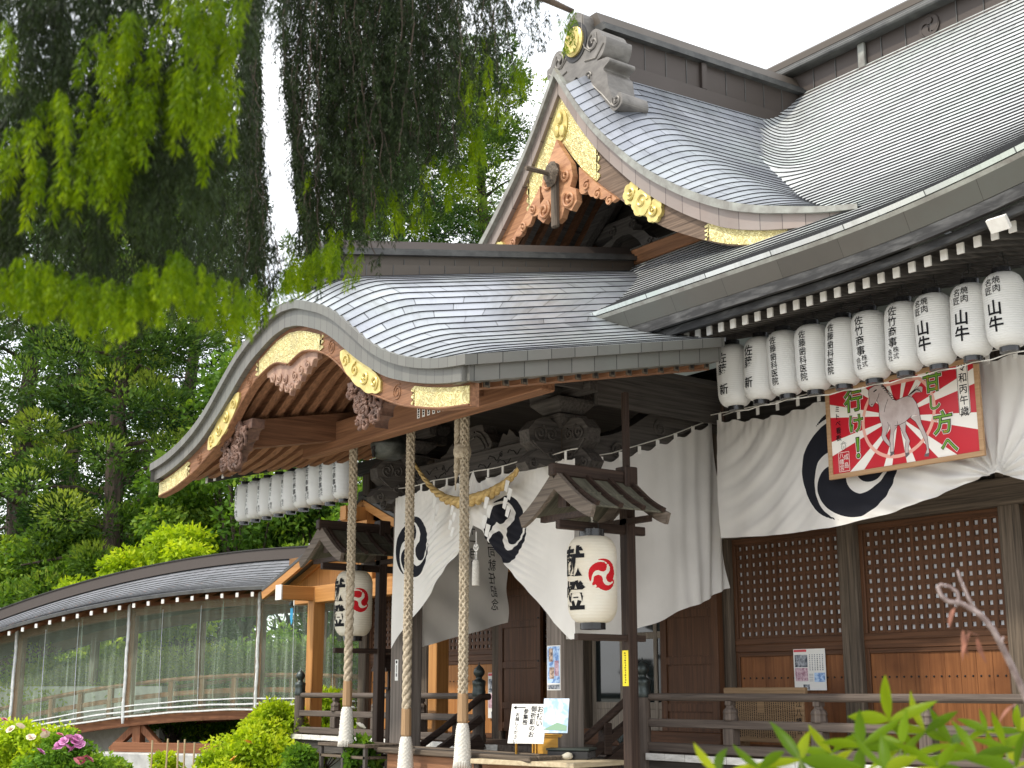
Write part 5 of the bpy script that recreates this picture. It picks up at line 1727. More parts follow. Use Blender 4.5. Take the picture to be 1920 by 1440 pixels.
mb = MB(); f = lambda a, b: (a, .0064, b)
for ch, x, y, s in (('う', 1075, 345, .045), ('ま', 1160, 430, .05), ('か', 1155, 750, .05), ('た', 1240, 850, .045), ('い', 335, 455, .04)):
    q = zb(x, y); put_text(mb, text2d(ch, s, (q[0], q[1]+s/2), True, .01), f)
mb.build('reading_aid', M['bd_orange'], panel)
mb = MB(); q0, q1 = zb(1340, 175), zb(1470, 685)
flat(mb, [(q0[0]+.01, q0[1]), (q1[0]-.01, q0[1]), (q1[0], q0[1]-.02), (q1[0], q1[1]+.02), (q1[0]-.01, q1[1]), (q0[0]+.01, q1[1]), (q0[0], q1[1]+.02), (q0[0], q0[1]-.02)], .0115)
mb.build('year_box', M['bd_white'], panel)
mb = MB(); xm = (q0[0]+q1[0])/2; f = lambda a, b: (a, .0098, b)
put_text(mb, text2d('令和丙午歳', .098, (xm, q0[1]-.01), True, .012, 1.12), f)
for pl in ([(q0[0]+.006, q0[1]-.006), (q1[0]-.006, q0[1]-.006)], [(q0[0]+.006, q1[1]+.006), (q1[0]-.006, q1[1]+.006)], [(q0[0]+.006, q0[1]-.006), (q0[0]+.006, q1[1]+.006)], [(q1[0]-.006, q0[1]-.006), (q1[0]-.006, q1[1]+.006)]): strip(mb, pl, .005, .0099)
q = zb(165, 590); put_text(mb, text2d('ミトベ看板', .072, (q[0]+.005, q[1]), True, .014, 1.05), f)
cq = zb(258, 1000); strip(mb, [(cq[0]+.028*math.cos(t), cq[1]+.038*math.sin(t)) for t in np.linspace(0, 2*PI, 24)], .004, .0099)
strip(mb, [(cq[0]-.036, cq[1]+.030), (cq[0], cq[1]+.055), (cq[0]+.036, cq[1]+.030)], .004, .0098); strip(mb, [(cq[0]-.012, cq[1]), (cq[0]+.012, cq[1])], .003, .0098); strip(mb, [(cq[0]-.012, cq[1]-.012), (cq[0]+.012, cq[1]-.012)], .003, .0098)
mb.build('black_writing', M['ink'], panel)
mb = MB(); a, b = zb(208, 1062), zb(332, 1225)
for pl in ([(a[0], a[1]), (b[0], a[1])], [(a[0], b[1]), (b[0], b[1])], [(a[0], a[1]), (a[0], b[1])], [(b[0], a[1]), (b[0], b[1])]): strip(mb, pl, .005, .0099)
f = lambda x, y: (x, .0098, y); hh = (a[1]-b[1])
put_text(mb, text2d('八幡宮', hh/3.2, (a[0]+(b[0]-a[0])*.28, a[1]-.005), True, .0, 1.0), f); put_text(mb, text2d('成島', hh/3.0, (a[0]+(b[0]-a[0])*.72, a[1]-.01), True, .0, 1.3), f)
mb.build('seal_mark', M['bd_white'], panel)

# ================================================================== BELL ROPES
M['rope'] = surf('hemp_rope', (.27, .22, .155), (.52, .45, .34), .85, 0, (30, 30, 30), bump=.4)
M['rope_white'] = surf('white_cotton', (.50, .48, .43), (.70, .68, .63), .9, 0, (60, 60, 60), bump=.5)
M['handle'] = wood('rope_handle_wood', (.20, .12, .06), (.38, .25, .14), 'z', .6)
RYY = -3.62


def bell_rope(label, x, ztop, zh, zsplit):
    t = thing('bell_rope', label, 'rope', (x, RYY, zh-.62), 0, 'thick ropes hanging before the porch')
    z0 = zh-.62
    mb = MB(); L = ztop-zsplit
    zz = np.linspace(ztop, zsplit, int(L/.028))
    for dirn in (1, -1):
        for k in range(5):
            mb.tube([((.039+.009*math.sin(dirn*0+ (z*2*PI/.21*dirn + k*2*PI/5)*5/1.0))*math.cos(z*2*PI/.42*dirn + k*2*PI/5), (.039+.009*math.sin((z*2*PI/.21*dirn + k*2*PI/5)*5))*math.sin(z*2*PI/.42*dirn + k*2*PI/5), z-z0) for z in zz], .0145, 5)
    mb.tube([(0, 0, ztop-z0), (0, 0, zsplit-z0)], .037, 8)
    if zsplit > zh+.05:
        zz = np.linspace(zsplit+.05, zh, int((zsplit-zh)/.02)+4)
        for k in range(3):
            mb.tube([(.026*math.cos(z*2*PI/.32+k*2*PI/3), .026*math.sin(z*2*PI/.32+k*2*PI/3), z-z0) for z in zz], .031, 8)
    mb.build('rope_strand', M['rope'], t, smooth=True)
    mb = MB(); mb.lathe([(.050, zh-.30-z0), (.062, zh-.28-z0), (.058, zh-z0+.0), (.048, zh+.015-z0)], (0, 0, 0), 8); mb.build('wooden_grip', M['handle'], t)
    mb = MB(); n = 40; prof = np.linspace(0, 1, 46); vs = []
    for p in prof:
        z = zh-.30-.40*p
        for j in range(n):
            a = 2*PI*j/n; r = .068 + .026*p - .015*(1-p)**8 + .007*math.sin(10*a+(math.floor(p*18) % 2)*PI)*abs(math.sin(p*18*PI))
            vs.append((r*math.cos(a), r*math.sin(a), z-z0))
    mb.add(vs, [(i*n+j, (i+1)*n+j, (i+1)*n+(j+1) % n, i*n+(j+1) % n) for i in range(45) for j in range(n)])
    for j in range(34):
        a = 2*PI*j/34; mb.tube([(.090*math.cos(a), .090*math.sin(a), zh-.69-z0), (.100*math.cos(a+.05), .100*math.sin(a+.05), zh-.77-z0)], .007, 4)
    mb.build('woven_tassel', M['rope_white'], t, smooth=True)
    return t


def rope_x(px, py): return on_y(px, py, RYY)


p1, p2, p3 = rope_x(652, 1278), rope_x(762, 1330), rope_x(868, 1302)
bell_rope('thick hemp bell rope with white tassel, nearest the left lantern stand', p1[0], 4.95, p1[2], rope_x(652, 1090)[2])
bell_rope('thick hemp bell rope with white tassel, the middle one of the three', p2[0], 4.95, p2[2], rope_x(762, 1195)[2])
bell_rope('thick hemp bell rope braided to its grip, nearest the right column', p3[0], 4.95, p3[2], p3[2])
mb = MB(); x3 = p3[0]
zz = np.linspace(4.9, 4.05, 30)
for k in range(4): mb.tube([(x3-.115+.02*math.cos(z*22+k*PI/2)-.03*max(0, 4.3-z), RYY-.02+.02*math.sin(z*22+k*PI/2), z) for z in zz], .022, 6)
mb.tube([(x3-.13, RYY-.02, 4.06), (x3-.15, RYY-.02, 3.96), (x3-.155, RYY-.02, 3.85)], [.03, .012, .006], 6)
mb.lathe([(.085, 4.20), (.10, 4.25), (.10, 4.30), (.085, 4.35)], (x3-.05, RYY, 0), 12)
tag(mb.build('rope_end', M['rope']), 'loose rope end bound to the right-hand bell rope', 'rope end')
M['bronze'] = surf('dark_bronze', (.022, .025, .023), (.075, .08, .072), .45, .6, (5, 5, 8), bump=.15)
t = thing('bronze_bell', 'round dark bronze bell hanging under the porch beside the left rope', 'bell', (-.80, RYY+.06, 4.42))
mb = MB(); prof = [(.004, .0), (.10, .005), (.17, .03), (.215, .09), (.222, .15), (.232, .165), (.232, .205), (.222, .22), (.215, .30), (.19, .39), (.13, .46), (.06, .49), (.05, .53), (.004, .54)]
mb.lathe(prof, (0, 0, 0), 40); mb.build('bell_body', M['bronze'], t, smooth=True)
mb = MB(); mb.box((-.012, -.235, .02), (.012, -.20, .12)); mb.lathe([(0, -.03), (.03, -.02), (.035, .0), (.03, .02), (0, .03)], (0, -.215, .13), 10); mb.build('bell_slot', M['void'], t)

# straw rope with paper streamers
M['straw'] = surf('rice_straw', (.34, .22, .07), (.62, .45, .19), .8, 0, (14, 14, 40), bump=.5)
SHY = -3.12
path = np.array([on_y(a, b, SHY) for a, b in ((776, 868), (792, 893), (812, 918), (835, 936), (860, 943), (890, 937), (920, 926), (945, 909), (965, 889), (985, 862), (1005, 834))])
tt = np.linspace(0, 1, 120); sp_ = np.stack([np.interp(tt, np.linspace(0, 1, len(path)), path[:, k]) for k in range(3)], 1)
for _ in range(3): sp_[1:-1] = (sp_[:-2]+sp_[1:-1]*2+sp_[2:])/4
t = thing('straw_rope', 'sagging twisted straw rope with white zigzag paper streamers before the curtain', 'straw rope', tuple(sp_[60]))
lo_ = sp_[60]
rad = .013 + .036*np.sin(PI*np.clip(tt*1.05, 0, 1))**2
mb = MB(); T = np.gradient(sp_, axis=0); T /= np.linalg.norm(T, axis=1)[:, None]
for k in range(3):
    P = []
    for i in range(120):
        s = np.cross(T[i], (0, 1, 0)); s /= np.linalg.norm(s); u = np.cross(s, T[i]); a = i*.42+k*2*PI/3
        P.append(sp_[i]-lo_+(s*math.cos(a)+u*math.sin(a))*rad[i]*.75)
    mb.tube(P, rad*.85, 8)
mb.build('straw_strand', M['straw'], t, smooth=True)
for i, sc in ((30, 1.0), (46, .9), (72, 1.1), (92, 1.0)):
    p = sp_[i]-lo_; mb = MB(); a = .086*sc; x, z = p[0], p[2]-.03
    for k in range(4):
        ox = (a*.55 if k % 2 else -a*.25); zz = z - k*a*1.15
        y_ = p[1]-.055-.012*k
        mb.add([(x+ox-a*.2, y_, zz), (x+ox+a*.85, y_-.012, zz-a*.35), (x+ox+a*.35, y_-.02, zz-a*1.75), (x+ox-a*.7, y_+.006, zz-a*1.35)], [(0, 1, 2, 3)])
        mb.add([(x+ox-a*.2, y_+.002, zz), (x+ox+a*.85, y_-.010, zz-a*.35), (x+ox+a*.35, y_-.018, zz-a*1.75), (x+ox-a*.7, y_+.008, zz-a*1.35)], [(3, 2, 1, 0)])
    mb.build('paper_streamer', M['cloth_plain'], t)
tp = on_y(893, 1000, NY-.08)
t = thing('white_tassel', 'white corded tassel hanging where the porch curtain is gathered', 'tassel', (tp[0], tp[1], tp[2]-.60))
mb = MB(); mb.tube([(0, 0, .62), (0, 0, .36)], .007, 5)
for s_ in (-1, 1): mb.tube([(0, 0, .44), (s_*.035, 0, .47), (s_*.045, 0, .43), (s_*.02, 0, .40), (0, 0, .41)], .009, 6)
mb.tube([(-.02, -.005, .38), (-.012, 0, .30)], .006, 4); mb.tube([(.02, -.005, .38), (.012, 0, .30)], .006, 4)
mb.build('cord_knot', M['cloth_plain'], t)
mb = MB(); mb.lathe([(.02, .30), (.036, .285), (.044, .26), (.048, .0), (.046, -.005)], (0, 0, 0), 20); mb.build('tassel_skirt', M['rope_white'], t, smooth=True)

# ================================================================== THINGS BEFORE AND ON THE HALL
t = thing('offering_box', 'long wooden offering box under the bell ropes', 'offering box', (.42, -3.14, 0))
mb = MB(); mb.box((-1.40, -.26, .25), (1.40, .22, .94), 0, .015); mb.build('box_body', M['keyaki_x'], t)
mb = MB(); mb.box((-1.52, -.34, .94), (1.52, -.22, 1.0), 0, .012); mb.box((-1.52, .14, .94), (1.52, .23, 1.0), 0, .012); mb.box((-1.52, -.22, .94), (-1.40, .14, 1.0), 0, .01); mb.box((1.40, -.22, .94), (1.52, .14, 1.0), 0, .01); mb.build('box_rim', M['weather_x'], t)
for k in range(7):
    mb = MB(); y = -.20+.052*k; mb.box((-1.40, y-.014, .945), (1.40, y+.014, .985)); mb.build('box_slat', M['dark_x'], t)
tz = .955
c0, c1, c2 = [(lambda r: CAM_LOC + r*((tz-CAM_LOC[2])/r[2]))(ray_dir(*p)[0]) for p in ((919, 1419.5), (1075, 1431), (1171, 1425))]
ex = c2-c1; Lx = np.linalg.norm(ex); ex /= Lx; ey = c0-c1; ey -= ex*(ey@ex); Ly = np.linalg.norm(ey); ey /= Ly
Lx, Ly = max(.5, min(Lx, 1.0)), max(.6, min(Ly, 1.4))
rzt = math.atan2(ex[1], ex[0])
table = thing('wooden_table', 'low plank table with pale top at the foot of the right porch column', 'table', (c1[0], c1[1], 0), rzt)
sgn_y = 1 if (np.cross(ex, ey)[2] > 0) else -1
mb = MB(); mb.box((0, 0, tz-.05), (Lx, sgn_y*Ly, tz), 0, .006); mb.build('table_top', surf('pale_planks', (.34, .27, .17), (.52, .44, .30), .6, 0, (3, 14, 14), bump=.2), t if False else table)
for a, b in ((.06, .06), (Lx-.06, .06), (.06, Ly-.06), (Lx-.06, Ly-.06)):
    mb = MB(); mb.box((a-.035, sgn_y*b-.035, 0), (a+.035, sgn_y*b+.035, tz-.05), 0, .005); mb.build('leg', M['post_z'], table)
TP = lambda px, py, z: (lambda r: CAM_LOC + r*((z-CAM_LOC[2])/r[2]))(ray_dir(px, py)[0])
M['yellow_wood'] = wood('varnished_yellow_wood', (.50, .25, .035), (.66, .37, .07), 'x', .4)
qb = TP(1005, 1421, tz); qr = TP(1068, 1419, tz)
t = thing('collection_box', 'small varnished yellow wooden box with open glazed front on the table', 'box', (qb[0], qb[1], tz), R_(12))
mb = MB()
mb.box((0, 0, 0), (.36, .30, .02)); mb.box((0, 0, .22), (.36, .30, .24)); mb.box((0.012, .012, .02), (.345, .28, .22)); mb.box((-.01, -.01, .235), (.37, .31, .25), 0, .004)
mb.build('box_case', M['yellow_wood'], t)
mb = MB()
for x in (-.30, -.018):
    mb.box((x, 0, 0), (x+.018, .018, .24)); mb.box((x, .28, 0), (x+.018, .298, .24))
for z in (0, .222): mb.box((-.30, 0, z), (0, .018, z+.018)); mb.box((-.30, .28, z), (0, .298, z+.018)); mb.box((-.30, .018, z), (-.282, .28, z+.018))
mb.build('open_frame', M['yellow_wood'], t)
q = TP(1026, 1424, tz)
t = thing('black_case', 'flat black lidded case on the table beside the yellow box', 'case', (q[0], q[1], tz), R_(38))
mb = MB(); mb.box((0, 0, 0), (.44, .36, .09), 0, .008); mb.build('case_body', M['lacquer'], t)
mb = MB(); mb.box((-.012, -.012, .09), (.452, .372, .115), 0, .006); mb.build('case_lid', plain('dark_green_lid', (.03, .04, .035), .4), t)
q = TP(1063, 1425, tz)
mb = MB(); mb.lathe([(.004, 0), (.045, .008), (.062, .03), (.05, .058), (.02, .072), (.003, .074)], (0, 0, 0), 16); mb.v = [(a*1.25, b*.9, c*(1+.15*math.sin(a*40))) for a, b, c in mb.v]
o = tag(mb.build('pebble', surf('grey_stone', (.38, .35, .28), (.52, .49, .41), .7, 0, (20, 20, 20), bump=.2), None, smooth=True), 'pale rounded stone on the table in front of the black case', 'stone'); o.location = (q[0], q[1], tz)


def sign_at(name, label, cat, cx, cy, cz, w, h, rz, tilt, mt, frame=None):
    t_ = thing(name, label, cat, (cx, cy, cz), rz)
    A = np.array((1, 0, 0)); B = np.array((0, math.sin(tilt), math.cos(tilt))); N = np.cross(A, B)*-1
    N = np.array((0, math.cos(tilt), -math.sin(tilt)))
    mb_ = MB(); mb_.prism([(-w/2, 0), (w/2, 0), (w/2, h), (-w/2, h)], (0, 0, 0), A, B, N, .012); mb_.build('sign_panel', mt, t_)
    return t_, (lambda off: plane_map(np.array((0, 0, 0)) - N*off, A, B))


M['paper'] = plain('sign_paper', (.74, .73, .70), .6)
q = TP(985, 1395, 1.0); qq = on_y(985, 1394, -3.3)
t, pf = sign_at('direction_sign', 'white sign with arrow and black writing leaning behind the yellow box', 'sign', qq[0], qq[1], qq[2], .40, .42, R_(32), R_(18), M['paper'])
mb = MB(); f = pf(.003)
for s, x, y, sz in (('お祓い', .13, .40, .075), ('御祈願のお', .055, .40, .068), ('参集殿', -.03, .37, .06), ('お越しください', -.12, .33, .048)): put_text(mb, text2d(s, sz, (x, y), True, .012), f)
mb.add([f(-.04, .385), f(-.17, .385), f(-.17, .375), f(-.04, .375)], [(0, 1, 2, 3)])
mb.add([f(-.18, .38), f(-.145, .40), f(-.145, .36)], [(0, 1, 2)])
mb.build('sign_writing', M['ink'], t)
qq = on_y(1040, 1374, -3.55)
M['picture'] = surf('pale_blue_print', (.30, .44, .62), (.74, .78, .82), .25, 0, (6, 6, 6), 3, 0, p=(.40, .58))
t, pf = sign_at('picture_panel', 'glossy pale blue picture panel propped up on the yellow box', 'picture', qq[0], qq[1], qq[2], .26, .34, R_(36), R_(14), M['picture'])
mb = MB(); f = pf(.003)
mb.add([f(-.12, .03), f(.12, .02), f(.12, .07), f(.02, .10), f(-.06, .06)], [(0, 1, 2, 3, 4)]); mb.build('printed_hill', plain('print_green', (.20, .33, .22), .3), t)

# poster on the right column, name plate on the left column
M['blue_print'] = surf('blue_print', (.10, .22, .50), (.42, .58, .80), .35, 0, (14, 14, 14), 3, 0, p=(.42, .56))
M['brown_print'] = surf('brown_print', (.10, .06, .05), (.55, .40, .30), .4, 0, (22, 22, 22), 3, 0, p=(.4, .6))
M['dark_print'] = surf('dark_print', (.02, .03, .05), (.36, .38, .42), .4, 0, (18, 18, 18), 4, 0, p=(.4, .6))
M['pink_print'] = surf('pink_print', (.30, .14, .20), (.62, .45, .50), .4, 0, (25, 25, 25), 4, 0, p=(.4, .6))
M['red_print'] = plain('red_print', (.55, .03, .05), .4)
y0 = CY-.153
t = thing('blue_poster', 'narrow blue poster with brown photographs on the right porch column', 'poster', (CX+.01, y0, 1.66))
mb = MB(); mb.box((-.125, -.002, 0), (.105, .0015, .47)); mb.build('poster_sheet', M['paper'], t)
mb = MB(); mb.box((-.115, -.004, .075), (.095, -.0025, .46)); mb.build('poster_picture', M['blue_print'], t)
mb = MB(); mb.box((-.09, -.006, .30), (-.02, -.0045, .44)); mb.build('poster_photo', M['brown_print'], t); mb = MB(); mb.box((-.08, -.006, .12), (.0, -.0045, .24)); mb.build('poster_photo', M['brown_print'], t)
mb = MB(); mb.box((.01, -.006, .15), (.08, -.0045, .31)); mb.build('poster_photo', M['pink_print'], t)
mb = MB(); mb.box((-.115, -.004, .01), (.095, -.0025, .06)); mb.build('poster_strip', M['dark_print'], t)
t = thing('name_plate', 'small white name plate with black writing on the left porch column', 'plate', (-CX+.02, CY-.153, 1.78))
mb = MB(); mb.box((-.035, -.004, 0), (.035, .002, .26)); mb.build('plate_sheet', M['paper'], t)
mb = MB(); mb.box((-.012, -.0052, .05), (.012, -.0045, .09)); mb.box((-.006, -.0052, .10), (.006, -.0045, .19)); mb.lathe([(0, 0), (.02, 0)], (0, 0, 0), 10, caps=False)
mb.v = [(p if i < len(mb.v)-20 else (p[0], -.005, .23+p[1])) for i, p in enumerate(mb.v)]; mb.build('plate_writing', M['ink'], t)


def info_poster(label, x, y, z, w, h):
    t_ = thing('info_poster', label, 'poster', (x, y, z), 0, 'white notices with photographs pinned to the hall')
    mb_ = MB(); mb_.box((0, -.002, 0), (w, .001, h)); mb_.build('poster_sheet', M['paper'], t_)
    mb_ = MB(); mb_.box((.02*w, -.004, .93*h), (.42*w, -.0025, .985*h)); mb_.build('poster_title', M['red_print'], t_)
    for (a, b, c_, d_), m_ in (((.04, .56, .44, .86), 'dark_print'), ((.04, .22, .44, .54), 'pink_print'), ((.64, .20, .97, .42), 'blue_print'), ((.28, .01, .48, .14), 'dark_print')):
        mb_ = MB(); mb_.box((a*w, -.004, b*h), (c_*w, -.0025, d_*h)); mb_.build('poster_photo', M[m_], t_)
    mb_ = MB()
    for k in range(6):
        for j in range(9): mb_.box(((.50+.08*k)*w, -.004, (.48+.045*j)*h), ((.53+.08*k)*w, -.003, (.505+.045*j)*h))
    for j in range(5): mb_.box((.48*w, -.004, (.22+.04*j)*h), (.60*w, -.003, (.232+.04*j)*h))
    mb_.build('poster_text', M['dark_print'], t_)


info_poster('white notice with red heading and photographs above the wooden text board', 2.45, -.05, 1.66, .47, .46)
info_poster('white notice with red heading pinned on the wall left of the porch', -3.62, -.055, 1.26, .30, .66)
t = thing('text_board', 'low wooden board covered in columns of small writing on the veranda', 'board', (2.74, -.88, DECK))
M['tb'] = wood('text_board_wood', (.16, .10, .05), (.30, .20, .115), 'x', .6)
mb = MB(); mb.box((-.56, 0, .14), (.56, .03, .62), 0, .005); bd = mb.build('board_face', M['tb'], t)
mb = MB(); mb.box((-.60, -.012, .62), (.60, .045, .72), 0, .008); mb.box((-.50, -.05, 0), (-.42, .20, .14)); mb.box((.42, -.05, 0), (.50, .20, .14)); mb.build('board_cap', M['tb'], t)
mb = MB(); rnd = random.Random(3)
for k in range(30):
    x = -.50 + .032*k; z = .58
    if k in (13, 14, 15): z = .45
    while z > .20:
        h = rnd.uniform(.008, .02); mb.box((x, -.002, z-h), (x+.012, -.0005, z)); z -= h+.006
put_text(mb, text2d('江八幡宮', .085, (.50, .60), True, .008, 1.1), plane_map((0, -.002, 0), (1, 0, 0), (0, 0, 1)))
mb.build('board_writing', M['ink'], bd)
t = thing('floodlight', 'small white floodlight fixed under the eave above the right lanterns', 'floodlight', (7.1, -2.40, 5.44))
mb = MB(); mb.obox((0, -.06, .0), (.09, .02, .06), ((1, 0, 0), (0, .8, .6), (0, -.6, .8))); mb.build('lamp_head', M['white_paint'], t)
mb = MB(); mb.tube([(0, -.05, .03), (0, .0, .12), (0, .10, .12)], .012, 6); mb.build('bracket', M['iron'], t)
# name stickers on the cross beam
rnd = random.Random(8)
plc = ['at the far left end', 'second from the left', 'third from the left', 'fourth from the left', 'fifth, beside the middle', 'sixth from the left', 'seventh from the left', 'eighth from the left', 'at the right end']
xs0 = on_y(784, 800, -3.925)[0]; xs1 = on_y(862, 782, -3.925)[0]
for i in range(9):
    x = xs0 + (xs1-xs0)*i/8.; h = .20 if i < 6 else .13
    mb = MB(); mb.box((x-.028, -3.9235, 4.90-h), (x+.028, -3.9215, 4.90)); o = tag(mb.build('name_sticker', M['paper']), 'tiny white name sticker on the porch beam, ' + plc[i], 'sticker', 'name stickers on the porch beam')
    mb = MB(); z = 4.885
    while z > 4.92-h: q_ = rnd.uniform(.014, .032); mb.box((x-rnd.uniform(.010, .018), -3.9243, z-q_), (x+rnd.uniform(.010, .018), -3.9236, z)); z -= q_+.008
    mb.build('sticker_writing', M['ink'], o)

# ================================================================== BRIDGE CORRIDOR
ANG = R_(68.0)
_fh = np.array([-math.sin(YAW), math.cos(YAW), 0]); _rr = np.array([math.cos(YAW), math.sin(YAW), 0])
CA = math.cos(ANG)*_fh - math.sin(ANG)*_rr           # along the corridor, away from the hall
CB = np.array([CA[1], -CA[0], 0])                    # across it, away from the camera
if CB @ _fh < 0: CB = -CB
CQ = CAM_LOC + _fh*26.0 - _rr*(475/math.hypot(F_PX, 576)*26.0); CQ[2] = 0
corr = thing('bridge_corridor', 'arched roofed corridor closed with clear plastic sheets, left of the shrine', 'corridor', tuple(CQ), math.atan2(CA[1], CA[0]))
sy = 1 if (np.cross([0, 0, 1], CA) @ CB) > 0 else -1   # local +y in the direction of CB
arch = lambda t: 1.35 - .0155*(t+.3)**2
T0, T1, DEP = -3.6, 9.5, 2.3


def cx(t, b, z): return (t, sy*b, z)


tq = np.linspace(T0, T1, 44)


def along(b, zoff, w, h, name, m, parent=corr, k=1.0, t0=T0, t1=T1):
    mb_ = MB(); q = np.linspace(t0, t1, 40)
    mb_.sweep([cx(t, b, arch(t)*k + zoff) for t in q], [(-w/2, -h/2), (w/2, -h/2), (w/2, h/2), (-w/2, h/2)])
    return mb_.build(name, m, parent)


along(0, -.10, .14, .22, 'floor_beam', M['corr_x']); along(DEP, -.10, .14, .22, 'floor_beam', M['corr_x'])
mb = MB(); mb.add([cx(t, -.05, arch(t)+.02) for t in tq] + [cx(t, DEP, arch(t)+.02) for t in tq], [(i, i+1, 45+i, 44+i) for i in range(43)]); mb.build('floor_boards', M['corr_x'], corr)
along(0, 2.02, .12, .22, 'head_beam', M['corr_x']); along(DEP, 2.02, .12, .22, 'head_beam', M['corr_x'])
for k, t in enumerate((-2.9, 0, 2.95, 5.72, 8.5)):
    for b in (0, DEP):
        mb = MB(); mb.box(*[cx(t+a*.075, b+c*.075, z) for a, c, z in ((-1, -1, arch(t)-.1), (1, 1, arch(t)+2.0))], 0, .01)
        mb.build('corridor_post', M['corr_z'], corr)
for b in (.10, DEP-.1):
    q_ = np.linspace(T0, T1, 40)
    mb = MB(); mb.tube([cx(t, b, arch(t)+.60) for t in q_], .045, 6); rl = mb.build('corridor_rail', M['corr_x'], corr)
    mb = MB(); mb.sweep([cx(t, b, arch(t)+.33) for t in q_], [(-.03, -.045), (.03, -.045), (.03, .045), (-.03, .045)]); mb.build('middle_rail', M['corr_x'], rl)
    for t in np.arange(-3.0, 9, .72):
        if min(abs(t-p) for p in (-2.9, 0, 2.95, 5.72, 8.5)) < .2: continue
        mb = MB(); mb.box(*[cx(t+a*.05, b+a*.045, arch(t)+z) for a, z in ((-1, .02), (1, .57))]); mb.build('baluster', M['corr_z'], rl)
# roof
M['slate'] = sheet('grey_roof_sheet', (.17, .18, .20), (.25, .26, .29), (.24, .25, .27), .5, .45, .3)
arr = lambda t: -.0185*(t+.3)**2


def S_corr(side):
    def S(u, v):
        t = T0 - .2 + (T1-T0+.4)*u
        b = (-.62 + 1.77*v) if side == 0 else (DEP + .62 - 1.77*v)
        z = 3.56 + .72*v - .10*np.sin(PI*v) + arr(t)
        return np.stack([t, sy*(b + 0*t), z + 0*t], 1)
    return S


mb = MB()
for s_ in (0, 1): coursed(mb, S_corr(s_), 13, 40, .012, flip=(s_ == 1) != (sy < 0))
cr = mb.build('corridor_roof', [M['slate'], M['riser']], corr)
mb = MB(); q_ = np.linspace(T0-.2, T1+.2, 40)
mb.sweep([cx(t, DEP/2, 4.35+arr(t)) for t in q_], [(-.16, -.12), (.16, -.12), (.13, .10), (-.13, .10)]); mb.build('ridge_cap', M['corr_roofcap'] if 'corr_roofcap' in M else M['fascia_brown'], cr)
mb = MB(); mb.sweep([cx(t, DEP/2, 4.465+arr(t)) for t in q_], [(-.15, -.012), (.15, -.012), (.15, .012), (-.15, .012)]); mb.build('ridge_top', M['fascia'], cr)
mb = MB(); mb.sweep([cx(t, -.60, 3.53+arr(t)) for t in q_], [(-.02, -.03), (.02, -.03), (.02, .03), (-.02, .03)]); mb.build('eave_trim', M['ridge_dark'], cr)
mb = MB(); mb.add([cx(t, -.6, 3.50+arr(t)) for t in tq] + [cx(t, DEP/2, 4.05+arr(t)) for t in tq] + [cx(t, DEP+.6, 3.50+arr(t)) for t in tq], [(i, i+1, 45+i, 44+i) for i in range(43)] + [(44+i, 45+i, 89+i, 88+i) for i in range(43)]); mb.build('roof_lining', M['red_x'], cr)
for t in np.arange(T0+.1, T1, .335):
    mb = MB(); z = 3.44 + arr(t); c = np.array(cx(t, -.35, z+.08))
    mb.beam(cx(t, -.56, z), cx(t, .3, z+.36), .05, .07)
    d_ = np.array(cx(0, 1, 0)); mb.box(*[np.array(cx(t+a*.03, -.585+.01*a, z-.02+a*.042)) for a in (-1, 1)], 1)
    mb.build('corridor_rafter', [M['corr_y'], M['white_paint']], cr)
# clear plastic sheets with white seams
m, n, l, b_ = new_mat('clear_plastic')
t_ = n.new('ShaderNodeTexCoord'); mp_ = n.new('ShaderNodeMapping'); mp_.inputs['Scale'].default_value = (16, 16, .55)
z_ = n.new('ShaderNodeTexNoise'); z_.inputs['Scale'].default_value = 1; z_.inputs['Detail'].default_value = 5; z_.inputs['Roughness'].default_value = .65
l.new(t_.outputs['Object'], mp_.inputs['Vector']); l.new(mp_.outputs['Vector'], z_.inputs['Vector'])
bp_ = n.new('ShaderNodeBump'); bp_.inputs['Strength'].default_value = .35; bp_.inputs['Distance'].default_value = .03
l.new(z_.outputs['Fac'], bp_.inputs['Height'])
gl = n.new('ShaderNodeBsdfGlossy'); gl.inputs['Roughness'].default_value = .12; l.new(bp_.outputs['Normal'], gl.inputs['Normal'])
df = n.new('ShaderNodeBsdfDiffuse'); df.inputs['Color'].default_value = (.62, .74, .58, 1)
tr = n.new('ShaderNodeBsdfTransparent'); tr.inputs['Color'].default_value = (.90, .96, .90, 1)
rr_ = ramp(n, [(.52, (.14, .14, .14)), (.76, (.46, .46, .46))]); l.new(z_.outputs['Fac'], rr_.inputs['Fac'])
m1 = n.new('ShaderNodeMixShader'); l.new(rr_.outputs['Color'], m1.inputs[0]); l.new(tr.outputs[0], m1.inputs[1]); l.new(df.outputs[0], m1.inputs[2])
fr_ = n.new('ShaderNodeFresnel'); fr_.inputs['IOR'].default_value = 1.12; l.new(bp_.outputs['Normal'], fr_.inputs['Normal'])
m2 = n.new('ShaderNodeMixShader'); l.new(fr_.outputs[0], m2.inputs[0]); l.new(m1.outputs[0], m2.inputs[1]); l.new(gl.outputs[0], m2.inputs[2])
l.new(m2.outputs[0], n['Material Output'].inputs['Surface'])
M['plastic'] = m
M['seam'] = surf('white_plastic_seam', (.55, .57, .58), (.85, .86, .86), .35, 0, (30, 30, 12), bump=.6)
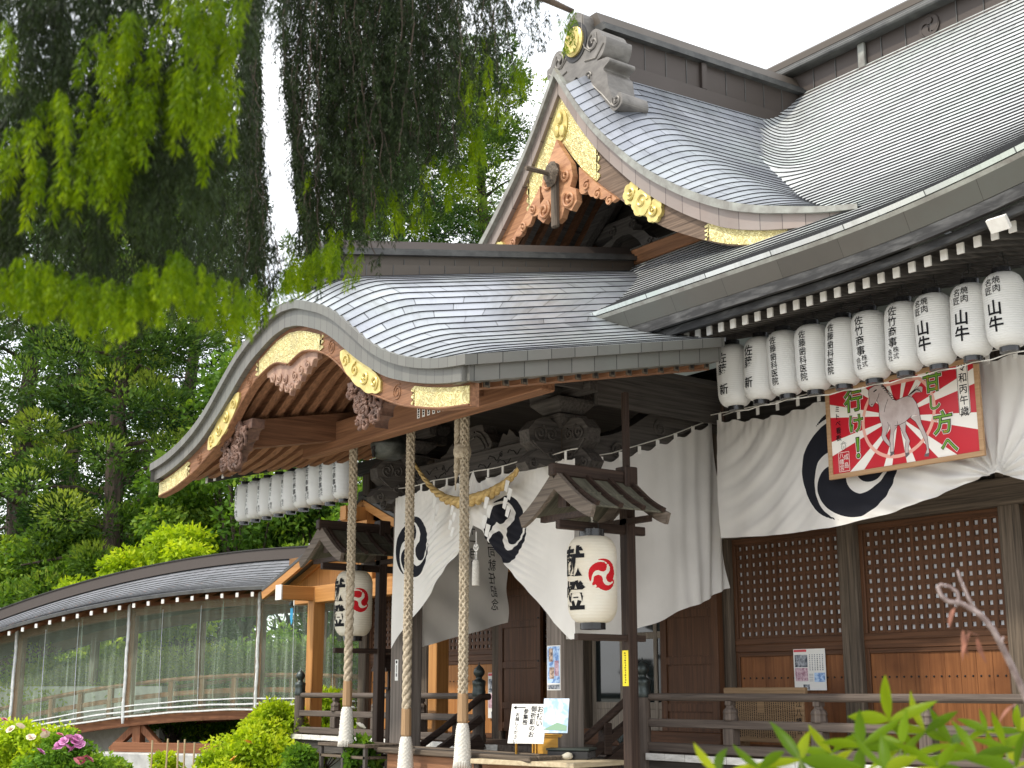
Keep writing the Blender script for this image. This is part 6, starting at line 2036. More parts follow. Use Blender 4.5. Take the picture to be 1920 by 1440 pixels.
for a, b in ((-2.88, -.05), (.0, 2.95), (3.0, 5.72), (5.76, 8.5)):
    mb = MB()
    mb.grid(lambda u, v: np.stack([a+(b-a)*u, sy*(-.14 + .02*np.sin(u*40)*(.4+v*.6) + .015*np.sin(u*93+1)), arch(a+(b-a)*u)+2.05-2.10*v], 1), 60, 10)
    sh = mb.build('plastic_sheet', M['plastic'], corr, smooth=True)
    mb = MB(); mb.tube([cx(b+.006*math.sin(z*7), -.17, arch(b)+z) for z in np.linspace(-.15, 2.15, 24)], [.024+.010*abs(math.sin(k*1.9)) for k in range(24)], 6); mb.build('white_seam', M['seam'], sh)
    for f_ in (.42, .72):
        mb = MB(); tt_ = a+(b-a)*f_; mb.tube([cx(tt_+.03*math.sin(z), -.165, arch(tt_)+z) for z in np.linspace(.05, 1.95, 10)], .007, 4); mb.build('weld_seam', M['seam'], sh)
    for z in (-.03, .07, .17):
        mb = MB(); mb.tube([cx(t, -.17, arch(t)+z+.005*math.sin(t*5+z*40)) for t in np.linspace(a, b, 16)], .018 if z < .1 else .014, 5); mb.build('white_hem', M['seam'], sh)
# underside: braces on a concrete kerb
M['concrete'] = surf('pale_concrete', (.34, .34, .33), (.52, .52, .50), .85, 0, (5, 5, 5), bump=.2)
mb = MB(); mb.box(*[cx(t, b, z) for t, b, z in ((-3.2, -.45, 0), (3.45, .6, .50))], 0, .02); mb.build('concrete_base', M['concrete'], corr)
for t in (2.75, -.45):
    mb = MB(); mb.box(*[cx(t+a*.09, .1+a*.09, z) for a, z in ((-1, .5), (1, arch(t)-.18))]); mb.build('support_post', M['corr_z'], corr)
    for dt in ((.62, -.62) if t > 0 else (-.62,)):
        mb = MB(); mb.beam(cx(t+dt, .1, .52), cx(t+dt*.06, .1, arch(t)-.2), .13, .13); mb.build('diagonal_brace', M['corr_z'], corr)
mb = MB(); mb.box(*[cx(t, b, z) for t, b, z in ((-3.0, -.12, .50), (3.2, .12, .68))], 0, .01); mb.build('sill_timber', M['corr_x'], corr)
mb = MB(); mb.box(*[cx(t, b, z) for t, b, z in ((3.3, 1.5, 0), (9.3, 1.7, 1.75))]); mb.box(*[cx(t, b, z) for t, b, z in ((-3.4, 1.9, 0), (3.3, 2.0, .62))]); mb.build('white_wall', M['white_paint'], corr)
# wind chime inside the corridor
q = np.array(CQ) + CA*(-.45) + CB*.0; qz = on_d(548, 1130, 25.0)
t = thing('wind_chime', 'glass wind chime with a blue strip hanging in the corridor', 'wind chime', tuple(on_d(547, 1135, 24.9)))
mb = MB(); mb.lathe([(.004, .07), (.03, .065), (.05, .04), (.055, .01), (.045, -.02)], (0, 0, 0), 14, caps=False); mb.tube([(0, 0, .07), (0, 0, .28)], .004, 4); mb.build('chime_bell', M['giboshi'], t)
mb = MB(); mb.add([(-.045, 0, -.05), (.045, 0.01, -.05), (.05, 0, -.30), (-.02, .01, -.36), (-.05, 0, -.22)], [(0, 1, 2, 3, 4)]); mb.tube([(0, 0, -.02), (0, 0, -.06)], .003, 4); mb.build('blue_strip', plain('blue_paper', (.03, .33, .60), .5), t)

# ================================================================== TIMBER ENTRANCE CANOPY beside the corridor
GYc = -1.0
pA, pB, pP = on_y(515, 1104, GYc), on_y(705, 931, GYc), on_y(592, 1180, GYc)
gx0, gz0, gxa, gza = pA[0], pA[2], pB[0], pB[2]
can = thing('timber_canopy', 'new orange timber canopy with a gabled roof between corridor and porch', 'canopy', (gxa, GYc, 0))
wv, hv = gxa-gx0, gza-gz0
zc = lambda d: hv*(1-d/wv) + gz0 - .06*math.sin(PI*d/wv)
for sg in (-1, 1):
    mb = MB(); q = np.linspace(0, wv, 10)
    for y0, y1, o in ((-.25, 3.2, 0),):
        vs = [(sg*a, y0, zc(a)) for a in q] + [(sg*a, y1, zc(a)) for a in q] + [(sg*a, y0, zc(a)-.07) for a in q] + [(sg*a, y1, zc(a)-.07) for a in q]
        fs = []
        for i in range(9): fs += [(i, i+1, 11+i, 10+i), (20+i, 30+i, 31+i, 21+i), (i, 20+i, 21+i, i+1)]
        mb.add(vs, [f if sg > 0 else f[::-1] for f in fs], 0)
    rf = mb.build('canopy_roof', M['ridge_dark'], can)
    mb = MB(); mb.sweep([(sg*a, -.22, zc(a)-.13) for a in q], [(-.03, -.07), (.03, -.07), (.03, .07), (-.03, .07)]); mb.build('gable_board', M['new_x'], rf)
    for k in range(6):
        mb = MB(); mb.sweep([(sg*a, .1+.5*k, zc(a)-.13) for a in q], [(-.035, -.05), (.035, -.05), (.035, .05), (-.035, .05)]); mb.build('canopy_rafter', M['new_x'], rf)
px_ = pP[0]-gxa
mb = MB(); mb.box((px_-.11, -.11, .9), (px_+.11, .11, gz0-.12), 0, .01); mb.build('canopy_post', M['new_z'], can)
mb = MB(); mb.box((-px_-.11, -.11, .9), (-px_+.11, .11, gz0-.12), 0, .01); mb.build('canopy_post', M['new_z'], can)
mb = MB(); mb.box((px_-.62, -.10, gz0-.34), (-px_+.6, .10, gz0-.06), 0, .01); bm_ = mb.build('canopy_beam', M['new_x'], can)
mb = MB(); mb.box((px_-.645, -.105, gz0-.35), (px_-.622, .105, gz0-.05)); mb.build('white_end', M['white_paint'], bm_)
for s_ in (-1, 1):
    mb = MB(); mb.box((s_*px_-.10, -.7, gz0-.30), (s_*px_+.10, 3.0, gz0-.07), 0, .01); bm_ = mb.build('canopy_beam', M['new_y'], can)
    mb = MB(); mb.box((s_*px_-.105, -.725, gz0-.31), (s_*px_+.105, -.702, gz0-.06)); mb.build('white_end', M['white_paint'], bm_)
mb = MB(); mb.box((-.09, -.10, gz0-.06), (.09, .10, gza-.25), 0, .01); mb.box((-.5, -.45, gza-.62), (.5, -.30, gza-.46)); mb.box((-.09, -.6, gza-.42), (.09, 3.0, gza-.2)); mb.build('king_post', M['new_z'], can)
mb = MB(); mb.box((-wv+.3, .12, gz0-.06), (wv-.3, .16, gza-.75)); mb.build('gable_infill', M['new_z'], can)

# small things by the left veranda
qh = on_y(733, 1290, -2.2)
t = thing('lantern_house', 'tiny dark roofed wooden lantern house beside the left porch column', 'lantern house', (qh[0], qh[1], 0))
mb = MB(); mb.box((-.05, -.05, 0), (.05, .05, qh[2]-.02), 0, .005); mb.build('post', M['post_z'], t)
mb = MB(); z0 = qh[2]
for a, b in ((-1, -1), (1, -1), (1, 1), (-1, 1)): mb.box((a*.09-.015, b*.09-.015, z0), (a*.09+.015, b*.09+.015, z0+.24))
mb.box((-.11, -.11, z0-.02), (.11, .11, z0+.015)); mb.build('lamp_frame', M['post_z'], t)
mb = MB(); mb.prism([(-.20, .22), (.20, .22), (.20, .25), (0, .42), (-.20, .25)], (0, -.20, z0), (1, 0, 0), (0, 0, 1), (0, 1, 0), .40); mb.box((-.03, -.22, z0+.40), (.03, .22, z0+.45)); mb.build('roof', M['post_y'], t)
t = thing('slatted_crate', 'dark slatted wooden rack standing left of the offering box', 'rack', (-1.62, -3.35, 0))
mb = MB(); mb.box((-.62, -.30, .99), (.55, .30, 1.03), 0, .006); mb.build('top_board', M['weather_x'], t)
for z in (.86, .66): 
    mb = MB(); mb.box((-.58, -.28, z), (.52, .28, z+.03)); mb.build('shelf', M['weather_x'], t)
for x in (-.58, -.03, .50):
    mb = MB(); mb.box((x-.025, -.28, 0), (x+.025, -.24, .99)); mb.box((x-.025, .24, 0), (x+.025, .28, .99)); mb.build('upright', M['dark_z'], t)

# ================================================================== VEGETATION
def leaf_mesh(name, C, D, L, W, tint, mt, parent=None, seed=0, bend=.15):
    """many small pointed leaves as one mesh; each leaf keeps its own tint"""
    rs = np.random.RandomState(seed)
    n = len(C); D = D/(np.linalg.norm(D, axis=1)[:, None]+1e-9)
    r = rs.normal(size=(n, 3)); S = np.cross(D, r); S /= np.linalg.norm(S, axis=1)[:, None]+1e-9
    N = np.cross(S, D)
    L = np.broadcast_to(L, (n,))[:, None]; W = np.broadcast_to(W, (n,))[:, None]
    mid = C + D*L*.45 + N*L*bend*.5
    V = np.stack([C, mid - S*W/2, C + D*L, mid + S*W/2], 1).reshape(-1, 3)
    me = bpy.data.meshes.new(name)
    me.vertices.add(4*n); me.vertices.foreach_set('co', V.astype(np.float32).ravel())
    me.loops.add(4*n); me.loops.foreach_set('vertex_index', np.arange(4*n, dtype=np.int32))
    me.polygons.add(n); me.polygons.foreach_set('loop_start', np.arange(0, 4*n, 4, dtype=np.int32))
    me.materials.append(mt)
    at = me.attributes.new('tint', 'FLOAT', 'POINT'); at.data.foreach_set('value', np.repeat(np.clip(tint, 0, 1), 4).astype(np.float32))
    me.update(calc_edges=True); me.validate()
    o = bpy.data.objects.new(name, me); COL.objects.link(o)
    if parent is not None: o.parent = parent
    return o


def unit(rs, n):
    v = rs.normal(size=(n, 3)); return v/np.linalg.norm(v, axis=1)[:, None]


M['bark'] = surf('bark', (.03, .022, .017), (.11, .08, .06), .9, 0, (12, 12, 2.2), bump=.8, dist=.03)
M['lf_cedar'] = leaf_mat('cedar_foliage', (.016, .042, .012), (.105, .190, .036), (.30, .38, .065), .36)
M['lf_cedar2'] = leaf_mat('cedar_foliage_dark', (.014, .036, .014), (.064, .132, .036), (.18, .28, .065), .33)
M['lf_broad'] = leaf_mat('broad_leaf', (.025, .065, .012), (.11, .215, .03), (.26, .36, .05), .4)
M['lf_lime'] = leaf_mat('lime_leaf', (.10, .19, .012), (.34, .47, .022), (.56, .63, .04), .42)
M['lf_mid'] = leaf_mat('mid_leaf', (.03, .085, .015), (.11, .23, .025), (.24, .38, .04), .4)


def cedar(label, px, D, H, spread, seed, mt, puffs=110, per=420, lo=.12, group='tall cedars behind the shrine'):
    """tall conifer: straight trunk, tiers of drooping limbs ending in rounded tufts"""
    rs = np.random.RandomState(seed); rnd = random.Random(seed)
    p = on_d(px, 1300, D); t = thing('cedar_tree', label, 'tree', (p[0], p[1], 0), 0, group)
    mb_ = MB(); zz = np.linspace(0, H*.97, 14)
    mb_.tube([(.12*math.sin(z*.5), .12*math.cos(z*.4)-.12, z) for z in zz], np.linspace(.42, .06, 14)*(H/18), 10)
    lim = []
    Cs, Ds, Ts = [], [], []
    puffs = int(puffs*.95); per = 500
    for i in range(puffs):
        f = lo + (1-lo)*((i+rnd.random())/puffs)**.92
        z = H*f; a = i*2.399 + rnd.uniform(-.4, .4)
        R = spread*(1.05-f)**.62*(.55+.5*rnd.random())*(.55 + .45*min(1, (f-lo)*6+.4))
        c = np.array([R*math.cos(a), R*math.sin(a), z - .10*R + rnd.uniform(-.3, .3)])
        if i % 2 == 0: lim.append(([(0, 0, z-.15*R), (c[0]*.5, c[1]*.5, z-.02*R), tuple(c)], .03+.02*R))
        k = rnd.randint(1, 3); pt = rnd.random()
        for j in range(k):
            cc = c*(np.array([1, 1, 1])) + np.array([rnd.gauss(0, .45), rnd.gauss(0, .45), rnd.gauss(0, .35)])*(spread/3.2)
            r0 = rnd.uniform(.48, .92)*(spread/3.2)**.7*(1.12-.1*k); pj = rnd.gauss(0, .16)
            m_ = per//k; u = unit(rs, m_); u[:, 2] = u[:, 2]*.8 + .12
            rad = r0*rs.uniform(.25, 1.0, m_)**.33
            P = cc + u*rad[:, None]*np.array([1, 1, .85])
            out = u*1.1 + np.array([c[0], c[1], 0])/(np.hypot(c[0], c[1])+.1)*.35 + np.array([0, 0, .35])
            Cs.append(P); Ds.append(out + rs.normal(0, .25, (m_, 3)))
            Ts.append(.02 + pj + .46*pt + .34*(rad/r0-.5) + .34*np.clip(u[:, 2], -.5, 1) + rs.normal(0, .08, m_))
    for P, r in lim: mb_.tube(P, [r, r*.7, r*.25], 5)
    mb_.build('trunk', M['bark'], t)
    C = np.concatenate(Cs); n = len(C)
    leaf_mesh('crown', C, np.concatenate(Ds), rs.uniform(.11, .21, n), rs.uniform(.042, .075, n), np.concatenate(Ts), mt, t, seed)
    return t


def bushy(name, label, cat, pos, H, R, seed, mt, n=9000, clumps=40, leaf=(.10, .16), trunk=.12, group=None, flat=.8, base=.35, low=0.0):
    """broad-leaved tree or shrub: forked stems, leaf clumps spread through an uneven crown"""
    rs = np.random.RandomState(seed); rnd = random.Random(seed)
    t = thing(name, label, cat, pos, 0, group)
    mb_ = MB(); mb_.tube([(0, 0, 0), (.05*R, 0, H*base*.6), (0, .04*R, H*base+.05)], [trunk, trunk*.8, trunk*.6], 8)
    Cs, Ds, Ts = [], [], []; per = n//clumps
    for i in range(clumps):
        u = unit(rs, 1)[0]; u[2] = abs(u[2])*1.1 - .35 + low
        q = np.array([u[0]*R, u[1]*R, H*base + (H*(1-base))*(.42+.55*u[2])])*1.0
        q[:2] *= rnd.uniform(.45, 1.0)
        if i % 2 == 0: mb_.tube([(0, 0, H*base*.8), tuple(q*.5 + np.array([0, 0, H*base*.3])), tuple(q)], [trunk*.45, trunk*.25, trunk*.06], 5)
        r0 = rnd.uniform(.22, .42)*R*.8; pt = rnd.random()
        v = unit(rs, per); rad = r0*rs.uniform(.1, 1, per)**.45
        P = q + v*rad[:, None]*np.array([1.15, 1.15, flat])
        P[:, 2] = np.maximum(P[:, 2], .03)
        Cs.append(P); Ds.append(v*.6 + rs.normal(0, .5, (per, 3)) + np.array([0, 0, -.15]))
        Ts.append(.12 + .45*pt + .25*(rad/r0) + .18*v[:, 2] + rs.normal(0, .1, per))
    mb_.build('trunk' if trunk > .04 else 'stem', M['bark'], t)
    C = np.concatenate(Cs); k = len(C)
    Lf = rs.uniform(leaf[0], leaf[1], k)
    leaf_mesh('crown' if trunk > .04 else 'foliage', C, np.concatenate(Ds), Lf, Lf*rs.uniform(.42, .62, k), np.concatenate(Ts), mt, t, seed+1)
    return t


cedar('tall dark cedar at the left edge of the photo', 20, 39, 19, 3.8, 1, M['lf_cedar2'], 150, 240, .06)
cedar('tall cedar with yellow-green tufts, standing in front of the dark ones on the left', 205, 36, 17, 3.3, 2, M['lf_cedar'], 150, 260, .10)
cedar('tall dark cedar half hidden between the tufted cedar and the bow-shaped gable', 330, 47, 21, 3.8, 3, M['lf_cedar2'], 130, 230, .10)
cedar('tall cedar showing right of the gap, behind the porch ridge', 730, 44, 22, 3.6, 4, M['lf_cedar2'], 140, 230, .15)
cedar('bright cedar rising beside the front gable', 905, 47, 25, 3.9, 5, M['lf_cedar'], 170, 250, .15)
cedar('cedar far behind, seen through the hanging conifer in the middle', 640, 58, 25, 3.8, 6, M['lf_cedar2'], 120, 220, .15)
cedar('cedar far left, in the second row', 110, 54, 23, 4.0, 7, M['lf_cedar2'], 110, 220, .12)
p = on_d(455, 1300, 34); bushy('broadleaf_tree', 'light green broadleaf tree behind the left foot of the bow-shaped gable', 'tree', (p[0], p[1], 0), 11.0, 2.7, 11, M['lf_broad'], 22000, 64, (.13, .22), .2, 'broadleaf trees behind the corridor')
p = on_d(600, 1300, 33); bushy('broadleaf_tree', 'broadleaf tree behind the far row of lanterns', 'tree', (p[0], p[1], 0), 7.4, 2.4, 12, M['lf_broad'], 16000, 50, (.12, .2), .18, 'broadleaf trees behind the corridor')
p = on_d(120, 1300, 37); bushy('broadleaf_tree', 'fresh green broadleaf tree at the foot of the left cedars', 'tree', (p[0], p[1], 0), 6.8, 2.5, 18, M['lf_broad'], 15000, 50, (.12, .2), .16, 'broadleaf trees behind the corridor')
p = on_d(330, 1300, 36); bushy('broadleaf_tree', 'dull green broadleaf tree rising behind the lime maple', 'tree', (p[0], p[1], 0), 7.6, 2.3, 13, M['lf_mid'], 15000, 50, (.12, .2), .16, 'broadleaf trees behind the corridor')
p = on_d(335, 1300, 31.5); bushy('maple_tree', 'lime green maple showing above the crest of the corridor roof', 'tree', (p[0], p[1], 0), 5.85, 1.5, 14, M['lf_lime'], 9000, 34, (.11, .18), .10, 'lime maples behind the corridor')
p = on_d(235, 1300, 32.5); bushy('maple_tree', 'lime green maple over the middle of the corridor roof', 'tree', (p[0], p[1], 0), 5.3, 1.5, 15, M['lf_lime'], 8000, 30, (.11, .18), .10, 'lime maples behind the corridor')
p = on_d(150, 1300, 33.5); bushy('maple_tree', 'lime green maple low over the left part of the corridor roof', 'tree', (p[0], p[1], 0), 4.8, 1.3, 16, M['lf_lime'], 6000, 24, (.11, .18), .09, 'lime maples behind the corridor')
rs = np.random.RandomState(77)
for i, (px, D, H, R, mt, lab) in enumerate(((90, 31, 3.0, 1.9, 'lf_lime', 'sunlit clipped shrub seen through the plastic at the left'), (200, 32, 2.9, 2.0, 'lf_lime', 'mid green shrub seen through the second plastic bay'), (310, 31, 3.3, 2.0, 'lf_lime', 'rounded green shrub behind the middle plastic bay'),
                                             (410, 31.5, 3.2, 2.0, 'lf_mid', 'green shrub behind the right half of the middle plastic bay'), (520, 30.5, 3.4, 1.9, 'lf_mid', 'green shrub behind the plastic bay with the wind chime'), (620, 29.5, 3.2, 1.9, 'lf_broad', 'green shrub behind the timber canopy'), (700, 29.0, 3.0, 1.7, 'lf_mid', 'green shrub behind the left porch column'))):
    p = on_d(px, 1300, D); bushy('garden_shrub', lab, 'shrub', (p[0], p[1], 0), H, R, 40+i, M[mt], 9000, 40, (.09, .15), .05, 'shrubs in the garden behind the corridor', base=.12, low=-.1)
# dark understorey far behind
C, D_ = [], []
for k in range(26000):
    px = rs.uniform(-250, 1000); d = rs.uniform(46, 64)
    q = on_d(px, 1300, d); C.append((q[0], q[1], abs(rs.normal(0, 1.9)) + .1))
C = np.array(C); n = len(C)
tag(leaf_mesh('distant_woods', C, rs.normal(size=(n, 3)), rs.uniform(.4, .7, n), rs.uniform(.2, .35, n), rs.uniform(0, .6, n), M['lf_cedar2'], None, 5), kind='stuff')

# ---- flowering shrubs low on the left ------------------------------
M['fl_pink'] = surf('pink_petals', (.42, .10, .30), (.62, .28, .50), .6, 0, (30, 30, 30), bump=.2)
M['fl_rose'] = surf('rose_petals', (.55, .10, .18), (.68, .28, .32), .6, 0, (30, 30, 30), bump=.2)
M['fl_yellow'] = surf('orange_yellow_petals', (.62, .30, .02), (.75, .48, .06), .6, 0, (30, 30, 30), bump=.2)
M['fl_cream'] = surf('cream_petals', (.66, .52, .38), (.76, .66, .52), .6, 0, (30, 30, 30), bump=.2)


def flower(parent, loc, r, m_, seed):
    rnd_ = random.Random(seed); mb_ = MB()
    for ring, (n_, rr, tilt) in enumerate(((7, 1.0, .25), (6, .78, .65), (5, .55, 1.0), (4, .32, 1.3))):
        for k in range(n_):
            a = 2*PI*k/n_ + ring*.5 + rnd_.uniform(-.15, .15); ca, sa = math.cos(a), math.sin(a)
            u = np.array((ca*math.cos(tilt), sa*math.cos(tilt), math.sin(tilt))); s = np.array((-sa, ca, 0)); w = r*rr*.48
            o_ = np.array((0, 0, .0))
            mb_.add([o_, o_+u*r*rr*.6-s*w, o_+u*r*rr*1.02-s*w*.5+(0, 0, -.06*r), o_+u*r*rr*1.02+s*w*.5+(0, 0, -.06*r), o_+u*r*rr*.6+s*w], [(0, 1, 2, 3, 4)])
    f_ = mb_.build('flower', m_, parent); f_.location = loc; f_.rotation_euler = (rnd_.uniform(.3, .9), rnd_.uniform(-.5, .5), rnd_.uniform(0, 6))
    return f_


def flowers_at(t, pts, D, m_, r=.06):
    for k, (px, py) in enumerate(pts):
        q = on_d(px, py, D) - np.array(t.location); flower(t, tuple(q), r, m_, k*7+int(px))


p = on_d(50, 1440, 17.5); b = bushy('rose_bush', 'rose bush with yellow-green leaves and mixed flowers at the bottom left corner', 'shrub', (p[0], p[1], 0), 1.36, .72, 61, M['lf_lime'], 7000, 42, (.05, .085), .03, 'rose bushes', base=.25)
flowers_at(b, ((20, 1368), (58, 1383), (85, 1378), (38, 1362)), 16.7, M['fl_cream'], .06)
flowers_at(b, ((112, 1378), (8, 1350), (82, 1372)), 16.7, M['fl_rose'], .05)
p = on_d(115, 1440, 17.0); b = bushy('rose_bush', 'rose bush crowded with purple-pink flowers near the bottom left', 'shrub', (p[0], p[1], 0), 1.25, .52, 62, M['lf_mid'], 6000, 36, (.05, .085), .03, 'rose bushes', base=.25)
flowers_at(b, ((120, 1390), (132, 1384), (142, 1393), (127, 1402), (112, 1398), (137, 1405), (150, 1396), (76, 1410), (108, 1404), (145, 1384)), 16.35, M['fl_pink'], .065)
flowers_at(b, ((150, 1424), (160, 1420), (158, 1430), (168, 1424), (143, 1428)), 16.4, M['fl_rose'], .055)
p = on_d(478, 1440, 19.6); b = bushy('azalea_shrub', 'spreading lime green shrub with orange flowers beside the left veranda', 'shrub', (p[0], p[1], 0), 1.18, .72, 63, M['lf_lime'], 12000, 60, (.05, .10), .03, 'lime green shrubs below the veranda', base=.2)
flowers_at(b, ((465, 1393), (402, 1412), (438, 1425)), 18.75, M['fl_yellow'], .075)
p = on_d(515, 1440, 23.2); bushy('azalea_shrub', 'taller lime green shrub pressed against the end of the left veranda', 'shrub', (p[0], p[1], 0), 1.62, .70, 64, M['lf_lime'], 9000, 44, (.05, .10), .03, 'lime green shrubs below the veranda', base=.2)
p = on_d(610, 1380, 24.5); bushy('azalea_shrub', 'lime green shrub seen between the rails behind the left veranda', 'shrub', (p[0], p[1], 0), 1.75, .9, 65, M['lf_lime'], 7000, 40, (.07, .12), .03, 'lime green shrubs below the veranda', base=.2)
p = on_d(400, 1440, 18.0); bushy('garden_plant', 'small bushy plant with fresh leaves left of the lime shrub', 'plant', (p[0], p[1], 0), .95, .42, 66, M['lf_lime'], 3000, 22, (.05, .09), .02, 'young plants along the corridor', base=.2)
p = on_d(222, 1440, 20.5); bushy('garden_plant', 'young plant before the concrete kerb, leftmost', 'plant', (p[0], p[1], 0), .72, .30, 67, M['lf_mid'], 1600, 14, (.05, .09), .012, 'young plants along the corridor', base=.3)
p = on_d(308, 1440, 20.5); bushy('garden_plant', 'young thin plant tied among the bamboo stakes', 'plant', (p[0], p[1], 0), .82, .30, 68, M['lf_lime'], 1500, 14, (.05, .09), .012, 'young plants along the corridor', base=.3)
p = on_d(330, 1330, 28.6); bushy('pine_bonsai', 'small dark-stemmed tree seen under the corridor', 'tree', (p[0], p[1], 0), 1.45, .6, 69, M['lf_mid'], 2500, 16, (.06, .1), .05, None, base=.5)
p = on_d(170, 1440, 19.0); bushy('garden_plant', 'low dark green plant under the corridor braces', 'plant', (p[0], p[1], 0), .85, .5, 70, M['lf_broad'], 3000, 22, (.05, .09), .02, 'young plants along the corridor', base=.2)
M['bamboo'] = surf('bamboo', (.30, .22, .12), (.50, .40, .24), .6, 0, (9, 9, 4), bump=.1)
for i, (px, pt, lab) in enumerate(((286, 1388, 'leftmost of the row'), (314, 1385, 'second of the row, leaning'), (335, 1388, 'third of the row'), (347, 1386, 'fourth of the row'), (364, 1392, 'rightmost of the row'), (154, 1387, 'grey one beside the pink roses'))):
    q = on_d(px, pt, 20.2 if i < 5 else 18.2)
    mb = MB(); mb.tube([(0, 0, 0), (.01, 0, q[2]*.5), (.02*math.sin(i*2), 0, q[2])], .014 if i < 5 else .022, 8)
    o = tag(mb.build('bamboo_stake', M['bamboo'] if i < 5 else M['weather_z']), 'thin garden stake, ' + lab, 'stake', 'bamboo garden stakes'); o.location = (q[0], q[1], 0)
# white peony behind the left rope
p = on_d(674, 1440, 16.9); b = bushy('peony_plant', 'peony plant with one white flower beside the left lantern stand', 'plant', (p[0], p[1], 0), 1.18, .20, 71, M['lf_mid'], 700, 12, (.07, .12), .012, None, base=.5)
flowers_at(b, ((676, 1362),), 16.8, M['cloth_plain'], .07)
p = on_d(566, 1440, 17.6); bushy('garden_plant', 'dark green bush with purple buds at the foot of the slatted rack', 'plant', (p[0], p[1], 0), 1.05, .34, 72, M['lf_mid'], 2600, 22, (.06, .1), .02, 'young plants along the corridor', base=.3)

# ---- hanging conifer over the camera -------------------------------
M['lf_old'] = leaf_mat('old_needles', (.010, .014, .008), (.026, .044, .016), (.06, .09, .03), .22)
M['lf_new'] = leaf_mat('new_needles', (.055, .11, .002), (.135, .215, .003), (.25, .34, .010), .5)
tp_ = on_d(-1500, 1300, 5.0)
hang = thing('hanging_conifer', 'drooping conifer with dark hanging twigs and bright yellow-green tips overhead', 'tree', (tp_[0], tp_[1], 0))
H0 = np.array((tp_[0], tp_[1], 0))
rs = np.random.RandomState(5); rnd = random.Random(5)
mb = MB(); mb.tube([(0, 0, 0), (.05, .05, 2.5), (0, .1, 5.2), (.05, 0, 8)], [.24, .2, .16, .08], 12); mb.build('trunk', M['bark'], hang)
for pts in (((-900, -300, 4.4), (-500, -240, 3.8), (0, -140, 3.3), (300, -120, 3.0), (470, -100, 3.0)), ((-900, -330, 4.8), (-400, -290, 4.5), (200, -230, 4.8), (700, -120, 5.2), (960, -30, 5.4), (1075, 22, 5.5)), ((-900, -440, 4.9), (-400, -400, 4.6), (300, -330, 5.5), (700, -250, 6.0), (900, -160, 6.2))):
    P = [on_d(*q)-H0 for q in pts]; P = [np.array((0, 0, P[0][2]-.3))] + P
    mb = MB(); mb.tube(P, np.linspace(.07, .012, len(P)), 8); mb.build('bough', M['bark'], hang)


def shoots(pts, length, radius, per, new):
    """drooping shoots: a stem end with needles raked down it"""
    C, D, T, L = [], [], [], []
    for (x, y, d, s) in pts:
        base = on_d(x, y, d) - H0; ln = length*s; m_ = max(6, int(per*s))
        f = rs.uniform(0, 1, m_); a = rs.uniform(0, 2*PI, m_)
        rad = radius*s*(.35+.75*np.sin(PI*np.clip(f*.85+.12, 0, 1)))*rs.uniform(.15, .65, m_)
        sway = np.array((rs.normal(0, .12), rs.normal(0, .12), 0))
        c = base + np.stack([rad*np.cos(a)*.4, rad*np.sin(a)*.4, -f*ln], 1) + sway*f[:, None]*ln
        dd = np.stack([np.cos(a)*.55, np.sin(a)*.55, -np.ones(m_)*1.0], 1) + rs.normal(0, .16, (m_, 3))
        C.append(c); D.append(dd); pt = rs.uniform(0, .5)
        T.append(pt + .3*f + rs.normal(0, .12, m_)); L.append(rs.uniform(.6, 1.15, m_)*s)
    return np.concatenate(C), np.concatenate(D), np.concatenate(T), np.concatenate(L)


edge = lambda x: np.interp(x, [-60, 0, 60, 130, 230, 330, 420, 500, 545, 600, 640, 680, 745, 800, 850, 880, 920, 960, 1010, 1030, 1090], [555, 560, 555, 585, 600, 545, 600, 590, 545, 520, 490, 440, 400, 320, 325, 335, 215, 150, 140, 60, 75])
old, new = [], []
for k in range(1750):                      # dense dark curtain on the left
    x = rs.uniform(-80, 470); y = rs.uniform(-160, edge(x)-60)
    if x > 462 or (x > 425 and rs.rand() < .7): continue
    if y > 310 and x > 40 and rs.rand() < (.66 if x < 330 else .86): continue
    old.append((x, y, rs.uniform(2.9, 4.2), rs.uniform(.7, 1.15)))
for k in range(300):
    x = rs.uniform(60, 560); y = rs.uniform(280, edge(x)-30)
    if 470 < x < 560: continue
    old.append((x, y, rs.uniform(4.0, 5.2), rs.uniform(.6, 1.0)))
for k in range(70): old.append((rs.uniform(470, 545), rs.uniform(-160, 10), rs.uniform(3.6, 5.2), rs.uniform(.5, 1.0)))
C, D, T, L = shoots(old, .16, .050, 74, False)
leaf_mesh('old_foliage', C, D, L*.034, .0042, T, M['lf_old'], hang, 3, .05)
for k in range(300):                       # bright tips: lower fringe
    x = rs.uniform(-40, 640); new.append((x, edge(x)-rs.uniform(22, 85)*(.7 if x > 480 else 1), rs.uniform(2.75, 3.2) if x < 470 else rs.uniform(4.2, 4.8), rs.uniform(.42, .66)))
for cx_, cy_, sx_, sy_, n_ in ((245, 90, 35, 60, 22), (330, 120, 45, 70, 34), (400, 60, 35, 60, 40), (205, 230, 30, 50, 26), (270, 200, 45, 40, 40), (95, 215, 16, 25, 10), (110, 330, 50, 30, 24), (35, 270, 22, 22, 10), (380, 175, 30, 40, 24), (230, 290, 40, 30, 20), (20, 70, 12, 20, 4), (190, 330, 20, 30, 12), (415, 200, 18, 18, 12)):
    for k in range(int(n_*.62)): new.append((rs.normal(cx_, sx_), rs.normal(cy_, sy_)-40, rs.uniform(2.75, 3.0), rs.uniform(.6, .95)))
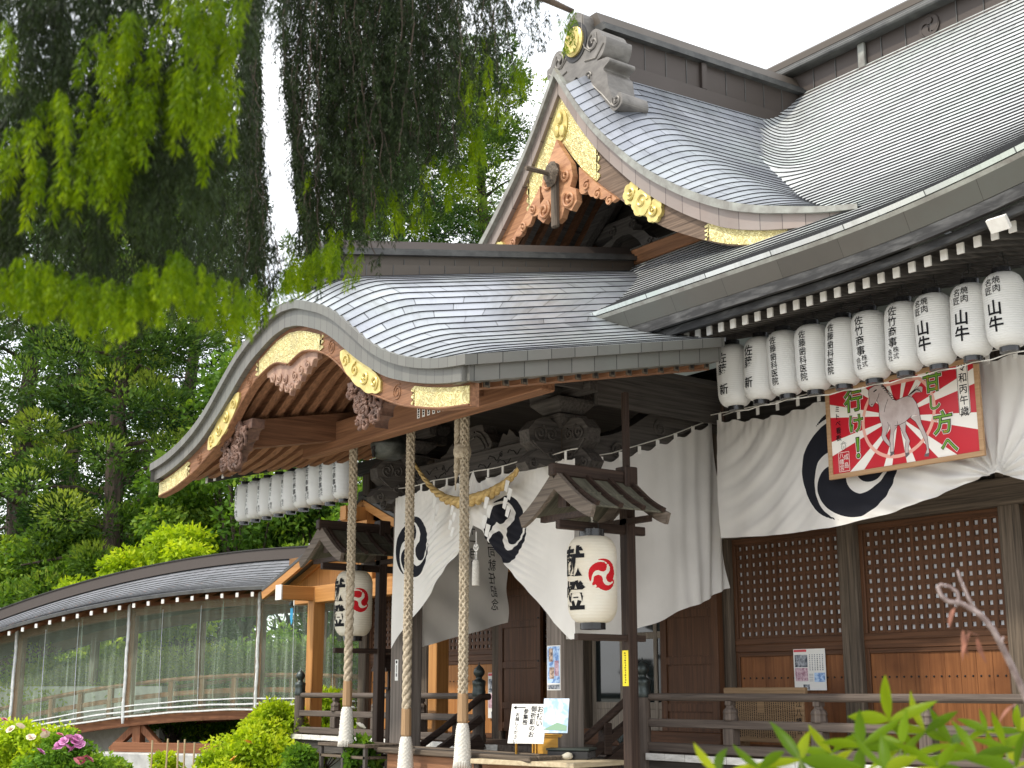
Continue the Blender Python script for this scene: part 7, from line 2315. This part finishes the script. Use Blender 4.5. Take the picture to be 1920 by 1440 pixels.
for cx_, cy_, sx_, sy_, n_ in ((880, 240, 14, 40, 16), (845, 300, 28, 18, 16), (760, 375, 28, 18, 12), (700, 360, 25, 25, 10), (640, 440, 22, 25, 14), (565, 470, 25, 40, 12), (930, 175, 18, 20, 9), (1070, 30, 9, 14, 4), (915, 60, 15, 30, 6), (870, 130, 18, 25, 8), (970, 110, 14, 25, 8), (660, 215, 10, 20, 4), (580, 320, 10, 15, 4)):
    for k in range(n_): new.append((rs.normal(cx_, sx_), rs.normal(cy_, sy_), rs.uniform(4.7, 5.3), rs.uniform(.5, .95)))
C, D, T, L = shoots(new, .15, .044, 120, True)
leaf_mesh('new_foliage', C, D, L*.034, .0042, T, M['lf_new'], hang, 4, .05)
# thin hanging strings of twigs in the middle
old = []; st = MB()
for k in range(330):
    x = rs.choice([rs.uniform(455, 500), rs.uniform(520, 1010), rs.uniform(520, 1010), rs.uniform(560, 860), rs.uniform(560, 860)])
    if 490 < x < 530: continue
    yb = edge(x) + rs.uniform(-170, 0)*(1 if x > 500 else .6); d = rs.uniform(4.7, 6.0)
    y = -150; xx = x; P = []; lean = rs.normal(0, 1.3)
    while y < yb:
        g0, g1 = np.interp(y, [-150, 120, 250, 420], [497, 497, 500, 522]), np.interp(y, [-150, 120, 250, 420], [509, 514, 536, 556])
        if g0-12 < xx < g1+12 and y < 440: xx += -16 if xx < (g0+g1)/2 else 16
        P.append(on_d(xx, y, d)-H0)
        if rs.rand() < .85: old.append((xx + rs.normal(0, 7), y, d + rs.normal(0, .05), rs.uniform(.5, .9)))
        if rs.rand() < .5: old.append((xx + (rs.normal(0, 24) if not 450 < xx < 590 else rs.normal(0, 6)), y + 8, d + rs.normal(0, .10), rs.uniform(.4, .8)))
        y += rs.uniform(12, 22); xx += rs.normal(lean, 4.0)
    if len(P) > 2 and k % 2: st.tube(P, .0022, 4)
st.build('hanging_twig', M['bark'], hang)
C, D, T, L = shoots(old, .085, .044, 34, False)
leaf_mesh('twig_foliage', C, D, L*.032, .0042, T*.9, M['lf_old'], hang, 6, .05)

# ---- leafy plant and bare twig close to the camera, right ----------
M['lf_front'] = leaf_mat('fresh_leaf', (.030, .075, .006), (.10, .17, .004), (.24, .28, .012), .4, .4)
fp = on_d(1640, 1440, 2.9)
fplant = thing('leafy_plant', 'blurred yellow-green leaves of a garden plant close to the camera', 'plant', (fp[0], fp[1], 0))
F0 = np.array((fp[0], fp[1], 0)); rs = np.random.RandomState(9)


def leaflet(mb_, o_, u, s, nrm, L_, W_, tnt, tl):
    """lance-shaped leaf folded a little along its midrib"""
    k = 7; q = np.linspace(0, 1, k); w = W_*np.sin(PI*q**.8)**.9*(1-.15*q); w[-1] = 0; w[0] = .002
    mid = [o_ + u*L_*t_ + nrm*(.10*L_*math.sin(t_*2.6)) - np.array((0, 0, .12*L_*t_*t_)) for t_ in q]
    l_ = [mid[i] - s*w[i] + nrm*w[i]*.35 for i in range(k)]; r_ = [mid[i] + s*w[i] + nrm*w[i]*.35 for i in range(k)]
    mb_.add(mid + l_ + r_, [(i, i+1, k+i+1, k+i) for i in range(k-1)] + [(i, 2*k+i, 2*k+i+1, i+1) for i in range(k-1)])
    tl.extend([tnt]*(3*k))


cl = [(1345, 1448, 2.6, .9), (1425, 1440, 2.7, 1.0), (1500, 1425, 2.7, 1.1), (1560, 1446, 2.7, .9), (1615, 1400, 2.8, 1.1), (1668, 1350, 2.9, 1.15), (1690, 1395, 2.8, 1.0), (1735, 1372, 2.9, .95), (1785, 1395, 2.9, .9), (1830, 1418, 2.8, 1.0), (1885, 1400, 2.9, .9), (1912, 1372, 3.0, .9), (1905, 1440, 2.7, 1.0), (1760, 1442, 2.7, 1.0), (1660, 1442, 2.7, 1.0), (1850, 1372, 3.1, .8), (1560, 1412, 3.0, .9)]
for gi in range(0, len(cl), 1):
    px, py, d, s_ = cl[gi]; o_ = on_d(px, py, d) - F0
    mb = MB(); tl = []; n_ = rs.randint(4, 6); a0 = rs.uniform(0, 6)
    for k in range(n_):
        a = a0 + 2*PI*k/n_ + rs.normal(0, .25); u = _rr*math.cos(a)*1.0 + np.array((0, 0, 1.0))*(math.sin(a)*.65+.28) + _fh*rs.normal(0, .35)
        u /= np.linalg.norm(u); s = np.cross(u, _fh + rs.normal(0, .3, 3)); s /= np.linalg.norm(s); nrm = np.cross(s, u)
        leaflet(mb, o_, u, s, nrm, rs.uniform(.07, .11)*s_, rs.uniform(.0085, .0135)*s_, rs.uniform(.15, 1), tl)
    base = on_d(px + rs.normal(0, 25), 1520, d) - F0
    mb.attr = {'tint': tl}
    mb.build('leaf_cluster', M['lf_front'], fplant, smooth=True)
    mb = MB(); mb.tube([o_, (o_+base)/2 + rs.normal(0, .012, 3), base, np.array((rs.normal(0, .08), rs.normal(0, .08), 0.0))], [.0025, .003, .004, .008], 5); mb.build('stem', plain('stem_green', (.12, .16, .04), .6), fplant) if gi % 2 == 0 else None
M['twig'] = surf('grey_twig', (.13, .09, .085), (.33, .27, .26), .7, 0, (40, 40, 40), bump=.3)
M['dry'] = surf('withered_leaf', (.10, .035, .02), (.26, .10, .06), .7, 0, (40, 40, 40), bump=.3)
tw = thing('bare_twig', 'bare grey twig with a curled tip and withered brown leaves at the right edge', 'twig', tuple(on_d(1960, 1440, 2.9)*np.array((1, 1, 0))))
W0 = np.array(tw.location)
mb = MB()
P = [on_d(x, y, d)-W0 for x, y, d in ((1960, 1400, 2.9), (1925, 1310, 2.9), (1895, 1245, 2.88), (1862, 1180, 2.86), (1838, 1152, 2.85), (1812, 1136, 2.85), (1792, 1126, 2.85))]
mb.tube([np.array((0, 0, 0.0))] + P, [.010, .0075, .007, .0065, .006, .0055, .005, .004], 8)
P = [on_d(x, y, 2.85)-W0 for x, y in ((1800, 1130), (1778, 1128), (1764, 1116), (1758, 1100), (1764, 1096), (1782, 1100), (1794, 1110), (1798, 1124), (1792, 1138))]
mb.tube(P, np.linspace(.005, .003, len(P)), 6)
P = [on_d(x, y, 2.85)-W0 for x, y in ((1832, 1150), (1815, 1120), (1800, 1085), (1795, 1068))]; mb.tube(P, [.004, .0035, .003, .0015], 6)
P = [on_d(x, y, 2.86)-W0 for x, y in ((1880, 1212), (1878, 1200), (1882, 1194))]; mb.tube(P, [.004, .003, .002], 6)
mb.build('twig_stem', M['twig'], tw, smooth=True)
for x, y, L_, a in ((1806, 1182, .05, -1.4), (1818, 1186, .055, -1.9), (1832, 1196, .05, -1.2), (1790, 1140, .04, -1.9), (1812, 1180, .03, -.3), (1905, 1320, .05, -2.4)):
    mb = MB(); tl = []; o_ = on_d(x, y, 2.84)-W0; u = _rr*math.cos(a) + np.array((0, 0, 1))*math.sin(a); s = _rr*math.sin(a)*.6 + _fh*.8; nrm = np.cross(s, u)
    leaflet(mb, o_, u, s, nrm, L_, .007, 0, tl); mb.build('withered_leaf', M['dry'], tw, smooth=True)

# ================================================================== GROUND
M['ground'] = surf('garden_soil', (.05, .055, .03), (.12, .11, .075), .9, 0, (1.5, 1.5, 1.5), bump=.4)
mb = MB(); mb.add([(-400, -400, 0), (400, -400, 0), (400, 400, 0), (-400, 400, 0)], [(0, 1, 2, 3)])
tag(mb.build('ground', M['ground']), kind='structure')
M['paving'] = surf('pale_gravel', (.42, .39, .34), (.60, .565, .50), .9, 0, (9, 9, 9), bump=.4)
mb = MB(); mb.box((-6.5, -34, -.1), (22, -2.1, .02)); tag(mb.build('forecourt', M['paving']), kind='structure')  # out of view; pale warm surface added to bounce light under the roofs
